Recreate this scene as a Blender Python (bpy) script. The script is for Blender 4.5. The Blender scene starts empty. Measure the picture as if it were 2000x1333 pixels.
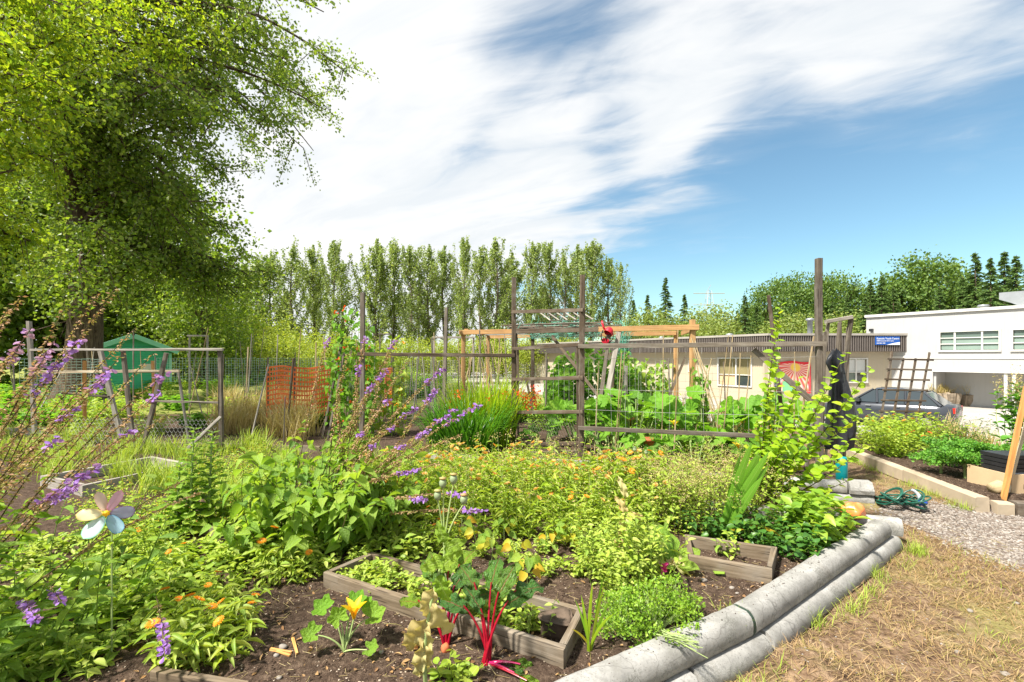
import bpy, math
import numpy as np
from mathutils import Matrix, Vector

rng = np.random.default_rng(11)
SC = bpy.context.scene
COL = SC.collection
PI = math.pi
R = math.radians
H = 1.55          # camera height above the garden soil
F = 889.0         # focal length in photo pixels (16 mm on 36 mm, 2000 px wide)
VH = 696.0        # horizon row in the photo

# ------------------------------------------------------------------ camera
cam_d = bpy.data.cameras.new('camera')
cam_d.lens = 16.0
cam_d.sensor_width = 36.0
cam_d.shift_y = 29.5 / 2000.0
cam_d.clip_start = 0.05
cam_d.clip_end = 3000.0
cam = bpy.data.objects.new('camera', cam_d)
cam.location = (0, 0, H)
cam.rotation_euler = (R(90), 0, 0)
COL.objects.link(cam)
SC.camera = cam

# ------------------------------------------------------------------ light
SUN_EL, SUN_DIR = R(56), np.array([-0.80, -0.46])
SUN_DIR = SUN_DIR / np.linalg.norm(SUN_DIR)
sd = Vector((SUN_DIR[0] * math.cos(SUN_EL), SUN_DIR[1] * math.cos(SUN_EL), math.sin(SUN_EL)))
sun_d = bpy.data.lights.new('sun', 'SUN')
sun_d.energy = 3.7
sun_d.angle = R(4.0)
sun_d.color = (1.0, 0.95, 0.86)
sun = bpy.data.objects.new('sun', sun_d)
sun.rotation_euler = sd.to_track_quat('Z', 'Y').to_euler()
sun.location = (-20, 20, 40)
COL.objects.link(sun)

SC.view_settings.view_transform = 'Standard'
SC.view_settings.look = 'None'
SC.view_settings.gamma = 1.0
SC.view_settings.use_curve_mapping = False
SC.view_settings.exposure = 1.62
cy = SC.cycles
cy.max_bounces = 7
cy.diffuse_bounces = 4
cy.glossy_bounces = 3
cy.transmission_bounces = 4
cy.transparent_max_bounces = 6
cy.sample_clamp_indirect = 6.0
cy.caustics_reflective = False
cy.caustics_refractive = False
cy.use_denoising = True


class NT:
    """tiny node-tree helper"""
    def __init__(s, tree):
        s.t = tree
        s.n = tree.nodes
        s.l = tree.links
    def new(s, typ, **kw):
        n = s.n.new(typ)
        for k, v in kw.items():
            setattr(n, k, v)
        return n
    def put(s, sock, val):
        if isinstance(val, bpy.types.NodeSocket):
            s.l.new(val, sock)
        else:
            sock.default_value = val
    def math(s, op, a, b=None, c=None, clamp=False):
        n = s.new('ShaderNodeMath', operation=op, use_clamp=clamp)
        for i, v in enumerate((a, b, c)):
            if v is not None:
                s.put(n.inputs[i], v)
        return n.outputs[0]
    def vmath(s, op, a, b=None, sc=None):
        n = s.new('ShaderNodeVectorMath', operation=op)
        s.put(n.inputs[0], a)
        if b is not None:
            s.put(n.inputs[1], b)
        if sc is not None:
            s.put(n.inputs['Scale'], sc)
        return n.outputs['Value'] if op in ('DOT_PRODUCT', 'LENGTH', 'DISTANCE') else n.outputs[0]
    def noise(s, vec, scale, detail=4, rough=0.55, dist=0.0, col=False):
        n = s.new('ShaderNodeTexNoise')
        s.put(n.inputs['Vector'], vec)
        s.put(n.inputs['Scale'], scale)
        s.put(n.inputs['Detail'], detail)
        s.put(n.inputs['Roughness'], rough)
        s.put(n.inputs['Distortion'], dist)
        return n.outputs['Color'] if col else n.outputs[0]
    def voro(s, vec, scale, feature='F1', out='Distance'):
        n = s.new('ShaderNodeTexVoronoi', feature=feature)
        s.put(n.inputs['Vector'], vec)
        s.put(n.inputs['Scale'], scale)
        return n.outputs[out]
    def ramp(s, fac, stops, interp='LINEAR'):
        n = s.new('ShaderNodeValToRGB')
        e = n.color_ramp.elements
        n.color_ramp.interpolation = interp
        while len(e) < len(stops):
            e.new(0.5)
        for i, (p, c) in enumerate(stops):
            e[i].position = p
            e[i].color = tuple(c) + (1,) if len(c) == 3 else c
        s.put(n.inputs[0], fac)
        return n.outputs[0]
    def mix(s, fac, a, b, mode='MIX'):
        n = s.new('ShaderNodeMix', data_type='RGBA', blend_type=mode)
        s.put(n.inputs[0], fac)
        for k, v in ((6, a), (7, b)):
            if isinstance(v, tuple) and len(v) == 3:
                v = v + (1,)
            s.put(n.inputs[k], v)
        return n.outputs[2]
    def mapr(s, v, a, b, c=0.0, d=1.0, smooth=False):
        n = s.new('ShaderNodeMapRange', interpolation_type='SMOOTHSTEP' if smooth else 'LINEAR')
        s.put(n.inputs[0], v)
        for i, q in enumerate((a, b, c, d)):
            s.put(n.inputs[i + 1], q)
        return n.outputs[0]
    def bump(s, h, strength=0.5, dist=0.01):
        n = s.new('ShaderNodeBump')
        n.inputs['Strength'].default_value = strength
        n.inputs['Distance'].default_value = dist
        s.put(n.inputs['Height'], h)
        return n.outputs[0]


def pdir(u, v):
    d = Vector(((u - 1000) / F, 1.0, (VH - v) / F))
    return tuple(d.normalized())

# ------------------------------------------------------------------ world: sky with thin summer clouds
world = bpy.data.worlds.new('World')
SC.world = world
world.use_nodes = True
wt = NT(world.node_tree)
wt.n.clear()
sky = wt.new('ShaderNodeTexSky', sky_type='NISHITA')
sky.sun_disc = False
sky.sun_elevation = SUN_EL
sky.sun_rotation = math.atan2(SUN_DIR[0], SUN_DIR[1])
sky.air_density = 1.0
sky.dust_density = 0.6
sky.ozone_density = 2.2
tc = wt.new('ShaderNodeTexCoord').outputs['Generated']
nrm = wt.vmath('NORMALIZE', tc)
sx = wt.new('ShaderNodeSeparateXYZ')
wt.put(sx.inputs[0], nrm)
zc = wt.math('ADD', wt.math('MAXIMUM', sx.outputs[2], 0.0), 0.16)
cx_ = wt.math('DIVIDE', sx.outputs[0], zc)
cy_ = wt.math('DIVIDE', sx.outputs[1], zc)
# rotate so that streaks run up to the right
def rot(a, kx, ky):
    p = wt.math('ADD', wt.math('MULTIPLY', cx_, math.cos(a)), wt.math('MULTIPLY', cy_, math.sin(a)))
    q = wt.math('SUBTRACT', wt.math('MULTIPLY', cy_, math.cos(a)), wt.math('MULTIPLY', cx_, math.sin(a)))
    c = wt.new('ShaderNodeCombineXYZ')
    wt.put(c.inputs[0], wt.math('MULTIPLY', p, kx))
    wt.put(c.inputs[1], wt.math('MULTIPLY', q, ky))
    return c.outputs[0]
v1 = rot(R(-30), 0.55, 1.35)
wn = wt.noise(v1, 1.1, 3, 0.5, 0.0, col=True)
v2 = wt.vmath('ADD', v1, wt.vmath('SCALE', wn, sc=0.9))
n1 = wt.noise(v2, 1.3, 8, 0.56, 0.35)
v3 = rot(R(-24), 0.7, 1.9)
n2 = wt.noise(v3, 2.4, 8, 0.55, 1.0)
cov = wt.math('ADD', wt.math('MULTIPLY', wt.mapr(n1, 0.25, 0.75), 0.62), wt.math('MULTIPLY', wt.mapr(n2, 0.25, 0.75), 0.38))
cov = wt.math('ADD', cov, 0.14)  # extra cloud cover all round, unseen sky too, added for fill light
blobs = [((560, 330), 0.50, 0.22), ((850, 400), 0.32, 0.14), ((1150, 340), 0.20, 0.10), ((1330, 420), 0.13, 0.06), ((1650, 60), 0.32, 0.18), ((1250, 180), 0.20, 0.10), ((1450, 140), 0.2, 0.12),
         ((1950, 50), 0.25, 0.16), ((560, 480), 0.2, 0.16), ((1050, 460), 0.15, 0.10), ((1600, 405), 0.07, 0.10),
         ((1850, 330), 0.40, -0.30), ((1480, 600), 0.30, -0.42), ((1060, 70), 0.14, -0.11), ((860, 80), 0.11, -0.04), ((1480, 262), 0.11, -0.22),
         ((1150, 570), 0.22, -0.32), ((1950, 520), 0.3, -0.32), ((1200, 268), 0.07, -0.16), ((930, 270), 0.05, -0.10), ((1650, 300), 0.12, -0.12)]
for (u, v), rad, w in blobs:
    dt = wt.vmath('DOT_PRODUCT', nrm, pdir(u, v))
    m = wt.mapr(dt, math.cos(rad * 1.25), 1.0, 0.0, w, smooth=True)
    cov = wt.math('ADD', cov, m)
mask = wt.mapr(cov, 0.36, 0.80, 0.0, 1.0, smooth=True)
soft = wt.mapr(cov, 0.22, 0.95, 0.0, 1.0)
mask = wt.math('ADD', wt.math('MULTIPLY', mask, 0.72), wt.math('MULTIPLY', soft, 0.28), clamp=True)
shade = wt.noise(v2, 2.3, 5, 0.6)
ccol = wt.mix(wt.mapr(shade, 0.38, 0.62), (2.95, 3.08, 3.18), (3.5, 3.5, 3.48))
skyc = wt.mix(1.0, sky.outputs[0], (0.55, 0.66, 0.60), 'MULTIPLY')
fin = wt.mix(mask, skyc, ccol)
bg = wt.new('ShaderNodeBackground')
wt.put(bg.inputs[0], fin)
bg.inputs[1].default_value = 0.10
wo = wt.new('ShaderNodeOutputWorld')
wt.l.new(bg.outputs[0], wo.inputs[0])


# ------------------------------------------------------------------ photo pixel -> place
def P(u, v, Y):
    return np.array([(u - 1000) / F * Y, Y, H - (v - VH) / F * Y])
def G(u, v, z=0.0):
    Y = (H - z) * F / (v - VH)
    return np.array([(u - 1000) / F * Y, Y, z])


# ------------------------------------------------------------------ geometry helpers
def nz(a):
    a = np.asarray(a, float)
    return a / np.maximum(np.linalg.norm(a, axis=-1, keepdims=True), 1e-9)

class Geo:
    def __init__(s):
        s.V, s.Fc, s.UV, s.MI, s.n = [], [], [], [], 0
    def add(s, V, faces, uv=None, mi=0):
        V = np.asarray(V, float).reshape(-1, 3)
        if uv is None:
            uv = np.zeros((len(V), 2))
        if isinstance(faces, np.ndarray):
            faces = [faces]
        s.V.append(V)
        s.UV.append(np.asarray(uv, float).reshape(-1, 2))
        for f in faces:
            f = np.asarray(f, np.int64)
            s.Fc.append(f + s.n)
            s.MI.append(np.full(len(f), mi, np.int32))
        s.n += len(V)
        return s
    def mesh(s, name, mats, off=None, smooth=False):
        me = bpy.data.meshes.new(name)
        V = np.concatenate(s.V)
        UV = np.concatenate(s.UV)
        if off is not None:
            V = V - np.asarray(off)
        loops = np.concatenate([f.ravel() for f in s.Fc])
        tot = np.concatenate([np.full(len(f), f.shape[1], np.int32) for f in s.Fc])
        start = np.concatenate([[0], np.cumsum(tot)[:-1]]).astype(np.int32)
        me.vertices.add(len(V))
        me.vertices.foreach_set('co', V.astype(np.float32).ravel())
        me.loops.add(len(loops))
        me.loops.foreach_set('vertex_index', loops.astype(np.int32))
        me.polygons.add(len(tot))
        me.polygons.foreach_set('loop_start', start)
        try:
            me.polygons.foreach_set('loop_total', tot)
        except Exception:
            pass
        me.polygons.foreach_set('material_index', np.concatenate(s.MI))
        me.polygons.foreach_set('use_smooth', np.full(len(tot), smooth))
        uvl = me.uv_layers.new(name='UVMap')
        uvl.data.foreach_set('uv', UV[loops].astype(np.float32).ravel())
        me.update(calc_edges=True)
        if not isinstance(mats, (list, tuple)):
            mats = [mats]
        for m in mats:
            me.materials.append(m)
        return me

QB = np.array([[0, 3, 2, 1], [4, 5, 6, 7], [0, 1, 5, 4], [1, 2, 6, 5], [2, 3, 7, 6], [3, 0, 4, 7]])
def box(g, lo, hi, rz=0.0, c=(0, 0, 0), mi=0):
    (a, b, d), (e, f, h) = lo, hi
    V = np.array([[a, b, d], [e, b, d], [e, f, d], [a, f, d], [a, b, h], [e, b, h], [e, f, h], [a, f, h]], float)
    idx = QB.ravel()
    W = V[idx]
    sz = np.array([e - a, f - b, h - d])
    uv = []
    for k, q in enumerate(QB):
        ax = [(0, 1), (0, 1), (0, 2), (1, 2), (0, 2), (1, 2)][k]
        uv.append(V[q][:, ax])
    if rz:
        cs, sn = math.cos(rz), math.sin(rz)
        W = np.stack([W[:, 0] * cs - W[:, 1] * sn, W[:, 0] * sn + W[:, 1] * cs, W[:, 2]], 1)
    g.add(W + np.asarray(c), np.arange(24).reshape(6, 4), np.concatenate(uv), mi)
    return g

def frame(a, b, up=(0, 0, 1)):
    d = nz(np.asarray(b, float) - np.asarray(a, float))
    up = np.asarray(up, float)
    if abs(np.dot(d, nz(up))) > 0.98:
        up = np.array([0, 1.0, 0])
    x = nz(np.cross(d, up))
    z = np.cross(x, d)
    return d, x, z

def sweep(g, prof, a, b, up=(0, 0, 1), nseg=1, jit=0.0, uvk=1.0, mi=0, cap=True, bow=0.0, tip=1.0):
    """profile (k,2) swept from a to b; x = sideways, y = up"""
    a, b = np.asarray(a, float), np.asarray(b, float)
    d, x, z = frame(a, b, up)
    prof = np.asarray(prof, float)
    k = len(prof)
    pr = np.vstack([prof, prof[:1]])
    per = np.concatenate([[0], np.cumsum(np.linalg.norm(np.diff(pr, axis=0), axis=1))])
    L = np.linalg.norm(b - a)
    t = np.linspace(0, 1, nseg + 1)
    bw = np.sin(t * PI) * bow
    sc = 1 + (tip - 1) * t
    C = a + (b - a) * t[:, None] + x * bw[:, None]
    V = C[:, None] + (pr[None, :, 0, None] * x + pr[None, :, 1, None] * z) * sc[:, None, None]
    if jit:
        J = rng.normal(0, jit, (nseg + 1, k, 3))
        V += np.concatenate([J, J[:, :1]], 1)
    i = np.arange(nseg)[:, None] * (k + 1) + np.arange(k)[None]
    Fq = np.stack([i, i + 1, i + k + 2, i + k + 1], -1).reshape(-1, 4)
    u0 = rng.random() * 7
    uv = np.stack([np.broadcast_to(per, (nseg + 1, k + 1)), np.broadcast_to(t[:, None] * L + u0, (nseg + 1, k + 1))], -1) * uvk
    g.add(V, Fq[:, ::-1], uv, mi)
    if cap:
        for e, s in ((0, 1), (nseg, -1)):
            vv = V[e, :k]
            g.add(vv, np.arange(k)[None, ::s], np.stack([pr[:k, 0], pr[:k, 1] * 0.15 + u0], -1) * uvk, mi)
    return g

def board(g, a, b, w, t, up=(0, 0, 1), jit=0.0015, nseg=None, mi=0, ch=None, bow=0.0):
    """bevelled plank a->b; w sideways, t along up"""
    c = min(w, t) * 0.10 if ch is None else ch
    x, y = w / 2, t / 2
    prof = [(-x + c, -y), (x - c, -y), (x, -y + c), (x, y - c), (x - c, y), (-x + c, y), (-x, y - c), (-x, -y + c)]
    L = np.linalg.norm(np.asarray(b, float) - np.asarray(a, float))
    return sweep(g, prof, a, b, up, nseg or max(1, int(L / 0.35)), jit, 1.0, mi, True, bow)

def pole(g, a, b, r, r2=None, sides=6, jit=0.0, nseg=None, mi=0, bow=0.0):
    an = np.linspace(0, 2 * PI, sides, endpoint=False)
    L = np.linalg.norm(np.asarray(b, float) - np.asarray(a, float))
    return sweep(g, np.stack([np.cos(an), np.sin(an)], 1) * r, a, b, (0, 0, 1), nseg or max(1, int(L / 0.5)), jit, 1.0, mi, True, bow, (r2 / r) if r2 else 1.0)

def tube(g, pts, rad, sides=5, mi=0, uvk=1.0):
    pts = np.asarray(pts, float)
    n = len(pts)
    rad = np.broadcast_to(np.asarray(rad, float), (n,))
    T = nz(np.gradient(pts, axis=0))
    ref = np.array([0.31, 0.17, 0.93]) if abs(T[0, 2]) < 0.9 else np.array([0.9, 0.3, 0.1])
    X = nz(np.cross(T, ref))
    Z = np.cross(X, T)
    an = np.linspace(0, 2 * PI, sides + 1)
    V = pts[:, None] + (np.cos(an)[None, :, None] * X[:, None] + np.sin(an)[None, :, None] * Z[:, None]) * rad[:, None, None]
    L = np.concatenate([[0], np.cumsum(np.linalg.norm(np.diff(pts, axis=0), axis=1))])
    i = np.arange(n - 1)[:, None] * (sides + 1) + np.arange(sides)[None]
    Fq = np.stack([i, i + 1, i + sides + 2, i + sides + 1], -1).reshape(-1, 4)
    uv = np.stack([np.broadcast_to(an * rad[:, None], (n, sides + 1)), np.broadcast_to(L[:, None], (n, sides + 1))], -1) * uvk
    g.add(V, Fq, uv, mi)
    return g

def tubes(g, A, B, ra, rb, sides=4, mi=0):
    """many straight tapered twigs at once"""
    A, B = np.asarray(A, float), np.asarray(B, float)
    n = len(A)
    T = nz(B - A)
    X = nz(np.cross(T, np.array([0.31, 0.57, 0.76])))
    Z = np.cross(X, T)
    an = np.linspace(0, 2 * PI, sides, endpoint=False)
    ring = np.cos(an)[None, :, None] * X[:, None] + np.sin(an)[None, :, None] * Z[:, None]
    ra = np.broadcast_to(np.asarray(ra, float), (n,))[:, None, None]
    rb = np.broadcast_to(np.asarray(rb, float), (n,))[:, None, None]
    V = np.concatenate([A[:, None] + ring * ra, B[:, None] + ring * rb], 1)
    k = np.arange(sides)
    q = np.stack([k, (k + 1) % sides, (k + 1) % sides + sides, k + sides], -1)
    Fq = (np.arange(n)[:, None, None] * 2 * sides + q[None]).reshape(-1, 4)
    uv = np.zeros((n, 2 * sides, 2))
    uv[:, sides:, 1] = np.linalg.norm(B - A, axis=1)[:, None]
    uv[:, :, 0] = np.tile(k * 0.01, 2)[None]
    g.add(V, Fq, uv, mi)
    return g

def lathe(g, prof, c=(0, 0, 0), n=16, mi=0, axis=None):
    prof = np.asarray(prof, float)
    an = np.linspace(0, 2 * PI, n + 1)
    V = np.stack([prof[:, None, 0] * np.cos(an), prof[:, None, 0] * np.sin(an), np.broadcast_to(prof[:, None, 1], (len(prof), n + 1))], -1)
    if axis is not None:
        q = Vector((0, 0, 1)).rotation_difference(Vector(axis)).to_matrix()
        V = V @ np.array(q).T
    i = np.arange(len(prof) - 1)[:, None] * (n + 1) + np.arange(n)[None]
    Fq = np.stack([i, i + 1, i + n + 2, i + n + 1], -1).reshape(-1, 4)
    uv = np.stack([np.broadcast_to(an / 6.283, V.shape[:2]), np.broadcast_to(prof[:, None, 1], V.shape[:2])], -1)
    g.add(V.reshape(-1, 3) + np.asarray(c), Fq, uv, mi)
    return g

# leaf templates: x across (-.5 .. .5), y along (0 .. 1), z out of the leaf
def tmpl(rows, fold=0.12, curl=0.0, wav=0.0):
    """rows: list of (y, halfwidth)"""
    V, UV = [], []
    for j, (y, w) in enumerate(rows):
        for k, x in enumerate((-1, 0, 1)):
            V.append((x * w, y, fold * abs(x) * w * 2 - curl * y * y + (wav * (1 if j % 2 else -1) * abs(x))))
            UV.append((0.5 + x * w, y))
    Fq = []
    for j in range(len(rows) - 1):
        for k in range(2):
            i = j * 3 + k
            Fq.append((i, i + 1, i + 4, i + 3))
    return np.array(V), np.array(Fq), np.array(UV)
L2 = (np.array([[0, 0, 0], [0.5, 0.42, 0.10], [0, 1, -0.06], [-0.5, 0.42, 0.10]]), np.array([[0, 1, 2], [0, 2, 3]]), np.array([[0.5, 0], [1, 0.42], [0.5, 1], [0, 0.42]]))
LEAF = tmpl([(0, 0.02), (0.22, 0.36), (0.5, 0.5), (0.78, 0.30), (1, 0.01)], 0.14, 0.22)
HEART = tmpl([(0, 0.05), (0.08, 0.40), (0.3, 0.5), (0.6, 0.36), (0.85, 0.13), (1, 0.01)], 0.16, 0.30)
ROUND = tmpl([(0, 0.05), (0.15, 0.36), (0.42, 0.5), (0.72, 0.44), (0.92, 0.22), (1, 0.03)], 0.12, 0.12)
LANCE = tmpl([(0, 0.10), (0.25, 0.36), (0.55, 0.5), (0.82, 0.32), (1, 0.02)], 0.18, 0.40)
PETAL = tmpl([(0, 0.15), (0.5, 0.5), (0.85, 0.42), (1, 0.12)], 0.08, 0.1)

def leaves(g, T, Pn, D, N, L, W, mi=0):
    V0, F0, U0 = T
    Pn, D, N = np.asarray(Pn, float), nz(D), np.asarray(N, float)
    n = len(Pn)
    X = nz(np.cross(D, N))
    N2 = np.cross(X, D)
    L = np.broadcast_to(np.asarray(L, float), (n,))
    W = np.broadcast_to(np.asarray(W, float), (n,))
    V = Pn[:, None] + X[:, None] * (V0[None, :, 0] * W[:, None])[..., None] + D[:, None] * (V0[None, :, 1] * L[:, None])[..., None] + N2[:, None] * (V0[None, :, 2] * L[:, None])[..., None]
    Fq = (np.arange(n)[:, None, None] * len(V0) + F0[None]).reshape(-1, F0.shape[1])
    g.add(V, Fq, np.tile(U0, (n, 1)), mi)
    return g

def blades(g, B, az, lean, length, width, droop, seg=6, mi=0, prof=None, twist=0.0, fan=False):
    """arching strap leaves"""
    B = np.asarray(B, float)
    n = len(B)
    b_ = lambda q: np.broadcast_to(np.asarray(q, float), (n,))
    az, lean, length, width, droop = map(b_, (az, lean, length, width, droop))
    s = np.linspace(0, 1, seg + 1)
    th = lean[:, None] + droop[:, None] * s[None] ** 1.7
    st = length[:, None] / seg
    dx = np.sin(th) * st
    dz = np.cos(th) * st
    hx = np.concatenate([np.zeros((n, 1)), np.cumsum((dx[:, 1:] + dx[:, :-1]) / 2, 1)], 1)
    hz = np.concatenate([np.zeros((n, 1)), np.cumsum((dz[:, 1:] + dz[:, :-1]) / 2, 1)], 1)
    ca, sa = np.cos(az)[:, None], np.sin(az)[:, None]
    C = B[:, None] + np.stack([hx * ca, hx * sa, hz], -1)
    ta = az[:, None] + PI / 2 + twist * rng.normal(0, 1, (n, 1))
    S = np.stack([np.cos(ta) * np.ones_like(s), np.sin(ta) * np.ones_like(s), np.zeros((n, seg + 1))], -1)
    if prof is None:
        pw = np.minimum(1.0, (1 - s) * 2.4 + 0.02) * np.minimum(1, 0.55 + s * 2)
    else:
        pw = np.interp(s, *prof)
    hw = (width[:, None] * pw[None] / 2)[..., None]
    nrm_ = np.stack([-np.cos(th) * ca, -np.cos(th) * sa, np.sin(th)], -1)
    fold = nrm_ * 0.35
    if fan:                     # blade stands in the plane it leans in, like an iris fan
        S, fold = nrm_, S * 0.12
    V = np.stack([C - S * hw, C - fold * hw, C + S * hw], 2).reshape(-1, 3)
    j = np.arange(seg)
    q = np.concatenate([np.stack([j * 3 + k, j * 3 + k + 1, j * 3 + k + 4, j * 3 + k + 3], -1) for k in (0, 1)])
    Fq = (np.arange(n)[:, None, None] * 3 * (seg + 1) + q[None]).reshape(-1, 4)
    uv = np.stack([np.broadcast_to(np.array([0, 0.5, 1.0])[None, None], (n, seg + 1, 3)), np.broadcast_to(s[None, :, None], (n, seg + 1, 3))], -1).reshape(-1, 2)
    g.add(V, Fq, uv, mi)
    return g

def rand_dirs(n, up=0.0):
    d = rng.normal(0, 1, (n, 3))
    d[:, 2] += up
    return nz(d)


# ------------------------------------------------------------------ objects
def tag(o, label=None, cat=None, group=None, kind=None):
    for k, v in (('label', label), ('category', cat), ('group', group), ('kind', kind)):
        if v:
            o[k] = v
    return o

def thing(name, label, cat, loc=(0, 0, 0), group=None, rz=0.0):
    o = bpy.data.objects.new(name, None)
    o.empty_display_size = 0.05
    o.location = tuple(float(q) for q in loc)
    o.rotation_euler = (0, 0, rz)
    COL.objects.link(o)
    return tag(o, label, cat, group)

def part(root, name, g, mats, smooth=False, world=True, label=None, kind=None):
    """g in world coordinates (world=True, unrotated root) or the root's own"""
    off = np.array(root_loc(root)) if world else None
    me = g if isinstance(g, bpy.types.Mesh) else g.mesh(name, mats, off, smooth)
    o = bpy.data.objects.new(name, me)
    o.parent = root
    COL.objects.link(o)
    return tag(o, label, None, None, kind)

def root_loc(o):
    L = np.array(o.location)
    while o.parent:
        o = o.parent
        L = L + np.array(o.location)
    return L

def inst(root, name, me, M, label=None):
    o = bpy.data.objects.new(name, me)
    o.parent = root
    o.matrix_basis = M
    COL.objects.link(o)
    if label:
        o['label'] = label
    return o

def single(name, g, mats, label, cat, group=None, kind=None, smooth=False):
    V = np.concatenate(g.V)
    lo, hi = V.min(0), V.max(0)
    c = np.array([(lo[0] + hi[0]) / 2, (lo[1] + hi[1]) / 2, lo[2]])
    o = bpy.data.objects.new(name, g.mesh(name, mats, c, smooth))
    o.location = tuple(c)
    COL.objects.link(o)
    return tag(o, label, cat, group, kind)

def copy_tree(o, parent=None):
    c = o.copy()
    COL.objects.link(c)
    c.parent = parent
    for ch in list(o.children):
        copy_tree(ch, c)
    return c

def dup(root, loc, rz=0.0, sc=1.0, label=None, group=None, first=False):
    r = root if first else copy_tree(root)
    r.location = tuple(float(q) for q in loc)
    r.rotation_euler = (0, 0, rz)
    r.scale = (sc, sc, sc) if np.isscalar(sc) else sc
    return tag(r, label, None, group)

def spread(root, spots, label=None, group=None):
    """root first, then copies; spots = (loc, rz, scale)"""
    for i, (loc, rz, sc) in enumerate(spots):
        dup(root, loc, rz, sc, label, group, first=(i == 0))

def mat_at(pos, d, n, sx, sy, sz=None):
    """matrix for a leaf template: x across, y along d, z along n"""
    d = Vector(d).normalized()
    x = d.cross(Vector(n)).normalized()
    z = x.cross(d)
    sz = sy if sz is None else sz
    M = Matrix(((x[0] * sx, d[0] * sy, z[0] * sz, pos[0]), (x[1] * sx, d[1] * sy, z[1] * sz, pos[1]), (x[2] * sx, d[2] * sy, z[2] * sz, pos[2]), (0, 0, 0, 1)))
    return M

# ------------------------------------------------------------------ materials
def newmat(name):
    m = bpy.data.materials.new(name)
    m.use_nodes = True
    t = NT(m.node_tree)
    t.n.clear()
    out = t.new('ShaderNodeOutputMaterial')
    return m, t, out

def bsdf(t, col, rough=0.6, spec=0.3, normal=None, metal=0.0):
    p = t.new('ShaderNodeBsdfPrincipled')
    if isinstance(col, tuple) and len(col) == 3:
        col = col + (1,)
    t.put(p.inputs['Base Color'], col)
    t.put(p.inputs['Roughness'], rough)
    t.put(p.inputs['Specular IOR Level'], spec)
    t.put(p.inputs['Metallic'], metal)
    if normal is not None:
        t.l.new(normal, p.inputs['Normal'])
    return p

def leafmat(name, cols, trans=0.4, rough=0.5, spec=0.3, vein=None, mott=0.0, mcol=None, crinkle=0.0):
    """per-leaf colour spread, light shining through"""
    m, t, out = newmat(name)
    gi = t.new('ShaderNodeNewGeometry').outputs['Random Per Island']
    oi = t.new('ShaderNodeObjectInfo').outputs['Random']
    r = t.math('FRACT', t.math('ADD', gi, oi))
    k = len(cols)
    c = t.ramp(r, [((i + 0.0) / max(1, k - 1), q) for i, q in enumerate(cols)])
    uv = t.new('ShaderNodeTexCoord').outputs['UV']
    if mott and mcol:
        ob = t.new('ShaderNodeTexCoord').outputs['Object']
        nn = t.noise(ob, 40.0, 3)
        c = t.mix(t.math('MULTIPLY', t.mapr(nn, 0.5, 0.7), mott), c, mcol)
    if vein:
        s = t.new('ShaderNodeSeparateXYZ')
        t.put(s.inputs[0], uv)
        dx = t.math('ABSOLUTE', t.math('SUBTRACT', s.outputs[0], 0.5))
        mid = t.mapr(dx, 0.0, 0.045, 1.0, 0.0)
        # side veins: chevrons
        ch = t.math('FRACT', t.math('MULTIPLY', t.math('SUBTRACT', s.outputs[1], t.math('MULTIPLY', dx, 0.7)), 7.0))
        sv = t.mapr(t.math('ABSOLUTE', t.math('SUBTRACT', ch, 0.5)), 0.0, 0.09, 0.45, 0.0)
        c = t.mix(t.math('MULTIPLY', t.math('MAXIMUM', mid, sv), 0.7), c, vein)
    p = bsdf(t, c, rough, spec, t.bump(t.noise(uv, 9.0, 3, 0.6), crinkle, 0.03) if crinkle else None)
    tr = t.new('ShaderNodeBsdfTranslucent')
    t.put(tr.inputs[0], t.mix(1.0, c, (1.25, 1.2, 0.6), 'MULTIPLY'))
    mx = t.new('ShaderNodeMixShader')
    mx.inputs[0].default_value = trans
    t.l.new(p.outputs[0], mx.inputs[1])
    t.l.new(tr.outputs[0], mx.inputs[2])
    t.l.new(mx.outputs[0], out.inputs[0])
    return m

def woodmat(name, a, b, c, grain=1.0, rough=0.85, dark=0.5):
    m, t, out = newmat(name)
    uv = t.new('ShaderNodeTexCoord').outputs['UV']
    mp = t.new('ShaderNodeMapping')
    t.put(mp.inputs[0], uv)
    mp.inputs['Scale'].default_value = (42, 1.6, 1)
    g1 = t.noise(mp.outputs[0], 1.0 * grain, 5, 0.6, 0.6)
    mp2 = t.new('ShaderNodeMapping')
    t.put(mp2.inputs[0], uv)
    mp2.inputs['Scale'].default_value = (5, 2.2, 1)
    g2 = t.noise(mp2.outputs[0], 1.5, 4, 0.6)
    oi = t.new('ShaderNodeObjectInfo').outputs['Random']
    f = t.math('ADD', t.math('MULTIPLY', g1, 0.6), t.math('ADD', t.math('MULTIPLY', g2, 0.4), t.math('MULTIPLY', t.math('SUBTRACT', oi, 0.5), 0.12)))
    col = t.ramp(f, [(0.30, a), (0.5, b), (0.72, c)])
    gp_ = t.mapr(t.noise(t.new('ShaderNodeTexCoord').outputs['Object'], 2.6, 5, 0.7), 0.48, 0.66)
    col = t.mix(t.math('MULTIPLY', gp_, 0.35 if dark > 0.3 else 0.12), col, (0.27, 0.25, 0.22))
    crack = t.mapr(t.noise(mp.outputs[0], 2.3, 2, 0.5, 0.2), 0.32, 0.40, 1.0, 0.0)
    col = t.mix(t.math('MULTIPLY', crack, dark), col, tuple(q * 0.25 for q in a))
    p = bsdf(t, col, rough, 0.2, t.bump(g1, 0.5, 0.004))
    t.l.new(p.outputs[0], out.inputs[0])
    return m

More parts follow.
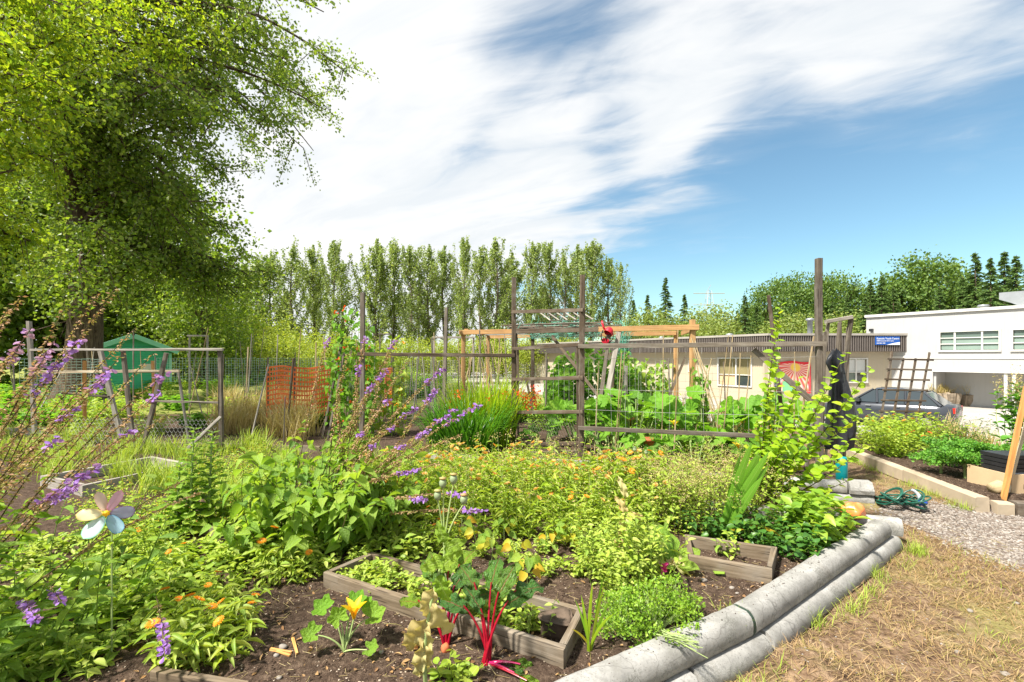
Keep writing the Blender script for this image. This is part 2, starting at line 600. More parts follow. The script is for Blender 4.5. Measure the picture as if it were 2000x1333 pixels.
def plain(name, col, rough=0.5, spec=0.4, metal=0.0, var=0.12, scale=8.0, bump=0.0, dirt=None, dscale=3.0):
    m, t, out = newmat(name)
    ob = t.new('ShaderNodeTexCoord').outputs['Object']
    n = t.noise(ob, scale, 4, 0.6)
    c = t.mix(t.mapr(n, 0.3, 0.7), tuple(q * (1 - var) for q in col), tuple(min(1, q * (1 + var)) for q in col))
    if dirt:
        c = t.mix(t.mapr(t.noise(ob, dscale, 5, 0.65), 0.5, 0.75), c, dirt)
    p = bsdf(t, c, rough, spec, t.bump(n, bump, 0.01) if bump else None, metal)
    t.l.new(p.outputs[0], out.inputs[0])
    return m

M = {}
# foliage (leaf albedos raised above real ones, standing in for fill light)
LIME = [(0.31, 0.44, 0.035), (0.38, 0.50, 0.05), (0.24, 0.38, 0.03), (0.46, 0.52, 0.09)]
MID = [(0.20, 0.37, 0.03), (0.28, 0.44, 0.035), (0.15, 0.30, 0.03), (0.35, 0.47, 0.05)]
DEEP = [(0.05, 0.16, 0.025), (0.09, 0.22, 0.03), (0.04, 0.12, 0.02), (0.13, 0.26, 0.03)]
M['lime'] = leafmat('lime_leaf', LIME, 0.45, 0.45, 0.35, vein=(0.46, 0.54, 0.20), mott=0.5, mcol=(0.22, 0.34, 0.03))
M['mid'] = leafmat('mid_leaf', MID, 0.42, 0.45, 0.4)
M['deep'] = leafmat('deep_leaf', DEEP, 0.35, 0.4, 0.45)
M['bell'] = leafmat('bellflower_leaf', [(0.18, 0.34, 0.035), (0.25, 0.41, 0.04), (0.32, 0.47, 0.045), (0.14, 0.28, 0.045), (0.38, 0.50, 0.06)], 0.45, 0.45, 0.35, vein=(0.30, 0.44, 0.14), crinkle=0.5)
M['sap'] = leafmat('sapling_leaf', [(0.28, 0.46, 0.02), (0.36, 0.52, 0.02), (0.22, 0.40, 0.02), (0.44, 0.52, 0.03)], 0.5, 0.4, 0.4, vein=(0.34, 0.47, 0.1))
M['squash'] = leafmat('squash_leaf', [(0.16, 0.38, 0.02), (0.22, 0.45, 0.025), (0.12, 0.30, 0.03), (0.27, 0.46, 0.04)], 0.5, 0.5, 0.3, mott=0.5, mcol=(0.26, 0.42, 0.14), crinkle=0.6)
M['lettuce'] = leafmat('lettuce_leaf', [(0.27, 0.46, 0.04), (0.35, 0.51, 0.06), (0.21, 0.39, 0.035)], 0.5, 0.45, 0.35, vein=(0.48, 0.58, 0.22), crinkle=0.8)
M['chard'] = leafmat('chard_leaf', [(0.05, 0.15, 0.03), (0.09, 0.22, 0.03), (0.20, 0.33, 0.025), (0.07, 0.18, 0.03)], 0.3, 0.36, 0.45, vein=(0.30, 0.05, 0.05), crinkle=1.0)
M['kale'] = leafmat('kale_leaf', [(0.08, 0.24, 0.03), (0.13, 0.33, 0.035), (0.18, 0.38, 0.04), (0.06, 0.18, 0.03)], 0.35, 0.5, 0.3)
M['blade'] = leafmat('strap_leaf', [(0.14, 0.33, 0.02), (0.20, 0.42, 0.02), (0.10, 0.26, 0.02), (0.30, 0.48, 0.03)], 0.5, 0.4, 0.35)
M['deepblade'] = leafmat('dark_strap_leaf', [(0.06, 0.20, 0.015), (0.10, 0.28, 0.02), (0.05, 0.15, 0.015), (0.16, 0.34, 0.03)], 0.4, 0.35, 0.4)
M['limeblade'] = leafmat('yellow_strap_leaf', [(0.30, 0.46, 0.02), (0.38, 0.52, 0.03), (0.22, 0.40, 0.02), (0.42, 0.48, 0.04)], 0.5, 0.4, 0.35)
M['glad'] = leafmat('sword_leaf', [(0.16, 0.36, 0.03), (0.20, 0.42, 0.04), (0.13, 0.30, 0.03)], 0.4, 0.35, 0.4, vein=(0.36, 0.50, 0.12))
M['straw'] = leafmat('dry_straw', [(0.48, 0.38, 0.18), (0.58, 0.48, 0.26), (0.40, 0.32, 0.13), (0.50, 0.46, 0.17)], 0.3, 0.7, 0.15)
M['turf'] = leafmat('turf', [(0.34, 0.22, 0.10), (0.42, 0.29, 0.15), (0.26, 0.24, 0.06), (0.46, 0.32, 0.18), (0.22, 0.14, 0.07), (0.50, 0.38, 0.22)], 0.3, 0.7, 0.15)
M['weed'] = leafmat('weed_leaf', [(0.29, 0.43, 0.04), (0.40, 0.52, 0.06), (0.20, 0.34, 0.035), (0.47, 0.53, 0.12), (0.34, 0.49, 0.04)], 0.4, 0.5, 0.3, vein=(0.44, 0.54, 0.20), mott=0.6, mcol=(0.36, 0.36, 0.07))
M['wither'] = leafmat('withered_leaf', [(0.56, 0.46, 0.22), (0.50, 0.47, 0.20), (0.56, 0.38, 0.18), (0.42, 0.46, 0.16)], 0.4, 0.6, 0.2)
M['yellowleaf'] = leafmat('yellowed_leaf', [(0.60, 0.36, 0.03), (0.55, 0.44, 0.04), (0.42, 0.44, 0.04)], 0.45, 0.5, 0.25)
M['deadleaf'] = leafmat('dead_leaf', [(0.30, 0.17, 0.07), (0.40, 0.26, 0.12), (0.22, 0.12, 0.06)], 0.15, 0.8, 0.1)
M['seed'] = leafmat('seed_capsule', [(0.42, 0.24, 0.13), (0.50, 0.33, 0.21), (0.34, 0.27, 0.10), (0.26, 0.31, 0.07)], 0.3, 0.7, 0.15)
M['purple'] = leafmat('purple_petal', [(0.30, 0.14, 0.56), (0.38, 0.20, 0.62), (0.44, 0.26, 0.62), (0.24, 0.10, 0.48)], 0.4, 0.5, 0.2)
M['mauve'] = leafmat('mauve_petal', [(0.44, 0.24, 0.46), (0.52, 0.32, 0.44), (0.36, 0.20, 0.50)], 0.35, 0.6, 0.2)
M['orange'] = leafmat('orange_petal', [(0.80, 0.30, 0.02), (0.82, 0.38, 0.03), (0.78, 0.24, 0.02)], 0.35, 0.5, 0.2)
M['amber'] = leafmat('amber_petal', [(0.82, 0.42, 0.08), (0.80, 0.52, 0.16), (0.70, 0.36, 0.10), (0.74, 0.55, 0.28)], 0.35, 0.5, 0.2)
M['redflower'] = leafmat('red_petal', [(0.72, 0.08, 0.02), (0.78, 0.16, 0.03), (0.65, 0.05, 0.03)], 0.35, 0.5, 0.2)
M['magenta'] = leafmat('magenta_petal', [(0.70, 0.05, 0.28), (0.60, 0.12, 0.36)], 0.35, 0.5, 0.2)
M['yellowfl'] = leafmat('yellow_petal', [(0.85, 0.55, 0.02), (0.85, 0.62, 0.05)], 0.4, 0.5, 0.2)
M['paleseed'] = leafmat('pale_seed', [(0.50, 0.40, 0.20), (0.44, 0.40, 0.16), (0.52, 0.36, 0.22), (0.34, 0.38, 0.10)], 0.3, 0.7, 0.15)
M['stem'] = plain('green_stem', (0.14, 0.22, 0.03), 0.6, 0.3, 0, 0.3, 14)
M['palestem'] = plain('pale_green_stem', (0.30, 0.38, 0.14), 0.6, 0.3, 0, 0.2, 14)
M['brownstem'] = plain('brown_stem', (0.10, 0.075, 0.035), 0.7, 0.2, 0, 0.3, 14)
M['chardstem'] = plain('red_chard_stalk', (0.30, 0.003, 0.018), 0.3, 0.5, 0, 0.25, 20)
M['chardpink'] = plain('pink_chard_stalk', (0.40, 0.012, 0.09), 0.3, 0.5, 0, 0.2, 20)
M['pod'] = plain('poppy_pod', (0.24, 0.30, 0.16), 0.6, 0.3, 0, 0.2, 30)
# trees
M['cotton'] = leafmat('cottonwood_leaf', [(0.11, 0.20, 0.025), (0.19, 0.30, 0.03), (0.27, 0.37, 0.04), (0.10, 0.18, 0.03), (0.36, 0.42, 0.14)], 0.55, 0.4, 0.45)
M['bright'] = leafmat('sunlit_maple_leaf', [(0.30, 0.40, 0.02), (0.38, 0.46, 0.03), (0.22, 0.34, 0.02), (0.16, 0.28, 0.02)], 0.55, 0.45, 0.3)
M['poplar'] = leafmat('poplar_leaf', [(0.19, 0.28, 0.05), (0.28, 0.37, 0.08), (0.36, 0.44, 0.16), (0.13, 0.20, 0.035), (0.45, 0.51, 0.25)], 0.4, 0.4, 0.4)
M['fir'] = leafmat('fir_needle', [(0.08, 0.15, 0.035), (0.13, 0.22, 0.05), (0.055, 0.11, 0.03), (0.20, 0.28, 0.08)], 0.2, 0.6, 0.2)
M['oak'] = leafmat('broadleaf_tree', [(0.08, 0.16, 0.03), (0.13, 0.22, 0.035), (0.18, 0.27, 0.05), (0.06, 0.12, 0.03)], 0.35, 0.45, 0.35)
M['shrub'] = leafmat('yellow_green_shrub', [(0.30, 0.38, 0.04), (0.38, 0.45, 0.06), (0.22, 0.31, 0.04), (0.44, 0.47, 0.10)], 0.45, 0.5, 0.3)
M['hill'] = leafmat('hillside_shrub', [(0.22, 0.30, 0.06), (0.28, 0.34, 0.08), (0.16, 0.24, 0.05), (0.33, 0.36, 0.12)], 0.4, 0.5, 0.3)

def barkmat(name, a, b):
    m, t, out = newmat(name)
    ob = t.new('ShaderNodeTexCoord').outputs['Object']
    mp = t.new('ShaderNodeMapping')
    t.put(mp.inputs[0], ob)
    mp.inputs['Scale'].default_value = (9, 9, 1.6)
    n = t.noise(mp.outputs[0], 1.2, 5, 0.65, 0.8)
    p = bsdf(t, t.ramp(n, [(0.35, a), (0.65, b)]), 0.9, 0.1, t.bump(n, 1.0, 0.06))
    t.l.new(p.outputs[0], out.inputs[0])
    return m
M['bark'] = barkmat('dark_bark', (0.045, 0.03, 0.02), (0.16, 0.12, 0.085))
M['palebark'] = barkmat('poplar_bark', (0.07, 0.055, 0.035), (0.22, 0.19, 0.14))
# timber
M['grey'] = woodmat('weathered_grey_timber', (0.055, 0.043, 0.033), (0.14, 0.115, 0.09), (0.26, 0.225, 0.18))
M['brown'] = woodmat('old_brown_timber', (0.04, 0.027, 0.018), (0.095, 0.068, 0.046), (0.18, 0.14, 0.10))
M['silver'] = woodmat('silvered_timber', (0.16, 0.14, 0.115), (0.30, 0.27, 0.23), (0.46, 0.42, 0.37))
M['pale'] = woodmat('pale_planed_timber', (0.36, 0.29, 0.19), (0.52, 0.43, 0.30), (0.64, 0.56, 0.42), dark=0.2)
M['new'] = woodmat('new_cedar_lumber', (0.30, 0.155, 0.06), (0.44, 0.25, 0.105), (0.54, 0.34, 0.165), dark=0.25)
M['cedar'] = woodmat('orange_cedar_stake', (0.36, 0.15, 0.045), (0.52, 0.26, 0.08), (0.64, 0.38, 0.15), dark=0.3)
M['bamboo'] = woodmat('bamboo_cane', (0.20, 0.14, 0.07), (0.36, 0.27, 0.15), (0.50, 0.40, 0.24), dark=0.3)
M['bed'] = woodmat('bed_board', (0.06, 0.042, 0.027), (0.16, 0.12, 0.078), (0.29, 0.23, 0.165), dark=0.7)

def concmat():
    m, t, out = newmat('weathered_concrete')
    ob = t.new('ShaderNodeTexCoord').outputs['Object']
    n1 = t.noise(ob, 3.0, 6, 0.65)
    n2 = t.noise(ob, 38.0, 4, 0.7)
    n3 = t.noise(ob, 150.0, 3, 0.7)
    c = t.ramp(n1, [(0.3, (0.17, 0.165, 0.15)), (0.5, (0.31, 0.30, 0.28)), (0.7, (0.43, 0.42, 0.40))])
    c = t.mix(t.mapr(n2, 0.50, 0.70, 0.0, 0.75), c, (0.19, 0.185, 0.175))
    moss = t.math('MULTIPLY', t.mapr(t.noise(ob, 7.0, 5, 0.7), 0.5, 0.64), t.mapr(n3, 0.42, 0.62))
    c = t.mix(t.math('MULTIPLY', moss, 0.75), c, (0.10, 0.10, 0.08))
    crk = t.voro(t.vmath('ADD', ob, t.vmath('SCALE', t.noise(ob, 5.0, 3, 0.6, 0.0, col=True), sc=0.15)), 3.2, 'DISTANCE_TO_EDGE')
    c = t.mix(t.math('MULTIPLY', t.mapr(crk, 0.0, 0.010, 1.0, 0.0), 0.55), c, (0.09, 0.085, 0.075))
    stn = t.mapr(t.noise(ob, 1.6, 6, 0.75, 0.6), 0.50, 0.62)
    c = t.mix(t.math('MULTIPLY', stn, 0.45), c, (0.17, 0.155, 0.13))
    v = t.voro(ob, 70.0)
    c = t.mix(t.math('MULTIPLY', t.mapr(v, 0.12, 0.20, 1.0, 0.0), 0.8), c, (0.12, 0.11, 0.10))
    h = t.math('ADD', t.math('MULTIPLY', n2, 0.6), t.math('MULTIPLY', n3, 0.4))
    p = bsdf(t, c, 0.9, 0.2, t.bump(h, 0.7, 0.004))
    t.l.new(p.outputs[0], out.inputs[0])
    return m
M['conc'] = concmat()
M['concdark'] = plain('mossy_dark_concrete', (0.20, 0.19, 0.175), 0.9, 0.2, 0, 0.3, 20, 0.4, (0.10, 0.10, 0.075), 9.0)

def wallmat(name, a, axis_scale, rib=0.22, stain=(0.40, 0.36, 0.28), amt=0.25):
    """painted boards: shallow vertical grooves along UV x"""
    m, t, out = newmat(name)
    tcn = t.new('ShaderNodeTexCoord')
    s = t.new('ShaderNodeSeparateXYZ')
    t.put(s.inputs[0], tcn.outputs['UV'])
    fr = t.math('FRACT', t.math('MULTIPLY', s.outputs[0], 1.0 / rib))
    gr = t.mapr(t.math('ABSOLUTE', t.math('SUBTRACT', fr, 0.5)), 0.40, 0.5, 1.0, 0.0)
    n = t.noise(tcn.outputs['UV'], 0.9, 6, 0.6)
    mp = t.new('ShaderNodeMapping')
    t.put(mp.inputs[0], tcn.outputs['UV'])
    mp.inputs['Scale'].default_value = (6, 0.4, 1)
    n2 = t.noise(mp.outputs[0], 1.0, 4, 0.6)
    c = t.mix(t.mapr(n, 0.3, 0.75), a, tuple(q * 0.9 for q in a))
    c = t.mix(t.math('MULTIPLY', t.mapr(n2, 0.5, 0.75), amt), c, stain)
    p = bsdf(t, c, 0.65, 0.3, t.bump(gr, 0.3, 0.012))
    t.l.new(p.outputs[0], out.inputs[0])
    return m
M['white_wall'] = wallmat('white_boarding', (0.42, 0.415, 0.405), 1, 0.20, (0.34, 0.32, 0.28), 0.3)
M['cream_wall'] = wallmat('cream_boarding', (0.44, 0.38, 0.28), 1, 0.30, (0.52, 0.42, 0.24), 0.35)
M['white_trim'] = plain('white_trim', (0.56, 0.55, 0.52), 0.5, 0.3, 0, 0.05, 3)
M['fascia'] = plain('brown_metal_fascia', (0.03, 0.022, 0.018), 0.5, 0.4, 0, 0.12, 2)
M['fascia_rib'] = plain('grey_metal_rib', (0.14, 0.12, 0.108), 0.5, 0.4, 0, 0.1, 3)
M['flashing'] = plain('grey_flashing', (0.36, 0.33, 0.29), 0.5, 0.4, 0.2, 0.12, 2)
M['roof'] = plain('roofing', (0.22, 0.215, 0.21), 0.9, 0.1, 0, 0.15, 1)
M['metal'] = plain('galvanised_metal', (0.30, 0.315, 0.33), 0.45, 0.5, 0.4, 0.1, 2)
M['gauge'] = plain('wire', (0.45, 0.44, 0.41), 0.5, 0.4, 0.4, 0.1, 2)
M['rust'] = plain('dark_wire', (0.16, 0.14, 0.12), 0.6, 0.4, 0.2, 0.2, 5)
M['net'] = plain('pale_green_netting', (0.40, 0.56, 0.48), 0.6, 0.3, 0, 0.2, 1.2)
M['greynet'] = plain('grey_netting', (0.46, 0.47, 0.43), 0.6, 0.3, 0, 0.2, 1.2)
M['tealnet'] = plain('teal_netting', (0.12, 0.38, 0.28), 0.6, 0.3, 0, 0.25, 6)
M['orangenet'] = plain('orange_barrier_mesh', (0.78, 0.17, 0.045), 0.6, 0.3, 0, 0.15, 2)
M['teal'] = plain('teal_painted_steel', (0.0, 0.27, 0.29), 0.32, 0.5, 0, 0.05, 3)
M['black'] = plain('black_plastic', (0.018, 0.018, 0.02), 0.45, 0.4, 0, 0.2, 6)
M['cloth'] = plain('black_rain_fabric', (0.022, 0.023, 0.028), 0.42, 0.45, 0, 0.3, 9, 0.4)
M['hose'] = plain('green_hose', (0.012, 0.085, 0.055), 0.35, 0.5, 0, 0.25, 20)
M['blueplastic'] = plain('blue_plastic', (0.02, 0.07, 0.36), 0.35, 0.5, 0, 0.1, 4)
M['greyplastic'] = plain('grey_plastic', (0.42, 0.44, 0.48), 0.4, 0.5, 0, 0.1, 4)
M['redcap'] = plain('red_fabric', (0.52, 0.012, 0.03), 0.5, 0.35, 0, 0.15, 9, 0.2)
M['pumpkin'] = plain('orange_plastic', (0.76, 0.20, 0.05), 0.4, 0.5, 0, 0.18, 9, 0.0, (0.70, 0.42, 0.28), 7.0)
M['terracotta'] = plain('terracotta', (0.46, 0.13, 0.055), 0.8, 0.2, 0, 0.15, 8, 0.2)
M['shed'] = plain('green_painted_boards', (0.05, 0.40, 0.23), 0.6, 0.3, 0, 0.12, 1.2)
M['shedtrim'] = plain('pale_green_trim', (0.22, 0.55, 0.40), 0.6, 0.3, 0, 0.1, 1.2)
M['shingle'] = plain('brown_shingle', (0.16, 0.12, 0.095), 0.9, 0.1, 0, 0.25, 5)
M['rock'] = plain('brown_stone', (0.11, 0.08, 0.058), 0.9, 0.2, 0, 0.4, 12, 0.8)
M['pebble'] = plain('pebble', (0.26, 0.23, 0.20), 0.85, 0.2, 0, 0.4, 6)
M['gravelstone'] = leafmat('gravel_stone', [(0.10, 0.085, 0.07), (0.22, 0.19, 0.165), (0.34, 0.31, 0.28), (0.15, 0.115, 0.09), (0.28, 0.24, 0.20)], 0.0, 0.9, 0.15)
M['chip'] = leafmat('bark_chip', [(0.05, 0.03, 0.02), (0.13, 0.08, 0.05), (0.30, 0.22, 0.15), (0.50, 0.42, 0.33), (0.08, 0.05, 0.035)], 0.0, 0.9, 0.1)
M['clod'] = leafmat('soil_clod', [(0.025, 0.016, 0.011), (0.055, 0.036, 0.026), (0.10, 0.066, 0.047), (0.04, 0.026, 0.018), (0.17, 0.12, 0.085)], 0.0, 0.95, 0.08)
M['strap'] = plain('dark_green_strap', (0.03, 0.05, 0.035), 0.6, 0.3, 0, 0.1, 4)
M['carpaint'] = plain('dark_grey_car_paint', (0.05, 0.055, 0.065), 0.18, 0.6, 0.3, 0.04, 2)
M['tyre'] = plain('tyre_rubber', (0.02, 0.02, 0.02), 0.8, 0.2, 0, 0.2, 6)
M['redlamp'] = plain('red_lamp', (0.5, 0.02, 0.01), 0.25, 0.5, 0, 0.05, 4)
M['kraft'] = plain('plywood_box', (0.52, 0.37, 0.22), 0.8, 0.2, 0, 0.08, 5)
M['print'] = plain('dark_print', (0.05, 0.04, 0.035), 0.8, 0.1)
M['signblue'] = plain('blue_sign', (0.012, 0.085, 0.36), 0.4, 0.4, 0, 0.06, 2)
M['signwhite'] = plain('white_lettering', (0.80, 0.82, 0.85), 0.5, 0.3, 0, 0.03)
M['planter'] = plain('rough_stone_trough', (0.26, 0.21, 0.155), 0.95, 0.1, 0, 0.45, 3.5, 1.0)
M['timber_edge'] = plain('landscape_timber', (0.40, 0.325, 0.235), 0.85, 0.2, 0, 0.15, 4, 0.3, (0.24, 0.19, 0.13), 2.0)

def glassmat(name, col, rough=0.08):
    m, t, out = newmat(name)
    p = bsdf(t, col, rough, 0.9)
    t.l.new(p.outputs[0], out.inputs[0])
    return m
M['glass'] = glassmat('window_glass', (0.10, 0.14, 0.12))
M['blind'] = plain('green_blind', (0.20, 0.27, 0.23), 0.5, 0.4, 0, 0.08, 2)
M['darkglass'] = glassmat('car_glass', (0.03, 0.04, 0.045), 0.05)
M['curtain'] = plain('pale_curtain', (0.55, 0.56, 0.54), 0.7, 0.2, 0, 0.06, 2)
M['louvre'] = plain('olive_louvre', (0.20, 0.17, 0.08), 0.6, 0.3, 0, 0.15, 2)

def bannermat():
    m, t, out = newmat('painted_banner')
    s = t.new('ShaderNodeSeparateXYZ')
    t.put(s.inputs[0], t.new('ShaderNodeTexCoord').outputs['UV'])
    x, y = s.outputs[0], s.outputs[1]
    dx, dy = t.math('SUBTRACT', x, 0.60), t.math('SUBTRACT', y, 0.80)
    an = t.math('ARCTAN2', dy, dx)
    ray = t.math('FRACT', t.math('MULTIPLY', an, 4.2))
    c = t.ramp(ray, [(0.0, (0.62, 0.03, 0.05)), (0.28, (0.80, 0.30, 0.14)), (0.5, (0.86, 0.66, 0.60)), (0.75, (0.80, 0.34, 0.30)), (1.0, (0.55, 0.03, 0.06))])
    rr = t.math('SQRT', t.math('ADD', t.math('MULTIPLY', dx, dx), t.math('MULTIPLY', dy, dy)))
    c = t.mix(t.mapr(rr, 0.12, 0.15, 1, 0), c, (0.85, 0.55, 0.10))
    side = t.math('LESS_THAN', t.math('ADD', x, t.math('MULTIPLY', t.math('ABSOLUTE', t.math('SUBTRACT', y, 0.5)), 0.3)), 0.26)
    swirl = t.noise(t.new('ShaderNodeTexCoord').outputs['UV'], 14, 2, 0.5, 2.0)
    c = t.mix(side, c, t.ramp(swirl, [(0.46, (0.10, 0.13, 0.30)), (0.54, (0.80, 0.80, 0.84))]))
    grn = t.math('MULTIPLY', t.math('LESS_THAN', y, 0.34), t.math('LESS_THAN', t.math('ABSOLUTE', t.math('SUBTRACT', x, 0.42)), 0.16))
    c = t.mix(grn, c, (0.20, 0.50, 0.26))
    edge = t.math('MAXIMUM', t.math('GREATER_THAN', x, 0.94), t.math('GREATER_THAN', y, 0.93))
    edge = t.math('MAXIMUM', edge, t.math('LESS_THAN', t.math('ADD', x, y), 0.16))
    c = t.mix(edge, c, (0.66, 0.035, 0.05))
    p = bsdf(t, c, 0.8, 0.15)
    t.l.new(p.outputs[0], out.inputs[0])
    return m
M['banner'] = bannermat()

def petalmat(name, rim, core):
    m, t, out = newmat(name)
    s = t.new('ShaderNodeSeparateXYZ')
    t.put(s.inputs[0], t.new('ShaderNodeTexCoord').outputs['UV'])
    c = t.mix(t.mapr(s.outputs[0], 0.80, 0.92), core, rim)
    p = bsdf(t, c, 0.4, 0.4)
    tr = t.new('ShaderNodeBsdfTranslucent')
    t.put(tr.inputs[0], c)
    mx = t.new('ShaderNodeMixShader')
    mx.inputs[0].default_value = 0.3
    t.l.new(p.outputs[0], mx.inputs[1])
    t.l.new(tr.outputs[0], mx.inputs[2])
    t.l.new(mx.outputs[0], out.inputs[0])
    return m

def groundmat():
    """soil, gravel and dry-turf colours by region masks, with grain and relief"""
    m, t, out = newmat('garden_ground')
    ob = t.new('ShaderNodeTexCoord').outputs['Object']
    at = lambda n: t.new('ShaderNodeAttribute', attribute_name=n).outputs['Fac']
    f1 = t.noise(ob, 2.2, 6, 0.65)
    f2 = t.noise(ob, 24.0, 5, 0.7)
    f3 = t.noise(ob, 120.0, 3, 0.7)
    soil = t.ramp(t.math('ADD', t.math('MULTIPLY', f2, 0.6), t.math('MULTIPLY', f3, 0.4)), [(0.36, (0.022, 0.014, 0.010)), (0.5, (0.065, 0.043, 0.030)), (0.66, (0.17, 0.12, 0.085))])
    soil = t.mix(t.mapr(f1, 0.42, 0.72, 0.0, 0.3), soil, (0.11, 0.075, 0.052))
    vd = t.new('ShaderNodeTexVoronoi')
    t.put(vd.inputs['Vector'], ob)
    vd.inputs['Scale'].default_value = 34.0
    sepc = t.new('ShaderNodeSeparateXYZ')
    t.put(sepc.inputs[0], vd.outputs['Color'])
    grav = t.ramp(sepc.outputs[0], [(0.0, (0.09, 0.07, 0.055)), (0.5, (0.19, 0.155, 0.13)), (1.0, (0.30, 0.27, 0.24))])
    grav = t.mix(t.mapr(vd.outputs['Distance'], 0.35, 0.7), grav, (0.16, 0.12, 0.095))
    turf = t.ramp(t.math('ADD', t.math('MULTIPLY', t.noise(ob, 5.5, 5, 0.7), 0.5), t.math('MULTIPLY', f2, 0.5)), [(0.38, (0.055, 0.034, 0.022)), (0.48, (0.15, 0.095, 0.058)), (0.60, (0.29, 0.20, 0.125))])
    turf = t.mix(t.mapr(t.noise(ob, 1.1, 5, 0.7), 0.52, 0.66, 0.0, 0.55), turf, (0.26, 0.25, 0.075))
    far = t.ramp(f1, [(0.35, (0.14, 0.17, 0.035)), (0.6, (0.26, 0.27, 0.07))])
    jit = t.math('MULTIPLY', t.math('SUBTRACT', f2, 0.5), 0.9)
    c = t.mix(t.mapr(t.math('ADD', at('turf'), jit), 0.4, 0.6), soil, turf)
    c = t.mix(t.mapr(t.math('ADD', at('gravel'), jit), 0.4, 0.6), c, grav)
    c = t.mix(t.mapr(t.math('ADD', at('far'), jit), 0.4, 0.6), c, far)
    h = t.math('ADD', t.math('MULTIPLY', f2, 0.7), t.math('ADD', t.math('MULTIPLY', f3, 0.35), t.math('MULTIPLY', vd.outputs['Distance'], t.math('MULTIPLY', at('gravel'), -0.6))))
    p = bsdf(t, c, 0.95, 0.1, t.bump(h, 1.0, 0.025))
    t.l.new(p.outputs[0], out.inputs[0])
    return m
M['ground'] = groundmat()

def asphalt():
    m, t, out = newmat('pale_concrete_paving')
    ob = t.new('ShaderNodeTexCoord').outputs['Object']
    n = t.noise(ob, 0.6, 6, 0.65)
    n2 = t.noise(ob, 30, 4, 0.7)
    c = t.ramp(n, [(0.3, (0.29, 0.265, 0.24)), (0.7, (0.40, 0.375, 0.34))])
    c = t.mix(t.mapr(n2, 0.4, 0.7, 0, 0.4), c, (0.30, 0.28, 0.25))
    p = bsdf(t, c, 0.9, 0.15, t.bump(n2, 0.4, 0.01))
    t.l.new(p.outputs[0], out.inputs[0])
    return m
M['paving'] = asphalt()

# ------------------------------------------------------------------ ground
_w = [(rng.normal(0, 1, 2), rng.random() * 6.28) for _ in range(40)]
def wob(x, y, scale, k0=0, k=8):
    """cheap smooth noise in -1..1"""
    s = 0
    for i in range(k0, k0 + k):
        d, p = _w[i % 40]
        s = s + np.sin((x * d[0] + y * d[1]) * scale + p + 1.3 * np.sin((x * d[1] - y * d[0]) * scale * 0.7 + p * 2))
    return s / k

CN = np.array([-0.73, 1.48])      # near end of the concrete edging
CJ = np.array([1.345, 2.665])       # its joint
CE = np.array([3.30, 4.08])       # its far corner
R2A, R2B = np.array([-1.55, 6.85]), np.array([4.20, 5.22])   # edging of the second row of plots
TA, TB = np.array([5.17, 5.0]), np.array([5.72, 7.7])        # timber edge of the right-hand plot
DD = np.array([-0.52, 0.854])     # the building's long direction
DN = np.array([0.854, 0.52])      # away from the garden
def sstep(a, b, x):
    t = np.clip((x - a) / (b - a), 0, 1)
    return t * t * (3 - 2 * t)
def side(p, a, b):
    """signed distance, positive on the left of a->b"""
    d = (b - a) / np.linalg.norm(b - a)
    return (p[..., 1] - a[1]) * d[0] - (p[..., 0] - a[0]) * d[1]
def drop_s(x, y):
    return DN[0] * (x - 4.6) + DN[1] * (y - 11.5)
BK0, BK1 = np.array([3.6, 4.20]), np.array([-3.0, 6.05])     # back edge of the first plot
def regions(x, y):
    p = np.stack([x, y], -1)
    s1 = np.where(x < CJ[0], side(p, CN, CJ), side(p, CJ, CE))
    in1 = sstep(-0.05, 0.05, s1) * sstep(-0.08, 0.08, side(p, BK0, BK1))
    in2 = sstep(-0.05, 0.08, side(p, R2A, R2B)) * sstep(-0.3, 0.3, 4.25 - x + (y - 5.2) * 0.12)
    inr = sstep(-0.05, 0.05, -side(p, TA, TB)) * sstep(-0.03, 0.05, y - 5.02)
    left = sstep(-0.3, 0.3, -2.2 - x)
    bed = np.maximum(np.maximum(in1, in2), np.maximum(inr, left))
    return bed, s1
def height(x, y):
    bed, s1 = regions(x, y)
    z = -0.17 + bed * 0.17
    z = z + bed * (0.022 * wob(x, y, 3.2) + 0.010 * wob(x, y, 11, 8) + 0.007 * wob(x, y, 31, 16)) + (1 - bed) * (0.012 * wob(x, y, 2.5, 4) + 0.007 * wob(x, y, 19, 20))
    # soil heaped against the joint of the lower edging
    z = z + 0.10 * np.exp(-(((x - 1.62) ** 2 + (y - 2.50) ** 2) / 0.022))
    z = z - 1.25 * sstep(0.6, 4.6, drop_s(x, y))
    return z
def grow(a, b, n, s):
    t = np.linspace(0, 1, n + 1)[1:]
    return a + (b - a) * (np.exp(t * s) - 1) / (math.exp(s) - 1)
xs = np.concatenate([grow(-5, -260, 46, 5.5)[::-1], np.arange(-5, 7.5, 0.04), grow(7.5, 260, 44, 5.3)])
ys = np.concatenate([grow(1.0, -60, 20, 4.5)[::-1], np.arange(1.0, 8.0, 0.04), grow(8.0, 700, 64, 6.2)])
gx, gy = np.meshgrid(xs, ys)
gz = height(gx, gy)
fine = (np.abs(gx - 1.2) < 6.2) & (gy > 0.9) & (gy < 8)
gz = gz + np.where(fine, rng.normal(0, 0.0035, gz.shape), 0)
g = Geo()
nx, ny = len(xs), len(ys)
ii = (np.arange(ny - 1)[:, None] * nx + np.arange(nx - 1)[None])
g.add(np.stack([gx, gy, gz], -1), np.stack([ii, ii + 1, ii + nx + 1, ii + nx], -1).reshape(-1, 4))
gme = g.mesh('ground', M['ground'], smooth=True)
bedm, s1m = regions(gx, gy)
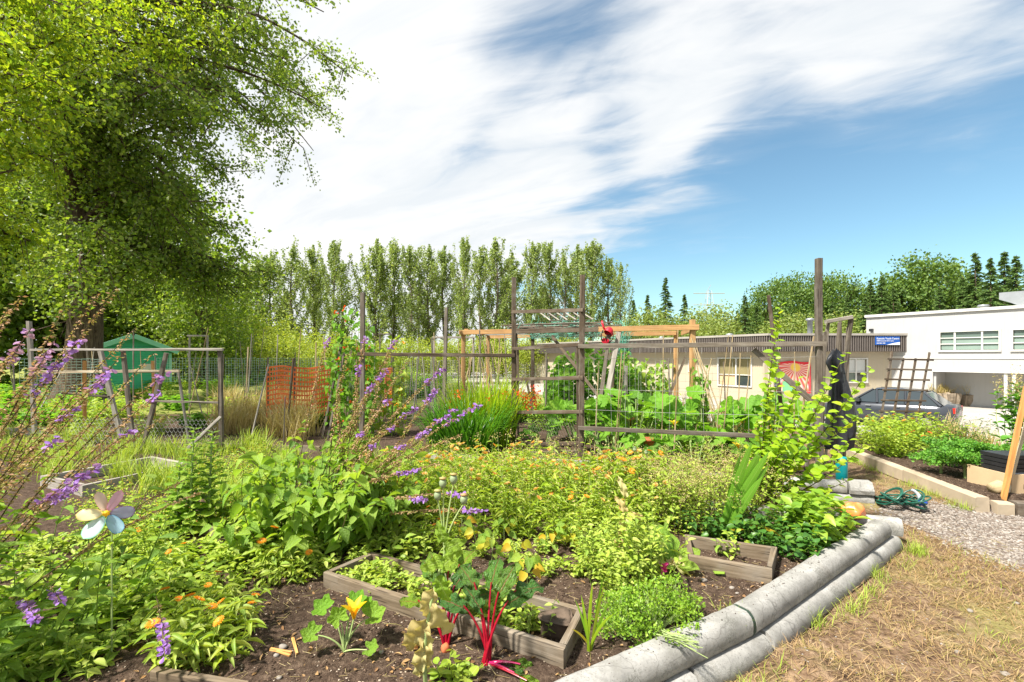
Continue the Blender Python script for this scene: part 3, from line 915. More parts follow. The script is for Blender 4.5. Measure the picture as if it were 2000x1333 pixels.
gm = sstep(0.5, 1.0, gx - 3.4 + 0.35 * wob(gx, gy, 1.5)) * sstep(0, 0.7, gy - 3.35 - 0.35 * (gx - 4) * 0.4 + 0.3 * wob(gx, gy, 2.1, 6)) * sstep(0.0, 0.6, 5.5 - gy + 0.2 * wob(gx, gy, 2.4, 12))
for nm, arr in (('turf', (1 - bedm) * (1 - 0.8 * gm)), ('gravel', gm * (1 - bedm)), ('far', sstep(13, 17, gy + np.abs(gx) * 0.3) * (drop_s(gx, gy) < 3.0) + sstep(28, 34, gy))):
    a = gme.attributes.new(nm, 'FLOAT', 'POINT')
    a.data.foreach_set('value', arr.astype(np.float32).ravel())
go = bpy.data.objects.new('ground', gme)
COL.objects.link(go)
tag(go, 'brown garden soil and trodden dry turf running back to the trees', 'ground', None, 'structure')

def hz(x, y):
    return float(height(np.array([float(x)]), np.array([float(y)]))[0])
def on(p, dz=0.0):
    return np.array([p[0], p[1], hz(p[0], p[1]) + dz])

# paved yard in front of the buildings, about a metre lower
ZP = -1.10
g = Geo()
o0 = np.array([4.6, 11.5]) + DN * 3.6
n1, n2 = 24, 24
tt = np.linspace(-40, 60, n1 + 1)
ss = np.linspace(0, 60, n2 + 1)
V = np.array([[*(o0 + DD * a + DN * b), ZP] for b in ss for a in tt])
ii = (np.arange(n2)[:, None] * (n1 + 1) + np.arange(n1)[None])
g.add(V, np.stack([ii, ii + 1, ii + n1 + 2, ii + n1 + 1], -1).reshape(-1, 4)[:, ::-1])
o = bpy.data.objects.new('pavement', g.mesh('pavement', M['paving']))
COL.objects.link(o)
tag(o, 'pale bleached paving of the yard in front of the white building', 'pavement', None, 'structure')

# ------------------------------------------------------------------ buildings
def on_plane(u, Q, n):
    Y = np.dot(Q, n) / ((u - 1000) / F * n[0] + n[1])
    return np.array([(u - 1000) / F * Y, Y])
def zrow(v, Y):
    return H - (v - VH) / F * Y
def quadwall(g, a, b, z0, z1, th=0.12, inward=None, mi=0):
    """upright slab from a to b (plan points); outer face on the line"""
    a, b = np.asarray(a, float), np.asarray(b, float)
    L = np.linalg.norm(b - a)
    ang = math.atan2(b[1] - a[1], b[0] - a[0])
    box(g, (0, 0, 0), (L, th, z1 - z0), ang, (a[0], a[1], z0), mi)
    return g
def wall_holes(root, name, a, b, z0, z1, holes, mat, th=0.12):
    """wall a->b (outer face looks to the right of a->b) with real openings; holes = (s0, s1, zb, zt)"""
    a, b = np.asarray(a, float), np.asarray(b, float)
    L = np.linalg.norm(b - a)
    ang = math.atan2(b[1] - a[1], b[0] - a[0])
    g = Geo()
    cuts = sorted(holes)
    s = 0.0
    for (s0, s1, zb, zt) in cuts:
        box(g, (s, 0, 0), (s0, th, z1 - z0), ang, (a[0], a[1], z0))
        box(g, (s0, 0, 0), (s1, th, zb - z0), ang, (a[0], a[1], z0))
        box(g, (s0, 0, zt - z0), (s1, th, z1 - z0), ang, (a[0], a[1], z0))
        s = s1
    box(g, (s, 0, 0), (L, th, z1 - z0), ang, (a[0], a[1], z0))
    return part(root, name, g, mat)
class Wall:
    def __init__(s, a, b):
        s.a, s.b = np.asarray(a, float), np.asarray(b, float)
        s.L = np.linalg.norm(s.b - s.a)
        s.d = (s.b - s.a) / s.L
        s.ang = math.atan2(s.d[1], s.d[0])
        s.n = np.array([s.d[1], -s.d[0]])       # outward (right of a->b)
    def s_of(s, u):
        p = on_plane(u, s.a, s.n)
        return float(np.dot(p - s.a, s.d)), p[1]
    def bx(s, g, s0, s1, o0, o1, z0, z1, mi=0):
        """box in wall coordinates: along, outward, up"""
        box(g, (s0, -o1, z0), (s1, -o0, z1), s.ang, (s.a[0], s.a[1], 0), mi)
        return g
def window(root, W, s0, s1, zb, zt, cols, rows, frame_mat, pane_mats, fw=0.07, sill=True, th=0.12):
    g = Geo()
    W.bx(g, s0 - fw, s1 + fw, -0.02, 0.05, zt, zt + fw)
    W.bx(g, s0 - fw, s1 + fw, -0.02, 0.07, zb - fw, zb)
    W.bx(g, s0 - fw, s0, -0.02, 0.05, zb + 0.001, zt - 0.001)
    W.bx(g, s1, s1 + fw, -0.02, 0.05, zb + 0.001, zt - 0.001)
    fr = part(root, 'window', g, frame_mat)
    cx = [s0 + (s1 - s0) * c for c in cols]
    rz_ = [zb + (zt - zb) * r for r in rows]
    g = Geo()
    for c in cx[1:-1]:
        W.bx(g, c - 0.035, c + 0.035, -0.07, 0.02, zb + 0.002, zt - 0.002)
    for r in rz_[1:-1]:
        W.bx(g, s0 + 0.002, s1 - 0.002, -0.065, 0.012, r - 0.022, r + 0.022)
    if g.n:
        m = part(root, 'mullion', g, frame_mat)
        m.parent = fr
    k = 0
    for i in range(len(cx) - 1):
        for j in range(len(rz_) - 1):
            g = Geo()
            W.bx(g, cx[i] + 0.03, cx[i + 1] - 0.03, -0.06, -0.05, rz_[j] + 0.018, rz_[j + 1] - 0.018)
            p = part(root, 'pane', g, pane_mats[k % len(pane_mats)])
            p.parent = fr
            k += 1
    return fr

# low building: front section facing the garden, long wing running back to the left
A = np.array([14.06, 25.0])
ZF0, ZF1 = 1.80, 2.80
B = np.array([21.70, 25.0])
low = thing('low_building', 'long low cream building with ribbed brown fascia behind the plots', 'building', (14.0, 30.0, ZP))
Wf = Wall((A[0] + 0.1, 25.55), (B[0] + 0.6, 25.55))
EW = A + DD * 27.0
ins = DN * 0.55
Ww = Wall(EW + ins, A + ins + np.array([0.0, 0.0]))
# wing wall: window with louvre blind and cardboard panel
s0, Y0 = Ww.s_of(1404); s1, Y1 = Ww.s_of(1467)
zb, zt = zrow(753, (Y0 + Y1) / 2), zrow(701, (Y0 + Y1) / 2)
sx0, Yx = Ww.s_of(1346); sx1, _ = Ww.s_of(1357)
wall_holes(low, 'wing_wall', Ww.a, Ww.b, ZP - 0.1, ZF1 - 0.1, [(sx0, sx1, zrow(725, Yx), zrow(705, Yx)), (s0, s1, zb, zt)], M['cream_wall'])
window(low, Ww, s0, s1, zb, zt, [0, 0.55, 1], [0, 0.40, 1], M['white_trim'], [M['kraft'], M['louvre'], M['darkglass'], M['louvre']])
window(low, Ww, sx0, sx1, zrow(725, Yx), zrow(705, Yx), [0, 1], [0, 1], M['white_trim'], [M['glass']], fw=0.05)
s0, Y0 = Wf.s_of(1652); s1, Y1 = Wf.s_of(1692)
zb, zt = zrow(746, 25.5), zrow(702, 25.5)
wall_holes(low, 'front_wall', Wf.a, Wf.b, ZP - 0.1, ZF1 - 0.1, [(s0, s1, zb, zt)], M['cream_wall'])
window(low, Wf, s0, s1, zb, zt, [0, 0.5, 1], [0, 0.42, 1], M['white_trim'], [M['glass'], M['curtain'], M['darkglass'], M['curtain']])
cw = Geo()
Wf.bx(cw, s0 + 0.04, s0 + 0.2, -0.045, -0.03, zb + 0.55, zt - 0.02)
part(low, 'curtain', cw, M['mauve'], label='purple curtain edge')
for nm, a, b in (('fascia', A, B), ('fascia', EW, A)):
    W = Wall(a, b)
    g = Geo()
    W.bx(g, 0.0, W.L, -0.08, 0.0, ZF0, ZF1 - 0.12)
    fo = part(low, nm, g, M['fascia'])
    g = Geo()
    k = np.arange(0.04, W.L, 0.125)
    for q in k:
        W.bx(g, q, q + 0.048, 0.001, 0.03, ZF0 + 0.01, ZF1 - 0.13)
    rb = part(low, 'ribbing', g, M['fascia_rib'], kind='stuff')
    rb.parent = fo
    g = Geo()
    W.bx(g, -0.03, W.L + 0.03, -0.3, 0.06, ZF1 - 0.118, ZF1)
    part(low, 'flashing', g, M['flashing'])
g = Geo()
V = np.array([[*EW, 0], [*A, 0], [*B, 0], [*(B + DN * 9), 0], [*(EW + DN * 9), 0]])
for z in (ZF0 + 0.02, ZF1 - 0.14):
    V[:, 2] = z
    g.add(V + np.array([0.05, 0.05, 0]), np.array([[0, 1, 2, 3, 4]]))
part(low, 'roof', g, M['roof'])
W = Wf
g = Geo()
sb0, _ = W.s_of(1508); sb1, _ = W.s_of(1582)
n = 12
tq = np.linspace(0, 1, n + 1)
zb_, zt_ = zrow(767, 25.4), zrow(707, 25.4)
V, UV = [], []
for t in tq:
    sag = 0.05 * math.sin(t * PI * 3) - 0.03 * math.sin(t * PI)
    for zz, k in ((zb_ + 0.06 * math.sin(t * 5), 0), (zt_ - sag * 0.6, 1)):
        pnt = W.a + W.d * (sb0 + (sb1 - sb0) * t) + W.n * (0.06 + 0.03 * math.sin(t * 14 + k))
        V.append((pnt[0], pnt[1], zz)); UV.append((t, k))
Fq = np.array([(2 * i, 2 * i + 2, 2 * i + 3, 2 * i + 1) for i in range(n)])
g.add(V, Fq, UV)
single('banner', g, M['banner'], 'painted red and orange sunburst banner hung on the cream building wall', 'banner', smooth=True)
# roof vents
def vent(u, v0, v1, Y, w):
    x, _, zt = P(u, v0, Y)
    zb = ZF1 - 0.15
    r = w / F * Y / 2
    g = Geo()
    lathe(g, [(r * 0.75, zb), (r * 0.75, zt - r * 0.9), (r * 1.15, zt - r * 0.85), (r * 1.2, zt - r * 0.2), (r * 0.7, zt), (0.0, zt + 0.02)], (x, Y, 0), 14)
    return g
single('roof_vent', vent(1582, 622, 652, 27.0, 12), M['metal'], 'tall metal flue with round cap on the low building roof', 'vent', smooth=True)
single('roof_vent', vent(1425, 652, 664, 31.0, 11), M['metal'], 'small domed vent on the long wing roof', 'vent', smooth=True)
single('roof_vent', vent(1292, 658, 668, 38.0, 8), M['metal'], 'tiny far vent on the long wing roof', 'vent', smooth=True)
# blue sign on the fascia
WS = Wall(A, B)
s0, _ = WS.s_of(1708); s1, _ = WS.s_of(1755.5)
sign = thing('building_sign', 'blue youth centre sign with white lettering on the ribbed fascia', 'sign', (A[0] + s0, 24.9, 2.0))
g = Geo()
z0, z1 = zrow(674, 25), zrow(658, 25)
WS.bx(g, s0, s1, 0.04, 0.07, z0, z1)
part(sign, 'panel', g, M['signblue'])
g = Geo()
zz = lambda f: z0 + (z1 - z0) * f
a0 = A + WS.d * (s0 + (s1 - s0) * 0.45); a1 = A + WS.d * s1
yy = 25.0 - 0.076
g.add([[a0[0], yy, z0], [a1[0], yy, z0], [a1[0], yy, zz(0.34)], [(a0[0] + a1[0]) / 2, yy, zz(0.2)]], np.array([[0, 1, 2, 3]]))
part(sign, 'swoosh', g, M['signwhite'])
def text_mesh(txt, size, mat, ext=0.002):
    cu = bpy.data.curves.new('lettering', 'FONT')
    cu.body = txt
    cu.size = size
    cu.extrude = ext
    ob = bpy.data.objects.new('lettering', cu)
    COL.objects.link(ob)
    dg = bpy.context.evaluated_depsgraph_get()
    me = bpy.data.meshes.new_from_object(ob.evaluated_get(dg))
    bpy.data.objects.remove(ob)
    me.materials.clear()
    me.materials.append(mat)
    return me
for txt, fz, sz in (('Eastside Youth Centre', 0.66, 0.135), ('2050 Queensland Crescent', 0.42, 0.085), ('604 000 1000', 0.14, 0.085)):
    me = text_mesh(txt, sz, M['signwhite'])
    o = inst(sign, 'lettering', me, Matrix.Translation((0.06, -0.0 + (25 - 0.078 - 24.9), zz(fz) - 2.0)) @ Matrix.Rotation(R(90), 4, 'X'))
    o['kind'] = 'stuff'

# white two-storey building
WQ = np.array([21.65, 25.0])
nrmw = -DN
pL = on_plane(1692, WQ, nrmw); pR = on_plane(2190, WQ, nrmw)
Ww2 = Wall(pL, pR)
zr_at = lambda u, v: zrow(v, on_plane(u, WQ, nrmw)[1])
ZT = zr_at(1755, 617)
ZS = zr_at(1900, 724)
wb = thing('white_building', 'white boarded two-storey building with strip windows and open ground floor', 'building', (float(pL[0]) + 2, float(pL[1]) + 3, ZP))
sA0, YA = Ww2.s_of(1837); sA1, _ = Ww2.s_of(1951)
sB0, _ = Ww2.s_of(1979); sB1, _ = Ww2.s_of(2085)
zb, zt = zr_at(1890, 684), zr_at(1890, 648)
sR0, _ = Ww2.s_of(1822)
wall_holes(wb, 'upper_wall', Ww2.a, Ww2.b, ZS, ZT, [(sA0, sA1, zb, zt), (sB0, sB1, zb, zt)], M['white_wall'])
g = Geo()
Ww2.bx(g, 0, sR0, -0.12, 0.0, ZP - 0.1, ZS - 0.001)
part(wb, 'lower_wall', g, M['white_wall'])
g = Geo()
Ww2.bx(g, sR0, Ww2.L, -1.6, -1.45, ZP - 0.1, ZS)
Ww2.bx(g, sR0 - 0.05, sR0 + 0.1, -1.44, -0.13, ZP - 0.1, ZS - 0.003)
part(wb, 'recess_wall', g, M['white_wall'])
g = Geo()
Ww2.bx(g, sR0, Ww2.L, -1.44, -0.125, ZS, ZS + 0.05)
part(wb, 'soffit', g, M['white_trim'])
g = Geo()
Ww2.bx(g, 0, 0.12, -9.0, -0.125, ZP - 0.1, ZT - 0.01)
part(wb, 'end_wall', g, M['white_wall'])
g = Geo()
Ww2.bx(g, -0.05, Ww2.L, -9.0, 0.10, ZT, ZT + 0.14)
part(wb, 'roof', g, M['white_trim'])
g = Geo()
Ww2.bx(g, -0.02, Ww2.L, -0.0, 0.035, zr_at(1860, 701), zr_at(1860, 696))
Ww2.bx(g, sR0, Ww2.L, 0.001, 0.04, ZS - 0.10, ZS + 0.03)
part(wb, 'trim_band', g, M['white_trim'])
for u in (1964, 1980, 2030):
    s, _ = Ww2.s_of(u)
    g = Geo()
    Ww2.bx(g, s - 0.06, s + 0.06, -0.16, -0.02, ZP, ZS - 0.105)
    part(wb, 'column', g, M['white_trim'])
pm = [M['blind'], M['blind'], M['glass']]
window(wb, Ww2, sA0, sA1, zb, zt, [0, 0.26, 0.73, 1], [0, 0.34, 0.67, 1], M['white_trim'], pm, 0.09)
window(wb, Ww2, sB0, sB1, zb, zt, [0, 0.26, 0.73, 1], [0, 0.34, 0.67, 1], M['white_trim'], pm, 0.09)
g = Geo()
s, _ = Ww2.s_of(1700)
Ww2.bx(g, s, s + 0.16, 0.0, 0.2, zr_at(1700, 648), zr_at(1700, 643))
part(wb, 'wall_lamp', g, M['black'])
# rooftop plant
s0, Yh = Ww2.s_of(1936); s1, _ = Ww2.s_of(2060)
hv = thing('rooftop_ventilation_unit', 'grey metal ventilation unit with flared end on the white roof', 'ventilation unit', (float(pR[0]), float(pR[1]), ZT))
g = Geo()
a = Ww2.a + Ww2.d * (s0 + 0.5) - Ww2.n * 2.5
h = zrow(580, Yh + 2) - ZT - 0.12
prof = [(-0.75, 0.35), (0.75, 0.35)]
V = []
for sx_, z0_, z1_ in ((-0.5, 0.45, h), (-0.1, 0.25, h), (0.3, 0.0, h), (3.2, 0.0, h)):
    for oo in (-1.2, 1.2):
        pt = a + Ww2.d * sx_ + Ww2.n * oo
        V += [(pt[0], pt[1], ZT + 0.145 + z0_), (pt[0], pt[1], ZT + 0.145 + z1_)]
Fq = []
for i in range(3):
    b_ = i * 4
    Fq += [(b_, b_ + 1, b_ + 5, b_ + 4), (b_ + 2, b_ + 6, b_ + 7, b_ + 3), (b_ + 1, b_ + 3, b_ + 7, b_ + 5), (b_, b_ + 4, b_ + 6, b_ + 2)]
Fq += [(0, 2, 3, 1), (12, 13, 15, 14)]
g.add(V, np.array(Fq))
part(hv, 'casing', g, M['metal'])
g = Geo()
box(g, (0, -1.21, 0.02), (0.04, -1.20, h), Ww2.ang, (*(a + Ww2.d * 1.25), ZT + 0.14))
part(hv, 'seam', g, M['flashing'])
sv, _ = Ww2.s_of(1902)
pt = Ww2.a + Ww2.d * sv - Ww2.n * 1.5
g = Geo()
lathe(g, [(0.12, ZT + 0.13), (0.12, ZT + 0.3), (0.24, ZT + 0.31), (0.2, ZT + 0.40), (0, ZT + 0.42)], (pt[0], pt[1], 0), 12)
single('roof_vent', g, M['metal'], 'flat capped vent on the white building roof', 'vent', smooth=True)

# stone troughs before the recess
for (u0, u1, v0, v1, lab) in ((1806, 1862, 768, 786, 'rough stone trough of dry grass standing nearer the recess corner'), (1873, 1937, 771, 791, 'rough stone trough of dry grass beside the white column')):
    Y = 24.2
    x0, x1 = (u0 - 1000) / F * Y, (u1 - 1000) / F * Y
    t_ = thing('stone_trough', lab, 'planter', ((x0 + x1) / 2, Y, ZP), 'stone troughs in front of the recess')
    g = Geo()
    nseg = 14
    hh = (zrow(v0, Y) - ZP)
    V = []
    for i in range(nseg + 1):
        xx = x0 + (x1 - x0) * i / nseg
        for (yy, zz_) in ((-0.32, 0.0), (-0.42, hh * 0.5), (-0.44, hh), (-0.3, hh), (0.3, hh), (0.44, hh), (0.4, 0.0)):
            V.append((xx, Y + yy + rng.normal(0, 0.035), ZP + max(0, zz_ + rng.normal(0, 0.03))))
    ii = np.arange(nseg)[:, None] * 7 + np.arange(6)[None]
    g.add(V, [np.stack([ii, ii + 7, ii + 8, ii + 1], -1).reshape(-1, 4)[:, ::-1], np.array([[0, 1, 2, 3, 4, 5, 6]]), (np.array([[6, 5, 4, 3, 2, 1, 0]]) + nseg * 7)])
    part(t_, 'trough', g, M['planter'])
    g = Geo()
    n = 260
    Bp = np.stack([rng.uniform(x0 + 0.1, x1 - 0.1, n), Y + rng.uniform(-0.3, 0.3, n), np.full(n, ZP + hh)], 1)
    blades(g, Bp, rng.uniform(0, 6.28, n), rng.uniform(0.1, 0.7, n), rng.uniform(0.2, 0.75, n), 0.02, rng.uniform(0.2, 1.2, n), 4)
    part(t_, 'dry_grass', g, M['straw'], kind='stuff')

# parked hatchback
def make_car():
    car = thing('parked_car', 'dark grey hatchback parked behind the leaning trellis', 'car', (0, 0, 0))
    # stations along length (x), front at +x
    st = [(-2.05, 0.42, 0.86, 0.66), (-1.98, 0.25, 0.93, 0.78), (-1.6, 0.20, 0.95, 0.85), (-0.9, 0.18, 0.94, 0.875), (0.0, 0.18, 0.92, 0.88), (0.8, 0.18, 0.90, 0.87), (1.25, 0.2, 0.86, 0.85), (1.7, 0.24, 0.76, 0.80), (2.0, 0.30, 0.66, 0.68), (2.1, 0.40, 0.58, 0.52)]
    g = Geo()
    V = []
    for (x, zb, zt, w) in st:
        zm = (zb + zt) / 2
        for (y, z) in ((-w * 0.86, zb), (-w * 0.98, zb + 0.1), (-w, zm + 0.06), (-w * 0.97, zt - 0.06), (-w * 0.86, zt), (0, zt + 0.03), (w * 0.86, zt), (w * 0.97, zt - 0.06), (w, zm + 0.06), (w * 0.98, zb + 0.1), (w * 0.86, zb), (0, zb)):
            V.append((x, y, z))
    k = 12
    ii = np.arange(len(st) - 1)[:, None] * k
    jj = np.arange(k)[None]
    Fq = np.stack([ii + jj, ii + (jj + 1) % k, ii + k + (jj + 1) % k, ii + k + jj], -1).reshape(-1, 4)
    g.add(V, [Fq[:, ::-1], np.arange(k)[None], (np.arange(k)[None, ::-1] + (len(st) - 1) * k)])
    part(car, 'body', g, M['carpaint'], smooth=True, world=False)
    # cabin: roof and pillars, glass slightly inset
    roofp = [(-1.78, 0.93), (-1.25, 1.36), (-0.6, 1.44), (0.15, 1.42), (0.95, 0.92)]
    wb_, wt_ = 0.80, 0.60
    g = Geo()
    Vr = []
    for (x, z) in roofp:
        f = (z - 0.92) / 0.5
        w = wb_ + (wt_ - wb_) * max(0, min(1, f))
        Vr += [(x, -w, z), (x, -w * 0.7, z + 0.03), (x, w * 0.7, z + 0.03), (x, w, z)]
    Fr = [(4 * i + j, 4 * i + j + 1, 4 * i + j + 5, 4 * i + j + 4) for i in (1, 2) for j in range(3)]
    g.add(Vr, np.array(Fr)[:, ::-1])
    for sgn in (-1, 1):
        for (xa, xb) in ((-1.70, -1.25), (-0.78, -0.72), (0.05, 0.1), (0.86, 0.2)):
            za = 0.92
            zb = 1.36 if xa < -1 else 1.42
            pole(g, (xa, sgn * wb_ * 0.985, za), (xb, sgn * wt_ * 0.99, zb), 0.045, 0.035, 6)
    part(car, 'cabin', g, M['carpaint'], smooth=False, world=False)
    for sgn in (-1, 1):
        for (xa, xb, xc, xd) in ((-1.62, -0.80, -0.74, -1.20), (-0.72, 0.02, 0.06, -0.69), (0.10, 0.82, 0.24, 0.13)):
            g = Geo()
            wb2, wt2 = wb_ - 0.03, wt_ + 0.0
            g.add([(xa, sgn * wb2, 0.93), (xb, sgn * wb2, 0.93), (xc, sgn * wt2, 1.39), (xd, sgn * wt2, 1.39)], np.array([[0, 1, 2, 3]]))
            part(car, 'side_window', g, M['darkglass'], world=False)
    g = Geo()
    g.add([(-1.77, -0.74, 0.95), (-1.77, 0.74, 0.95), (-1.27, 0.58, 1.36), (-1.27, -0.58, 1.36)], np.array([[0, 1, 2, 3]]))
    part(car, 'rear_window', g, M['darkglass'], world=False)
    g = Geo()
    g.add([(0.94, -0.74, 0.93), (0.94, 0.74, 0.93), (0.17, 0.58, 1.41), (0.17, -0.58, 1.41)], np.array([[0, 1, 2, 3]]))
    part(car, 'windscreen', g, M['darkglass'], world=False)
    for x in (-1.3, 1.3):
        for sgn in (-1, 1):
            g = Geo()
            lathe(g, [(0.20, -0.10), (0.30, -0.10), (0.32, -0.06), (0.32, 0.06), (0.30, 0.10), (0.20, 0.10)], (x, sgn * 0.78, 0.32), 20, axis=(0, 1, 0))
            w_ = part(car, 'wheel', g, M['tyre'], world=False)
            g = Geo()
            lathe(g, [(0.0, 0.085), (0.08, 0.09), (0.2, 0.07), (0.205, -0.07), (0.0, -0.07)], (x, sgn * 0.78, 0.32), 16, axis=(0, sgn, 0))
            r_ = part(car, 'rim', g, M['metal'], world=False)
            r_.parent = w_
    for sgn in (-1, 1):
        g = Geo()
        box(g, (-2.05, sgn * 0.62 - 0.12, 0.70), (-1.93, sgn * 0.62 + 0.12, 0.88))
        part(car, 'tail_light', g, M['redlamp'], world=False)
        g = Geo()
        box(g, (1.86, sgn * 0.6 - 0.12, 0.56), (2.03, sgn * 0.6 + 0.12, 0.68))
        part(car, 'headlight', g, M['metal'], world=False)
        g = Geo()
        box(g, (0.55, sgn * 0.86 - 0.09, 0.93), (0.70, sgn * 0.86 + 0.09, 1.06))
        part(car, 'door_mirror', g, M['carpaint'], world=False)
        for x in (-0.62, 0.22):
            g = Geo()
            box(g, (x, sgn * 0.885 - 0.012, 0.80), (x + 0.16, sgn * 0.885 + 0.012, 0.83))
            part(car, 'door_handle', g, M['metal'], world=False)
    return car
car = make_car()
car.location = (14.25, 17.4, ZP + 0.002)
car.rotation_euler = (0, 0, R(128))

# ------------------------------------------------------------------ green shed
def make_shed():
    sh = thing('garden_shed', 'green painted wooden shed with gable roof under the big tree', 'shed', (-17.0, 20.4, 0.0), rz=R(44))
    w, dpt, he, hp = 1.40, 2.4, 1.80, 2.42
    g = Geo()
    box(g, (-w, 0, 0), (w, dpt, he))
    g.add([(-w, 0.0, he), (w, 0.0, he), (0, 0.0, hp), (-w, dpt, he), (w, dpt, he), (0, dpt, hp)], [np.array([[0, 1, 2], [5, 4, 3]])])
    part(sh, 'wall', g, M['shed'], world=False)
    g = Geo()
    for i in range(18):
        z = 0.02 + i * 0.108
        box(g, (-w + 0.02, -0.035 + 0.0, z), (w - 0.02, -0.003, z + 0.098))
    part(sh, 'siding', g, M['shed'], world=False, kind='stuff')
    for sgn in (-1, 1):
        g = Geo()
        e = np.array([sgn * (w + 0.22), 0, he - 0.09 * 1.0])
        pk = np.array([0, 0, hp + 0.0])
        nrm_ = nz(np.array([sgn * (hp - he), 0, w]))
        V = []
        for yy in (-0.28, dpt + 0.2):
            for q, o_ in ((e, 0.02), (pk, 0.02), (pk, 0.09), (e, 0.09)):
                V.append(q + nrm_ * o_ + np.array([0, yy, 0]))
        g.add(V, np.array([[0, 1, 2, 3], [7, 6, 5, 4], [3, 2, 6, 7], [0, 4, 5, 1], [0, 3, 7, 4], [1, 5, 6, 2]]))
        part(sh, 'roof', g, M['shingle'], world=False)
        g = Geo()
        a_, b_ = e + nrm_ * 0.02, pk + nrm_ * 0.02 + np.array([sgn * 0.02, 0, 0])
        board(g, (a_[0], -0.31, a_[2]), (b_[0], -0.31, b_[2]), 0.04, 0.20, jit=0)
        part(sh, 'barge_board', g, M['shedtrim'], world=False)
        g = Geo()
        board(g, (sgn * (w - 0.05), -0.06, 0.0), (sgn * (w - 0.05), -0.06, he - 0.12), 0.10, 0.05, up=(0, 1, 0), jit=0)
        part(sh, 'corner_board', g, M['shedtrim'], world=False)
    g = Geo()
    box(g, (0.30, -0.07, 0.95), (0.66, -0.04, 1.2))
    part(sh, 'notice', g, M['white_trim'], world=False)
    return sh
make_shed()

# ------------------------------------------------------------------ trees
def bez(a, b, c, n):
    t = np.linspace(0, 1, n)[:, None]
    return (1 - t) ** 2 * np.asarray(a) + 2 * t * (1 - t) * np.asarray(b) + t * t * np.asarray(c)

def leaf_cloud(g, Pn, size, hang=0.35, asp=0.75, T=L2, var=0.3):
    n = len(Pn)
    D = rand_dirs(n)
    D[:, 2] -= hang
    N = rand_dirs(n, 0.9)
    L = size * rng.uniform(1 - var, 1 + var, n)
    leaves(g, T, Pn, D, N, L, L * asp)

# the big cottonwood on the left
def cottonwood():
    Tx, Ty = -14.6, 15.2
    t = thing('cottonwood_tree', 'huge dark-trunked leafy tree towering over the green shed', 'tree', (Tx, Ty, 0))
    g = Geo()
    z = np.linspace(-0.1, 17.5, 22)
    pts = np.stack([Tx + 0.25 * np.sin(z * 0.45) + 0.035 * z, Ty + 0.15 * np.cos(z * 0.5), z], 1)
    rad = 0.50 * (1 - z / 21) + 0.32 * np.exp(-np.maximum(z, 0) * 1.5)
    tube(g, pts, rad, 14)
    g.V[-1] += rng.normal(0, 0.03, g.V[-1].shape)
    part(t, 'trunk', g, M['bark'], smooth=True)
    gl, gb = Geo(), Geo()
    RR = lambda zz: np.interp(zz, [0, 3.2, 6, 9.1, 11, 13.3, 16, 18], [3.3, 4.4, 5.0, 5.7, 7.0, 9.6, 8.0, 5])
    LP = []
    for k in range(84):
        z0 = rng.uniform(3.4, 15.5)
        az = rng.uniform(-PI, PI)
        if k < 40:
            az = rng.uniform(-1.25, 0.75)
        reach = RR(z0 + 1) * rng.uniform(0.62, 1.0) * (1.0 if abs(az) < 1.0 else 0.85)
        i0 = np.argmin(abs(z - z0))
        a = pts[i0]
        hd = np.array([math.cos(az), math.sin(az), 0])
        tip = a + hd * reach + np.array([0, 0, rng.uniform(-2.0, 1.2)])
        mid = a + hd * reach * 0.5 + np.array([0, 0, rng.uniform(0.9, 2.2)])
        tip[2] = max(tip[2], 3.9)
        q = bez(a, mid, tip, 9)
        tube(gb, q, np.linspace(0.11, 0.018, 9), 5)
        nb = 15
        tt = rng.uniform(0.22, 1.0, nb)
        bi = np.stack([np.interp(tt, np.linspace(0, 1, 9), q[:, c]) for c in range(3)], 1)
        dirs = nz(rng.normal(0, 1, (nb, 3)) + hd * 0.7 + np.array([0, 0, -0.35]))
        ln = rng.uniform(0.7, 1.9, nb)
        be = bi + dirs * ln[:, None] + np.array([0, 0, -0.25]) * ln[:, None]
        tubes(gb, bi, be, 0.022, 0.006, 3)
        for j in range(nb):
            m = 80
            f = rng.random(m)[:, None] ** 0.8
            LP.append(bi[j] + (be[j] - bi[j]) * f + rng.normal(0, 0.16, (m, 3)))
    for k in range(110):
        zq = rng.uniform(3.0, 13)
        i0 = np.argmin(abs(z - zq))
        a = pts[i0] + rng.normal(0, 0.12, 3)
        d_ = nz(rng.normal(0, 1, 3) * np.array([1, 1, 0.4]) + np.array([0, -0.4, 0]))
        e_ = a + d_ * rng.uniform(0.8, 1.8) + np.array([0, 0, -0.3])
        tubes(gb, a[None], e_[None], 0.02, 0.005, 3)
        LP.append(a + (e_ - a) * rng.uniform(0.3, 1, (75, 1)) + rng.normal(0, 0.2, (75, 3)))
    LP = np.concatenate(LP)
    LP = LP[LP[:, 2] > 2.75]
    leaf_cloud(gl, LP, 0.108, 0.5, 0.8, var=0.45)
    part(t, 'limbs', gb, M['bark'])
    part(t, 'crown', gl, M['cotton'])
cottonwood()

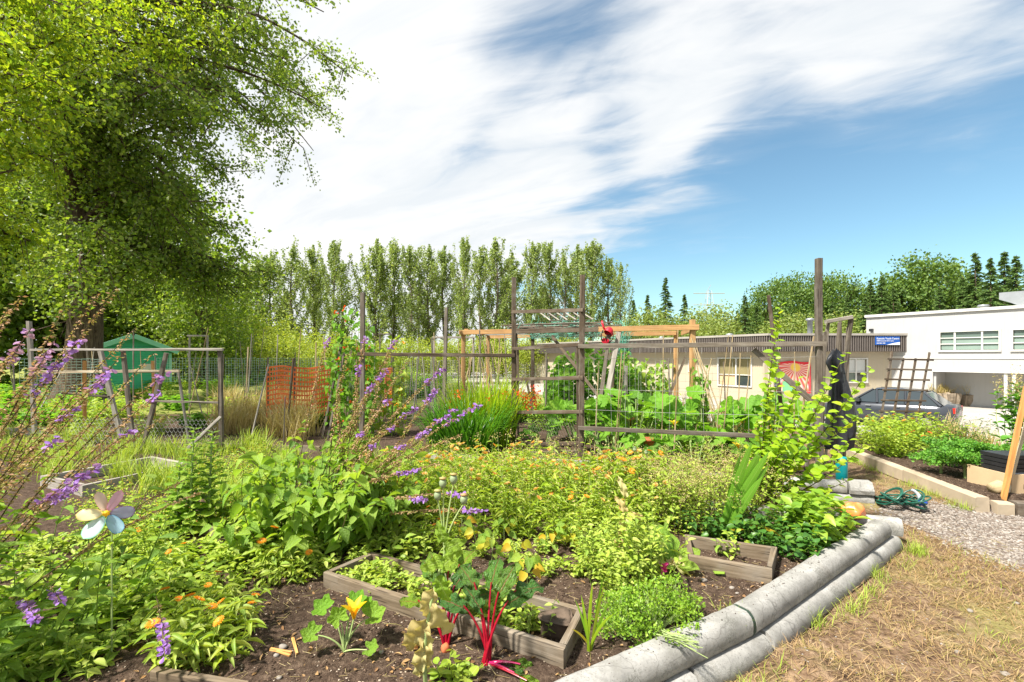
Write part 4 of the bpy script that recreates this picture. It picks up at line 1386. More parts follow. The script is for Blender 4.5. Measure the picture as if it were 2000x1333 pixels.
def near_branches():
    """sunlit tree standing just left of the frame, its boughs reaching in"""
    Tx, Ty = -11.2, 7.6
    t = thing('maple_tree', 'sunlit yellow-green tree whose boughs hang in at the upper left', 'tree', (Tx, Ty, 0))
    g = Geo()
    z = np.linspace(-0.1, 10, 12)
    tube(g, np.stack([Tx + 0.05 * z, Ty + 0 * z, z], 1), 0.28 * (1 - z / 13), 10)
    part(t, 'trunk', g, M['bark'], smooth=True)
    gb, gl = Geo(), Geo()
    LP = []
    tips = [(60, 60, 7.2), (150, 20, 7.0), (240, 60, 7.6), (110, 160, 7.0), (90, 260, 7.4), (40, 330, 7.4), (200, 130, 8.0), (330, 25, 8.2), (430, 40, 8.6), (20, 200, 6.8), (10, 430, 8), (60, 470, 8.4), (30, 90, 6.5), (130, 330, 8.2), (390, 95, 8.8), (180, 230, 8.0)]
    for (u, v, Y) in tips:
        tip = P(u, v, Y)
        a = np.array([Tx + 0.2, Ty, max(2.5, tip[2] - rng.uniform(-0.5, 1.5))])
        mid = (a + tip) / 2 + np.array([0, 0, rng.uniform(0.4, 1.1)])
        q = bez(a, mid, tip, 10)
        tube(gb, q, np.linspace(0.06, 0.008, 10), 5)
        nb = 22
        tt = rng.uniform(0.4, 1.0, nb)
        bi = np.stack([np.interp(tt, np.linspace(0, 1, 10), q[:, c]) for c in range(3)], 1)
        be = bi + nz(rng.normal(0, 1, (nb, 3)) + np.array([0.4, 0, -0.4])) * rng.uniform(0.3, 0.85, nb)[:, None]
        tubes(gb, bi, be, 0.010, 0.003, 3)
        for j in range(nb):
            m = 46
            LP.append(bi[j] + (be[j] - bi[j]) * rng.random(m)[:, None] + rng.normal(0, 0.09, (m, 3)))
    leaf_cloud(gl, np.concatenate(LP), 0.074, 0.6, 0.7, L2, 0.5)
    part(t, 'limbs', gb, M['bark'])
    part(t, 'crown', gl, M['bright'])
near_branches()

def make_poplar(seed, h, w, nl, label):
    global rng
    keep, rng = rng, np.random.default_rng(seed)
    t = thing('poplar_tree', label, 'tree', (0, 0, 0), 'row of tall poplars beyond the plots')
    g, gb, gl = Geo(), Geo(), Geo()
    z = np.linspace(-0.3, h, 12)
    pts = np.stack([0.25 * np.sin(z * 0.35 + seed), 0.2 * np.cos(z * 0.3 + seed), z], 1)
    tube(g, pts, 0.26 * (1 - z / (h * 1.08)), 7)
    part(t, 'trunk', g, M['palebark'], smooth=True, world=False)
    LP = []
    nbr = 46
    for k in range(nbr):
        f = rng.uniform(0.12, 0.95) ** 0.85
        z0 = f * h
        az = rng.uniform(0, 6.28)
        env = w * (0.65 + 0.7 * math.sin(min(1, f * 1.1) * PI * 0.75)) * (1 if f < 0.75 else max(0.2, (1.02 - f) * 3.6))
        ln = env * rng.uniform(0.3, 1.15)
        a = np.array([np.interp(z0, z, pts[:, 0]), np.interp(z0, z, pts[:, 1]), z0])
        hd = np.array([math.cos(az), math.sin(az), 0])
        tip = a + hd * ln + np.array([0, 0, min(ln * rng.uniform(1.0, 2.2), h * 1.02 - z0)])
        q = bez(a, a + hd * ln * 0.85 + np.array([0, 0, ln * 0.3]), tip, 6)
        tube(gb, q, np.linspace(0.06, 0.012, 6), 4)
        m = int(nl / nbr * rng.uniform(0.5, 1.5))
        tt = rng.uniform(0.2, 1.05, m)
        c = np.stack([np.interp(tt, np.linspace(0, 1, 6), q[:, c_]) for c_ in range(3)], 1)
        LP.append(c + rng.normal(0, 1, (m, 3)) * (0.28 - 0.17 * tt)[:, None] * np.array([1, 1, 1.5]))
    m = int(nl * 0.05)
    zz0 = rng.uniform(0.8, 1.03, m)
    LP.append(np.stack([rng.normal(0, 1, m) * (1.08 - zz0) * 1.3, rng.normal(0, 1, m) * (1.08 - zz0) * 1.3, zz0 * h], 1))
    leaf_cloud(gl, np.concatenate(LP), 0.21, 0.3, 0.8, var=0.45)
    part(t, 'limbs', gb, M['palebark'], world=False)
    part(t, 'crown', gl, M['poplar'], world=False)
    rng = keep
    return t
def make_broad(seed, h, r, nl, mat, name, label, cat, group, trunk=0.25, ls=0.28, crown0=0.25, clump=0.8):
    global rng
    keep, rng = rng, np.random.default_rng(seed)
    t = thing(name, label, cat, (0, 0, 0), group)
    g, gb, gl = Geo(), Geo(), Geo()
    z = np.linspace(-0.3, h * 0.8, 8)
    tube(g, np.stack([0.15 * np.sin(z), 0.1 * np.cos(z), z], 1), trunk * (1 - z / h) + 0.02, 7)
    part(t, 'trunk', g, M['bark'], smooth=True, world=False)
    LP = []
    nc = 46
    zc = h * (crown0 + 1) / 2
    for k in range(nc):
        d = rand_dirs(1)[0]
        rr = rng.uniform(0.45, 1.0) ** 0.6
        bump = 1 + 0.25 * math.sin(d[0] * 5 + seed) * math.cos(d[2] * 4 + seed)
        c = np.array([d[0] * r * rr * bump, d[1] * r * rr * bump, zc + d[2] * (h - h * crown0) / 2 * rr])
        a = np.array([0, 0, max(h * 0.12, c[2] - rng.uniform(0.15, 0.4) * h)])
        tube(gb, bez(a, (a + c) / 2 + np.array([0, 0, 0.3]), c, 4), np.linspace(0.06, 0.012, 4) * (h / 10), 4)
        m = nl // nc
        LP.append(c + rng.normal(0, 1, (m, 3)) * clump * r * 0.25 * np.array([1, 1, 0.7]))
    leaf_cloud(gl, np.concatenate(LP), ls, 0.2, 0.8)
    part(t, 'limbs', gb, M['bark'], world=False)
    part(t, 'crown', gl, mat, world=False)
    rng = keep
    return t
def make_fir(seed, h, r, label, group):
    global rng
    keep, rng = rng, np.random.default_rng(seed)
    t = thing('fir_tree', label, 'tree', (0, 0, 0), group)
    g, gl = Geo(), Geo()
    z = np.linspace(-0.3, h, 8)
    tube(g, np.stack([0 * z, 0 * z, z], 1), 0.22 * (1 - z / (h * 1.03)) + 0.01, 6)
    part(t, 'trunk', g, M['bark'], smooth=True, world=False)
    Pn, Dn, Sz = [], [], []
    nb = 170
    for k in range(nb):
        f = (k / nb) ** 0.85
        z0 = h * (0.06 + 0.93 * f)
        ln = r * (1.0 - f) ** 0.95 * rng.uniform(0.45, 1.15) + 0.04
        az = rng.uniform(0, 6.28)
        hd = np.array([math.cos(az), math.sin(az), 0])
        m = 34
        tt = rng.uniform(0.05, 1, m)
        drop_ = -0.35 * ln * tt ** 1.6 + 0.12 * ln * tt
        c = np.array([0, 0, z0]) + hd * (ln * tt)[:, None] + np.stack([0 * tt, 0 * tt, drop_], 1)
        sd_ = np.array([-hd[1], hd[0], 0]) * rng.choice([-1, 1], m)[:, None]
        Pn.append(c + rng.normal(0, 0.05, (m, 3)))
        Sz.append(np.full(m, 1 - 0.72 * f))
        Dn.append(hd * 0.8 + sd_ * rng.uniform(0.3, 1.0, (m, 1)) + np.array([0, 0, -0.35]))
    Pn, Dn, Sz = np.concatenate(Pn), np.concatenate(Dn), np.concatenate(Sz)
    n = len(Pn)
    leaves(gl, L2, Pn, Dn, rand_dirs(n, 1.5), Sz * rng.uniform(0.30, 0.62, n) * r / 2.4, rng.uniform(0.06, 0.11, n) * r / 2.4)
    part(t, 'crown', gl, M['fir'], world=False)
    rng = keep
    return t

ORD = 'first second third fourth fifth sixth seventh eighth ninth tenth eleventh twelfth thirteenth fourteenth fifteenth sixteenth seventeenth eighteenth nineteenth twentieth twenty-first twenty-second twenty-third twenty-fourth twenty-fifth'.split()
def count_off(name, group, phrase):
    obs = [o for o in COL.objects if o.parent is None and o.get('group') == group]
    obs.sort(key=lambda o: o.location.x / o.location.y)
    for i, o in enumerate(obs):
        o['label'] = ORD[i] + ' ' + phrase
# poplar row: u of trunk, top row v, depth
pv = [make_poplar(s, 15.0, w, n, 'tall slender poplar in the row behind the plots') for s, w, n in ((3, 1.7, 6000), (8, 2.1, 6600), (14, 1.5, 5200), (23, 2.4, 7200))]
used = [False] * 4
row = [(500, 520, 50), (530, 490, 52), (572, 478, 50), (612, 473, 54), (650, 478, 50), (478, 535, 60), (668, 505, 58), (736, 480, 52), (768, 484, 55), (800, 478, 52), (838, 484, 54), (868, 480, 57), (905, 470, 51), (940, 488, 55), (968, 482, 52), (1000, 486, 57), (1040, 473, 52), (1072, 478, 56), (1102, 490, 53), (1128, 488, 57), (1158, 492, 53), (1190, 508, 55), (1212, 530, 52), (820, 560, 62), (900, 560, 63), (620, 560, 64), (980, 560, 64), (1060, 560, 62), (740, 545, 60), (560, 560, 60)]
for i, (u, v, Y) in enumerate(row):
    k = i % 4
    hgt = (zrow(v, Y) + 0.4) * rng.uniform(0.90, 1.05)
    p = P(u, 700, Y)
    dup(pv[k], (p[0], Y, -0.2), rng.uniform(0, 6.28), (hgt / 15 * rng.uniform(0.6, 1.35), hgt / 15 * rng.uniform(0.7, 1.2), hgt / 15), None, 'lower poplars behind the tall row' if Y >= 58.5 else 'row of tall poplars beyond the plots', first=not used[k])
    used[k] = True

count_off('p', 'row of tall poplars beyond the plots', 'poplar from the left in the tall row behind the plots')
count_off('p', 'lower poplars behind the tall row', 'of the lower poplars from the left, behind the tall row')
# leafy trees at the back left and beside the cottonwood
bl = make_broad(5, 10, 3.6, 9000, M['cotton'], 'background_tree', 'dense green tree standing in the wood behind the shed', 'tree', 'trees of the wood behind the shed', 0.3, 0.26, 0.02, 1.1)
spread(bl, [((-26, 26, 0), 0.3, 1.25), ((-20.5, 28, 0), 1.3, 0.85), ((-16.3, 24, 0), 2.5, 0.62), ((-29, 29, 0), 4.0, 1.4), ((-33, 25, 0), 5.0, 1.5), ((-27, 20.5, 0), 2.0, 0.85), ((-27, 35, 0), 1.0, 1.5)])
sb = make_broad(9, 4.2, 2.4, 5200, M['shrub'], 'yellow_green_shrub', 'bright yellow-green shrub in front of the poplars', 'shrub', 'yellow-green shrubs at the foot of the poplars', 0.07, 0.17, 0.0, 1.25)
spread(sb, [((P(u, 700, Y)[0], Y, -0.1), rng.uniform(0, 6), (zrow(v, Y)) / 4.2 * np.array([1.25, 1.25, 1.0])) for (u, v, Y) in
            [(452, 600, 34), (500, 622, 36), (540, 640, 33), (470, 650, 30), (590, 650, 36), (640, 655, 34), (690, 662, 36), (560, 655, 29), (740, 668, 38), (800, 660, 40), (860, 665, 42), (420, 660, 28), (920, 662, 44), (980, 662, 44), (1040, 664, 46), (1100, 660, 46)]])

# right-hand wood behind the buildings
hs = make_broad(17, 6.0, 2.4, 5200, M['hill'], 'hillside_shrub', 'pale green bush rising behind the low building roof', 'bush', 'bushes behind the low building', 0.08, 0.22, 0.0, 1.2)
spread(hs, [((P(u, 700, Y)[0], Y, -1.2), rng.uniform(0, 6), ((zrow(v, Y) + 1.2) / 6.0) * np.array([1.15, 1.15, 1])) for (u, v, Y) in
            [(1235, 632, 62), (1268, 612, 64), (1310, 628, 62), (1350, 640, 58), (1378, 612, 66), (1415, 606, 60), (1450, 632, 58), (1480, 640, 52), (1510, 642, 50), (1545, 626, 48), (1580, 624, 48), (1618, 640, 46), (1652, 622, 48), (1690, 624, 50), (1395, 640, 54), (1250, 646, 54)]])
fv = [make_fir(s, 14, 3.3, 'dark fir tree rising behind the buildings', 'firs behind the buildings') for s in (2, 31, 47)]
fu = [False] * 3
for i, (u, v, Y) in enumerate([(1237, 585, 70), (1265, 575, 75), (1300, 541, 70), (1337, 574, 74), (1455, 575, 50), (1478, 596, 52), (1440, 605, 60), (1655, 575, 50), (1700, 545, 48), (1722, 538, 47), (1690, 580, 46), (1905, 492, 46), (1935, 502, 44), (1962, 490, 47), (1985, 498, 44), (2015, 488, 46), (1880, 540, 48), (1745, 560, 47), (1625, 590, 50), (1835, 560, 46), (1290, 600, 80)]):
    k = i % 3
    hgt = zrow(v, Y) + 1.4
    p = P(u, 700, Y)
    dup(fv[k], (p[0], Y, -1.4), rng.uniform(0, 6.28), (hgt / 14 * 1.05, hgt / 14 * 1.05, hgt / 14), first=not fu[k])
    fu[k] = True
bt = make_broad(29, 12, 3.7, 8500, M['oak'], 'broadleaf_tree', 'rounded dark green tree towering behind the buildings', 'tree', 'broadleaf trees behind the buildings', 0.3, 0.30, 0.12, 0.85)
spread(bt, [((P(u, 700, Y)[0], Y, -1.4), rng.uniform(0, 6), ((zrow(v, Y) + 1.4) / 12) * np.array([w, w, 1])) for (u, v, Y, w) in
            [(1500, 556, 56, 0.75), (1545, 542, 58, 0.8), (1592, 548, 56, 0.8), (1640, 540, 60, 0.8), (1470, 590, 60, 0.7), (1682, 565, 62, 0.8), (1800, 508, 54, 0.95), (1840, 525, 56, 0.8), (1765, 545, 54, 0.8), (1870, 560, 60, 0.8), (1950, 560, 60, 0.9)]])
# far transmission tower
g = Geo()
pb = P(1385, 696, 160)
zt = zrow(568, 160)
for sx_ in (-1, 1):
    for sy_ in (-1, 1):
        tube(g, [(pb[0] + sx_ * 3, pb[1] + sy_ * 3, 0), (pb[0] + sx_ * 0.6, pb[1] + sy_ * 0.6, zt)], 0.12, 4)
for z in np.linspace(4, zt, 8):
    q = 3 + (0.6 - 3) * z / zt
    tube(g, [(pb[0] - q, pb[1] - q, z), (pb[0] + q, pb[1] + q, z)], 0.08, 4)
    tube(g, [(pb[0] - q, pb[1], z), (pb[0] + q, pb[1], z + 2)], 0.08, 4)
for z in (zt - 1, zt - 5):
    tube(g, [(pb[0] - 5.5, pb[1], z), (pb[0] + 5.5, pb[1], z)], 0.14, 4)
single('transmission_tower', g, M['gauge'], 'faint lattice power pylon far behind the low building', 'pylon')

count_off('', 'trees of the wood behind the shed', 'dark leafy tree from the left in the wood behind the shed')
count_off('', 'yellow-green shrubs at the foot of the poplars', 'bright yellow-green shrub from the left at the foot of the poplars')
count_off('', 'bushes behind the low building', 'pale green bush from the left above the low building roof')
count_off('', 'firs behind the buildings', 'dark pointed fir from the left behind the buildings')
count_off('', 'broadleaf trees behind the buildings', 'rounded dark green tree from the left behind the buildings')

# ------------------------------------------------------------------ concrete edging
def curb_prof(w, h):
    c = 0.30
    pts = [(-w * 0.46, 0), (w * 0.46, 0), (w * 0.52, h * 0.16), (w * 0.53, h * 0.42), (w * 0.50, h * 0.62), (w * 0.43, h * 0.80), (w * 0.32, h * 0.93), (w * 0.24, h * 0.985), (-w * 0.24, h), (-w * 0.34, h * 0.94), (-w * 0.46, h * 0.78), (-w * 0.52, h * 0.55), (-w * 0.53, h * 0.25)]
    return [(x, y) for x, y in pts]
def curb(a, b, z0, w, h, label, name='concrete_edging', mat='conc'):
    g = Geo()
    a, b = np.array([a[0], a[1], z0]), np.array([b[0], b[1], z0])
    L = np.linalg.norm(b - a)
    sweep(g, curb_prof(w, h), a, b, nseg=max(4, int(L / 0.045)), jit=0.0010, cap=True)
    return single(name, g, M[mat], label, 'concrete kerb', 'concrete kerbs edging the plots', smooth=True)
dj = (CE - CJ) / np.linalg.norm(CE - CJ)
dn = (CJ - CN) / np.linalg.norm(CJ - CN)
out1 = np.array([dj[1], -dj[0]])
curb(CJ + dj * 0.012, CE, -0.05, 0.155, 0.13, 'long upper concrete kerb running from the joint to the far corner')
curb(CN, CJ - dn * 0.012, -0.05, 0.155, 0.13, 'pale upper concrete kerb nearest the camera beside the parsley')
curb(CJ + dj * 0.10 + out1 * 0.062, CE + dj * 0.10 + out1 * 0.055, -0.185, 0.155, 0.13, 'lower concrete kerb under the long kerb along the dry turf')
on_ = np.array([dn[1], -dn[0]])
curb(CJ - dn * 0.52 + on_ * 0.062, CJ + dn * 0.08 + on_ * 0.055, -0.187, 0.155, 0.13, 'short lower concrete kerb at the joint')
curb(CN + dn * 0.3 + on_ * 0.062, CJ - dn * 0.545 + on_ * 0.062, -0.19, 0.155, 0.13, 'lower concrete kerb cut off by the bottom edge of the picture')
g = Geo()
m = CJ
sweep(g, [(x * 0.985, y) for x, y in curb_prof(0.155, 0.127)], (m[0] - dn[0] * 0.011, m[1] - dn[1] * 0.011, -0.05), (m[0] + dj[0] * 0.011, m[1] + dj[1] * 0.011, -0.05))
single('joint_strip', g, M['strap'], 'dark strip closing the joint between two concrete kerbs', 'joint strip')
curb((3.55, 4.17), (1.9, 4.70), -0.08, 0.14, 0.145, 'concrete kerb crossing behind the orange lump at the far corner')
curb((4.18, 5.30), (2.3, 5.83), -0.17, 0.17, 0.125, 'lower concrete kerb of the stack beside the hose')
curb((3.92, 5.37), (1.9, 5.95), -0.044, 0.165, 0.125, 'upper concrete kerb of the stack under the teal bottle')
g = Geo()
box(g, (-0.115, -0.095, 0), (0.115, 0.095, 0.085)); 
V = g.V[-1]
V[V[:, 2] > 0.05] *= np.array([0.98, 0.9, 1])
g2 = Geo()
sweep(g2, [(-0.1, 0), (0.1, 0), (0.11, 0.045), (0.10, 0.075), (0.06, 0.135), (-0.06, 0.135), (-0.10, 0.075), (-0.11, 0.045)], (3.94, 5.365, -0.044), (4.17, 5.30, -0.044), nseg=3, jit=0.002)
single('concrete_block', g2, M['conc'], 'chamfered concrete block at the end of the stack by the hose', 'concrete block')
curb((1.85, 6.0), (0.2, 6.42), -0.05, 0.19, 0.17, 'concrete kerb half hidden behind the seeding herbs', mat='concdark')
curb((-0.42, 6.52), (-1.52, 6.86), -0.06, 0.20, 0.17, 'dark concrete kerb in front of the strap-leaved clump', mat='concdark')

# ------------------------------------------------------------------ timber edges and beds
def beam(root, name, a, b, w, t, mat, up=(0, 0, 1), jit=0.0015, label=None, bow=0.0):
    g = Geo()
    board(g, a, b, w, t, up, jit, bow=bow)
    return part(root, name, g, mat, label=label)
def lone(name, a, b, w, t, mat, label, cat, up=(0, 0, 1), group=None, jit=0.0015):
    g = Geo()
    board(g, a, b, w, t, up, jit)
    return single(name, g, mat, label, cat, group)
dt_ = nz(TB - TA)
j1 = TA + dt_ * 1.25
lone('landscape_timber', (*TA, -0.085), (*(j1 - dt_ * 0.006), -0.085), 0.13, 0.17, M['timber_edge'], 'squared timber edging nearest the gravel corner', 'timber', group='timbers edging the kale plot')
lone('landscape_timber', (*(j1 + dt_ * 0.006), -0.088), (*(TB + dt_ * 1.2), -0.10), 0.13, 0.17, M['timber_edge'], 'squared timber edging running back beside the path', 'timber', group='timbers edging the kale plot')
lone('landscape_timber', (5.275, 4.985, -0.11), (5.42, 4.95, -0.11), 0.12, 0.14, M['timber_edge'], 'broken stub of timber at the gravel corner', 'timber', group='timbers edging the kale plot')
lone('landscape_timber', (5.44, 4.945, -0.10), (7.2, 4.55, -0.10), 0.12, 0.15, M['brown'], 'dark timber edging below the plywood box', 'timber', group='timbers edging the kale plot')

def bed(label, cs, zt, hgt, th, mat):
    """cs: FL FR BR BL plan corners"""
    c = np.mean(cs, 0)
    t = thing('wooden_bed_frame', label, 'planter frame', (c[0], c[1], zt - hgt))
    zc = zt - hgt / 2
    names = ['board'] * 4
    for i in range(4):
        a, b = np.array(cs[i]), np.array(cs[(i + 1) % 4])
        d = nz(b - a)
        nin = np.array([-d[1], d[0]])
        if np.dot(c - a, nin) < 0:
            nin = -nin
        tr = th if i % 2 else 0.0
        a2, b2 = a + nin * th / 2 + d * tr * 1.03, b + nin * th / 2 - d * tr * 1.03
        if i % 2:
            a2, b2 = a2 - d * th * 0.0, b2
        dz = [0, 0.004, 0, 0.003][i]
        beam(t, 'board', (*a2, zc + dz), (*b2, zc + dz), th, hgt, mat, jit=0.002)
    return t
bed('long narrow wooden bed frame in the foreground with a stone inside', [(-1.27, 3.06), (0.257, 2.258), (0.423, 2.63), (-1.04, 3.39)], 0.095, 0.13, 0.036, M['bed'])
bed('small empty wooden bed frame in bare soil below the sword leaves', [(1.285, 3.31), (1.765, 3.09), (2.015, 3.465), (1.41, 3.715)], 0.10, 0.14, 0.036, M['bed'])
bed('weathered pale wooden bed frame beside the left timber frame', [(-4.72, 5.0), (-4.30, 6.05), (-5.1, 6.45), (-5.6, 5.4)], 0.13, 0.19, 0.045, M['silver'])
def loneboard(pa, pb, z, h, lab, mat=M['bed'], th=0.04):
    a, b = G(*pa, z), G(*pb, z)
    lone('bed_board', a - np.array([0, 0, h / 2]), b - np.array([0, 0, h / 2]), th, h, mat, lab, 'board', group='loose edging boards')
loneboard((300, 1306), (480, 1336), 0.06, 0.12, 'edging board at the bottom left edge of the picture')
loneboard((300, 1000), (430, 1032), 0.09, 0.14, 'old edging board half buried behind the drooping leaves')
loneboard((438, 866), (625, 872), 0.08, 0.16, 'dark edging board beneath the dry straw grass')
loneboard((285, 862), (425, 868), 0.10, 0.20, 'dark edging board at the foot of the left timber frame')
loneboard((1000, 884), (1125, 880), 0.06, 0.12, 'edging board inside the narrow gate')
loneboard((1010, 1000), (1130, 1020), 0.02, 0.1, 'sunken edging board among the marigolds')
loneboard((-20, 835), (120, 838), 0.18, 0.14, 'grey edging board at the left margin', M['silver'])

# ------------------------------------------------------------------ tall timber trellis with narrow gate
tf = thing('timber_trellis', 'tall weathered timber trellis with narrow rung gate and long rails', 'trellis', (1.02, 6.75, 0))
PX = {}
for (k, u, vt, Y, w) in (('a', 707, 572, 8.2, 0.075), ('b', 1003, 543, 7.9, 0.080), ('c', 1135, 538, 6.75, 0.075), ('d', 1600, 505, 5.9, 0.075)):
    x = (u - 1000) / F * Y
    PX[k] = (x, Y)
    g = Geo()
    board(g, (x, Y, -0.12), (x + rng.normal(0, 0.01), Y, zrow(vt, Y)), w, w * 0.85, up=(0, 1, 0), jit=0.003)
    part(tf, 'post', g, M['brown'] if k in 'bc' else M['grey'])
def pr(u, v, Y, dy=0.0):
    q = P(u, v, Y)
    return q + np.array([0, dy, 0])
beam(tf, 'rail', pr(700, 692, 8.2, -0.06), pr(1006, 695, 7.9, -0.065), 0.035, 0.062, M['brown'], jit=0.002)
beam(tf, 'rail', pr(1128, 677, 6.75, -0.06), pr(1607, 672, 5.9, -0.06), 0.035, 0.062, M['grey'], jit=0.002)
beam(tf, 'rail', pr(1128, 835, 6.75, -0.06), pr(1607, 856, 5.9, -0.06), 0.035, 0.058, M['grey'], jit=0.002)
for (va, vb) in ((610, 607), (682, 673), (741, 738), (805, 804), (867, 865)):
    beam(tf, 'rung', pr(1000, va, 7.9, -0.055), pr(1138, vb, 6.75, -0.055), 0.03, 0.055, M['brown'])
beam(tf, 'brace', pr(1470, 683, 6.15, -0.02), pr(1597, 795, 5.9, -0.02), 0.035, 0.07, M['grey'])
beam(tf, 'gate_stile', pr(1128, 672, 6.8, 0.0), pr(1128, 870, 6.8, 0.0), 0.03, 0.04, M['brown'])
beam(tf, 'gate_stile', pr(1012, 683, 7.82, 0.0), pr(1012, 868, 7.82, 0.0), 0.03, 0.04, M['brown'])
def net(g, a, b, z0, z1, cell, wd, sag=0.0, slant=0.0, n3=2):
    """woven netting: thin round-ish strands between two plan points"""
    a, b = np.asarray(a, float), np.asarray(b, float)
    L = np.linalg.norm(b - a)
    nx_, nz_ = max(2, int(L / cell)), max(2, int((z1 - z0) / cell))
    t = np.linspace(0, 1, nx_ + 1)
    base = a[None] + (b - a)[None] * t[:, None]
    wav = np.stack([np.sin(t * 9 + 1) * sag, np.cos(t * 7) * sag], 1)
    base = base + wav
    A_ = np.concatenate([np.column_stack([base, np.full(nx_ + 1, z0)])] + [np.column_stack([base[:-1], np.full(nx_, z)]) for z in np.linspace(z0, z1, nz_ + 1)])
    B_ = np.concatenate([np.column_stack([base, np.full(nx_ + 1, z1)])] + [np.column_stack([base[1:], np.full(nx_, z)]) for z in np.linspace(z0, z1, nz_ + 1)])
    J = rng.normal(0, cell * 0.08, A_.shape) * np.array([0.4, 0.4, 1])
    tubes(g, A_ + J, B_ + J, wd, wd, n3 + 1)
    return g
def hexnet(g, a, b, z0, z1, cell, wd):
    a, b = np.asarray(a, float), np.asarray(b, float)
    L = np.linalg.norm(b - a)
    d = (b - a) / L
    As, Bs = [], []
    nr = int((z1 - z0) / (cell * 0.87))
    nc = int(L / cell)
    for r in range(nr):
        for c in range(nc):
            x = (c + 0.5 * (r % 2)) * cell
            z = z0 + r * cell * 0.87
            for dx in (-0.5, 0.5):
                As.append((*(a + d * x), z)); Bs.append((*(a + d * (x + dx * cell)), z + cell * 0.62))
            As.append((*(a + d * (x + 0.5 * cell)), z + cell * 0.62)); Bs.append((*(a + d * (x + 0.5 * cell)), z + cell * 0.87))
    tubes(g, np.array(As), np.array(Bs), wd, wd, 3)
    return g
g = Geo()
hexnet(g, (PX['b'][0] + 0.1, PX['b'][1] - 0.1), (PX['c'][0] - 0.04, PX['c'][1] + 0.02), 0.30, 0.62, 0.06, 0.0016)
part(tf, 'chicken_wire', g, M['rust'], kind='stuff')
g = Geo()
for va, vb in ((700, 697), (760, 765), (800, 812)):
    tube(g, bez(pr(1140, va, 6.75), (pr(1140, va, 6.75) + pr(1600, vb, 5.9)) / 2 - np.array([0, 0, 0.04]), pr(1600, vb, 5.9), 8), 0.0022, 4)
for q in np.linspace(1160, 1580, 15):
    Y = np.interp(q, [1135, 1600], [6.75, 5.9])
    tube(g, [P(q, 678, Y), P(q + rng.normal(0, 4), 850, Y)], 0.0016, 3)
part(tf, 'string', g, M['gauge'], kind='stuff')

# ------------------------------------------------------------------ canes and stakes
def stake(u0, v0, u1, v1, Y0, Y1, r, mat, label, flat=False, cat='stake', group=None, name='garden_stake'):
    a, b = P(u1, v1, Y1), P(u0, v0, Y0)
    gz_ = hz(a[0], a[1])
    if a[2] > gz_:                      # carry it on down into the soil
        d = nz(b - a)
        if d[2] > 0.2:
            a = a + d * ((gz_ - 0.08 - a[2]) / d[2])
    g = Geo()
    if flat:
        board(g, a, b, r * 2, r * 1.4, up=(0.3, 1, 0), jit=0.002)
    else:
        pole(g, a, b, r, r * 0.75, 6, jit=0.0012, bow=rng.normal(0, 0.012))
    return single(name, g, mat, label, cat, group)
gcan = 'canes tied along the trellis'
lcan = 'slim upright cane standing between the gate and the tall post'
for (u0, v0, u1, v1, Y) in [(1296, 654, 1292, 850, 6.9), (1324, 645, 1317, 850, 6.8), (1214, 690, 1203, 850, 7.0), (1220, 690, 1208, 850, 7.1), (1423, 657, 1404, 800, 6.9), (1431, 655, 1413, 850, 6.7), (1552, 688, 1551, 840, 6.4), (1467, 695, 1456, 800, 7.0), (1446, 690, 1443, 790, 7.2), (1390, 700, 1368, 800, 7.6), (1505, 745, 1500, 840, 6.5), (1170, 705, 1163, 850, 7.2)]:
    stake(u0, v0, u1, v1, Y, Y, 0.009, M['bamboo'], lcan, group=gcan)
stake(1590, 657, 1563, 850, 6.2, 6.2, 0.016, M['bamboo'], 'thick cane leaning against the tall post')
stake(1501, 577, 1528, 815, 6.3, 6.3, 0.022, M['brown'], 'dark rough stake leaning over the sapling', True)
stake(1339, 698, 1300, 790, 8.3, 8.3, 0.022, M['brown'], 'brown board leaning on the cedar post', True)
for i, (u0, u1) in enumerate(((1350, 1388), (1354, 1395), (1358, 1384), (1352, 1372))):
    stake(u0, 660 + i * 3, u1, 775, 8.3, 8.0, 0.012, M['bamboo'], 'cane of the bundle propped against the cedar post', group='bundle of canes at the cedar post')
stake(1190, 655, 1166, 830, 8.8, 8.5, 0.035, M['grey'], 'square grey post just below the red cap', True)
stake(1211, 640, 1173, 840, 8.9, 8.3, 0.045, M['silver'], 'pale silvered plank leaning beside the red cap', True)
stake(1078, 657, 1185, 795, 9.6, 8.8, 0.03, M['brown'], 'long diagonal brace seen through the gate', True, 'brace')
stake(1200, 700, 1193, 790, 8.9, 8.9, 0.03, M['brown'], 'short brown post behind the silvered plank', True)
stake(872, 601, 868, 760, 10.0, 10.0, 0.035, M['grey'], 'tall square post left of the cedar frame', True, 'post')
stake(1223, 715, 1222, 790, 10.2, 10.2, 0.04, M['silver'], 'short fence post among the bean leaves', True, 'post')
gmid = 'stakes standing in the far plots'
lmid = 'thin stake standing in the far plots'
us = np.concatenate([rng.uniform(440, 1000, 62), rng.uniform(20, 430, 16)])
for u in us:
    Y = rng.uniform(9.5, 15)
    vt = rng.uniform(640, 712)
    stake(u + rng.normal(0, 8), vt, u, 730, Y, Y, rng.uniform(0.008, 0.016), [M['grey'], M['bamboo'], M['silver']][int(rng.integers(3))], lmid, rng.random() < 0.3, group=gmid)
stake(525, 712, 490, 860, 8.4, 8.0, 0.016, M['silver'], 'pale leaning pole before the dry straw grass')
stake(669, 660, 645, 780, 8.6, 8.6, 0.022, M['grey'], 'grey slat leaning by the runner beans', True)
stake(672, 690, 655, 780, 8.5, 8.5, 0.018, M['grey'], 'second grey slat leaning by the runner beans', True)
stake(573, 700, 560, 850, 8.6, 8.6, 0.016, M['brown'], 'dark stake beside the orange mesh', True)
stake(557, 775, 554, 860, 7.9, 7.9, 0.014, M['grey'], 'short stake below the orange mesh')
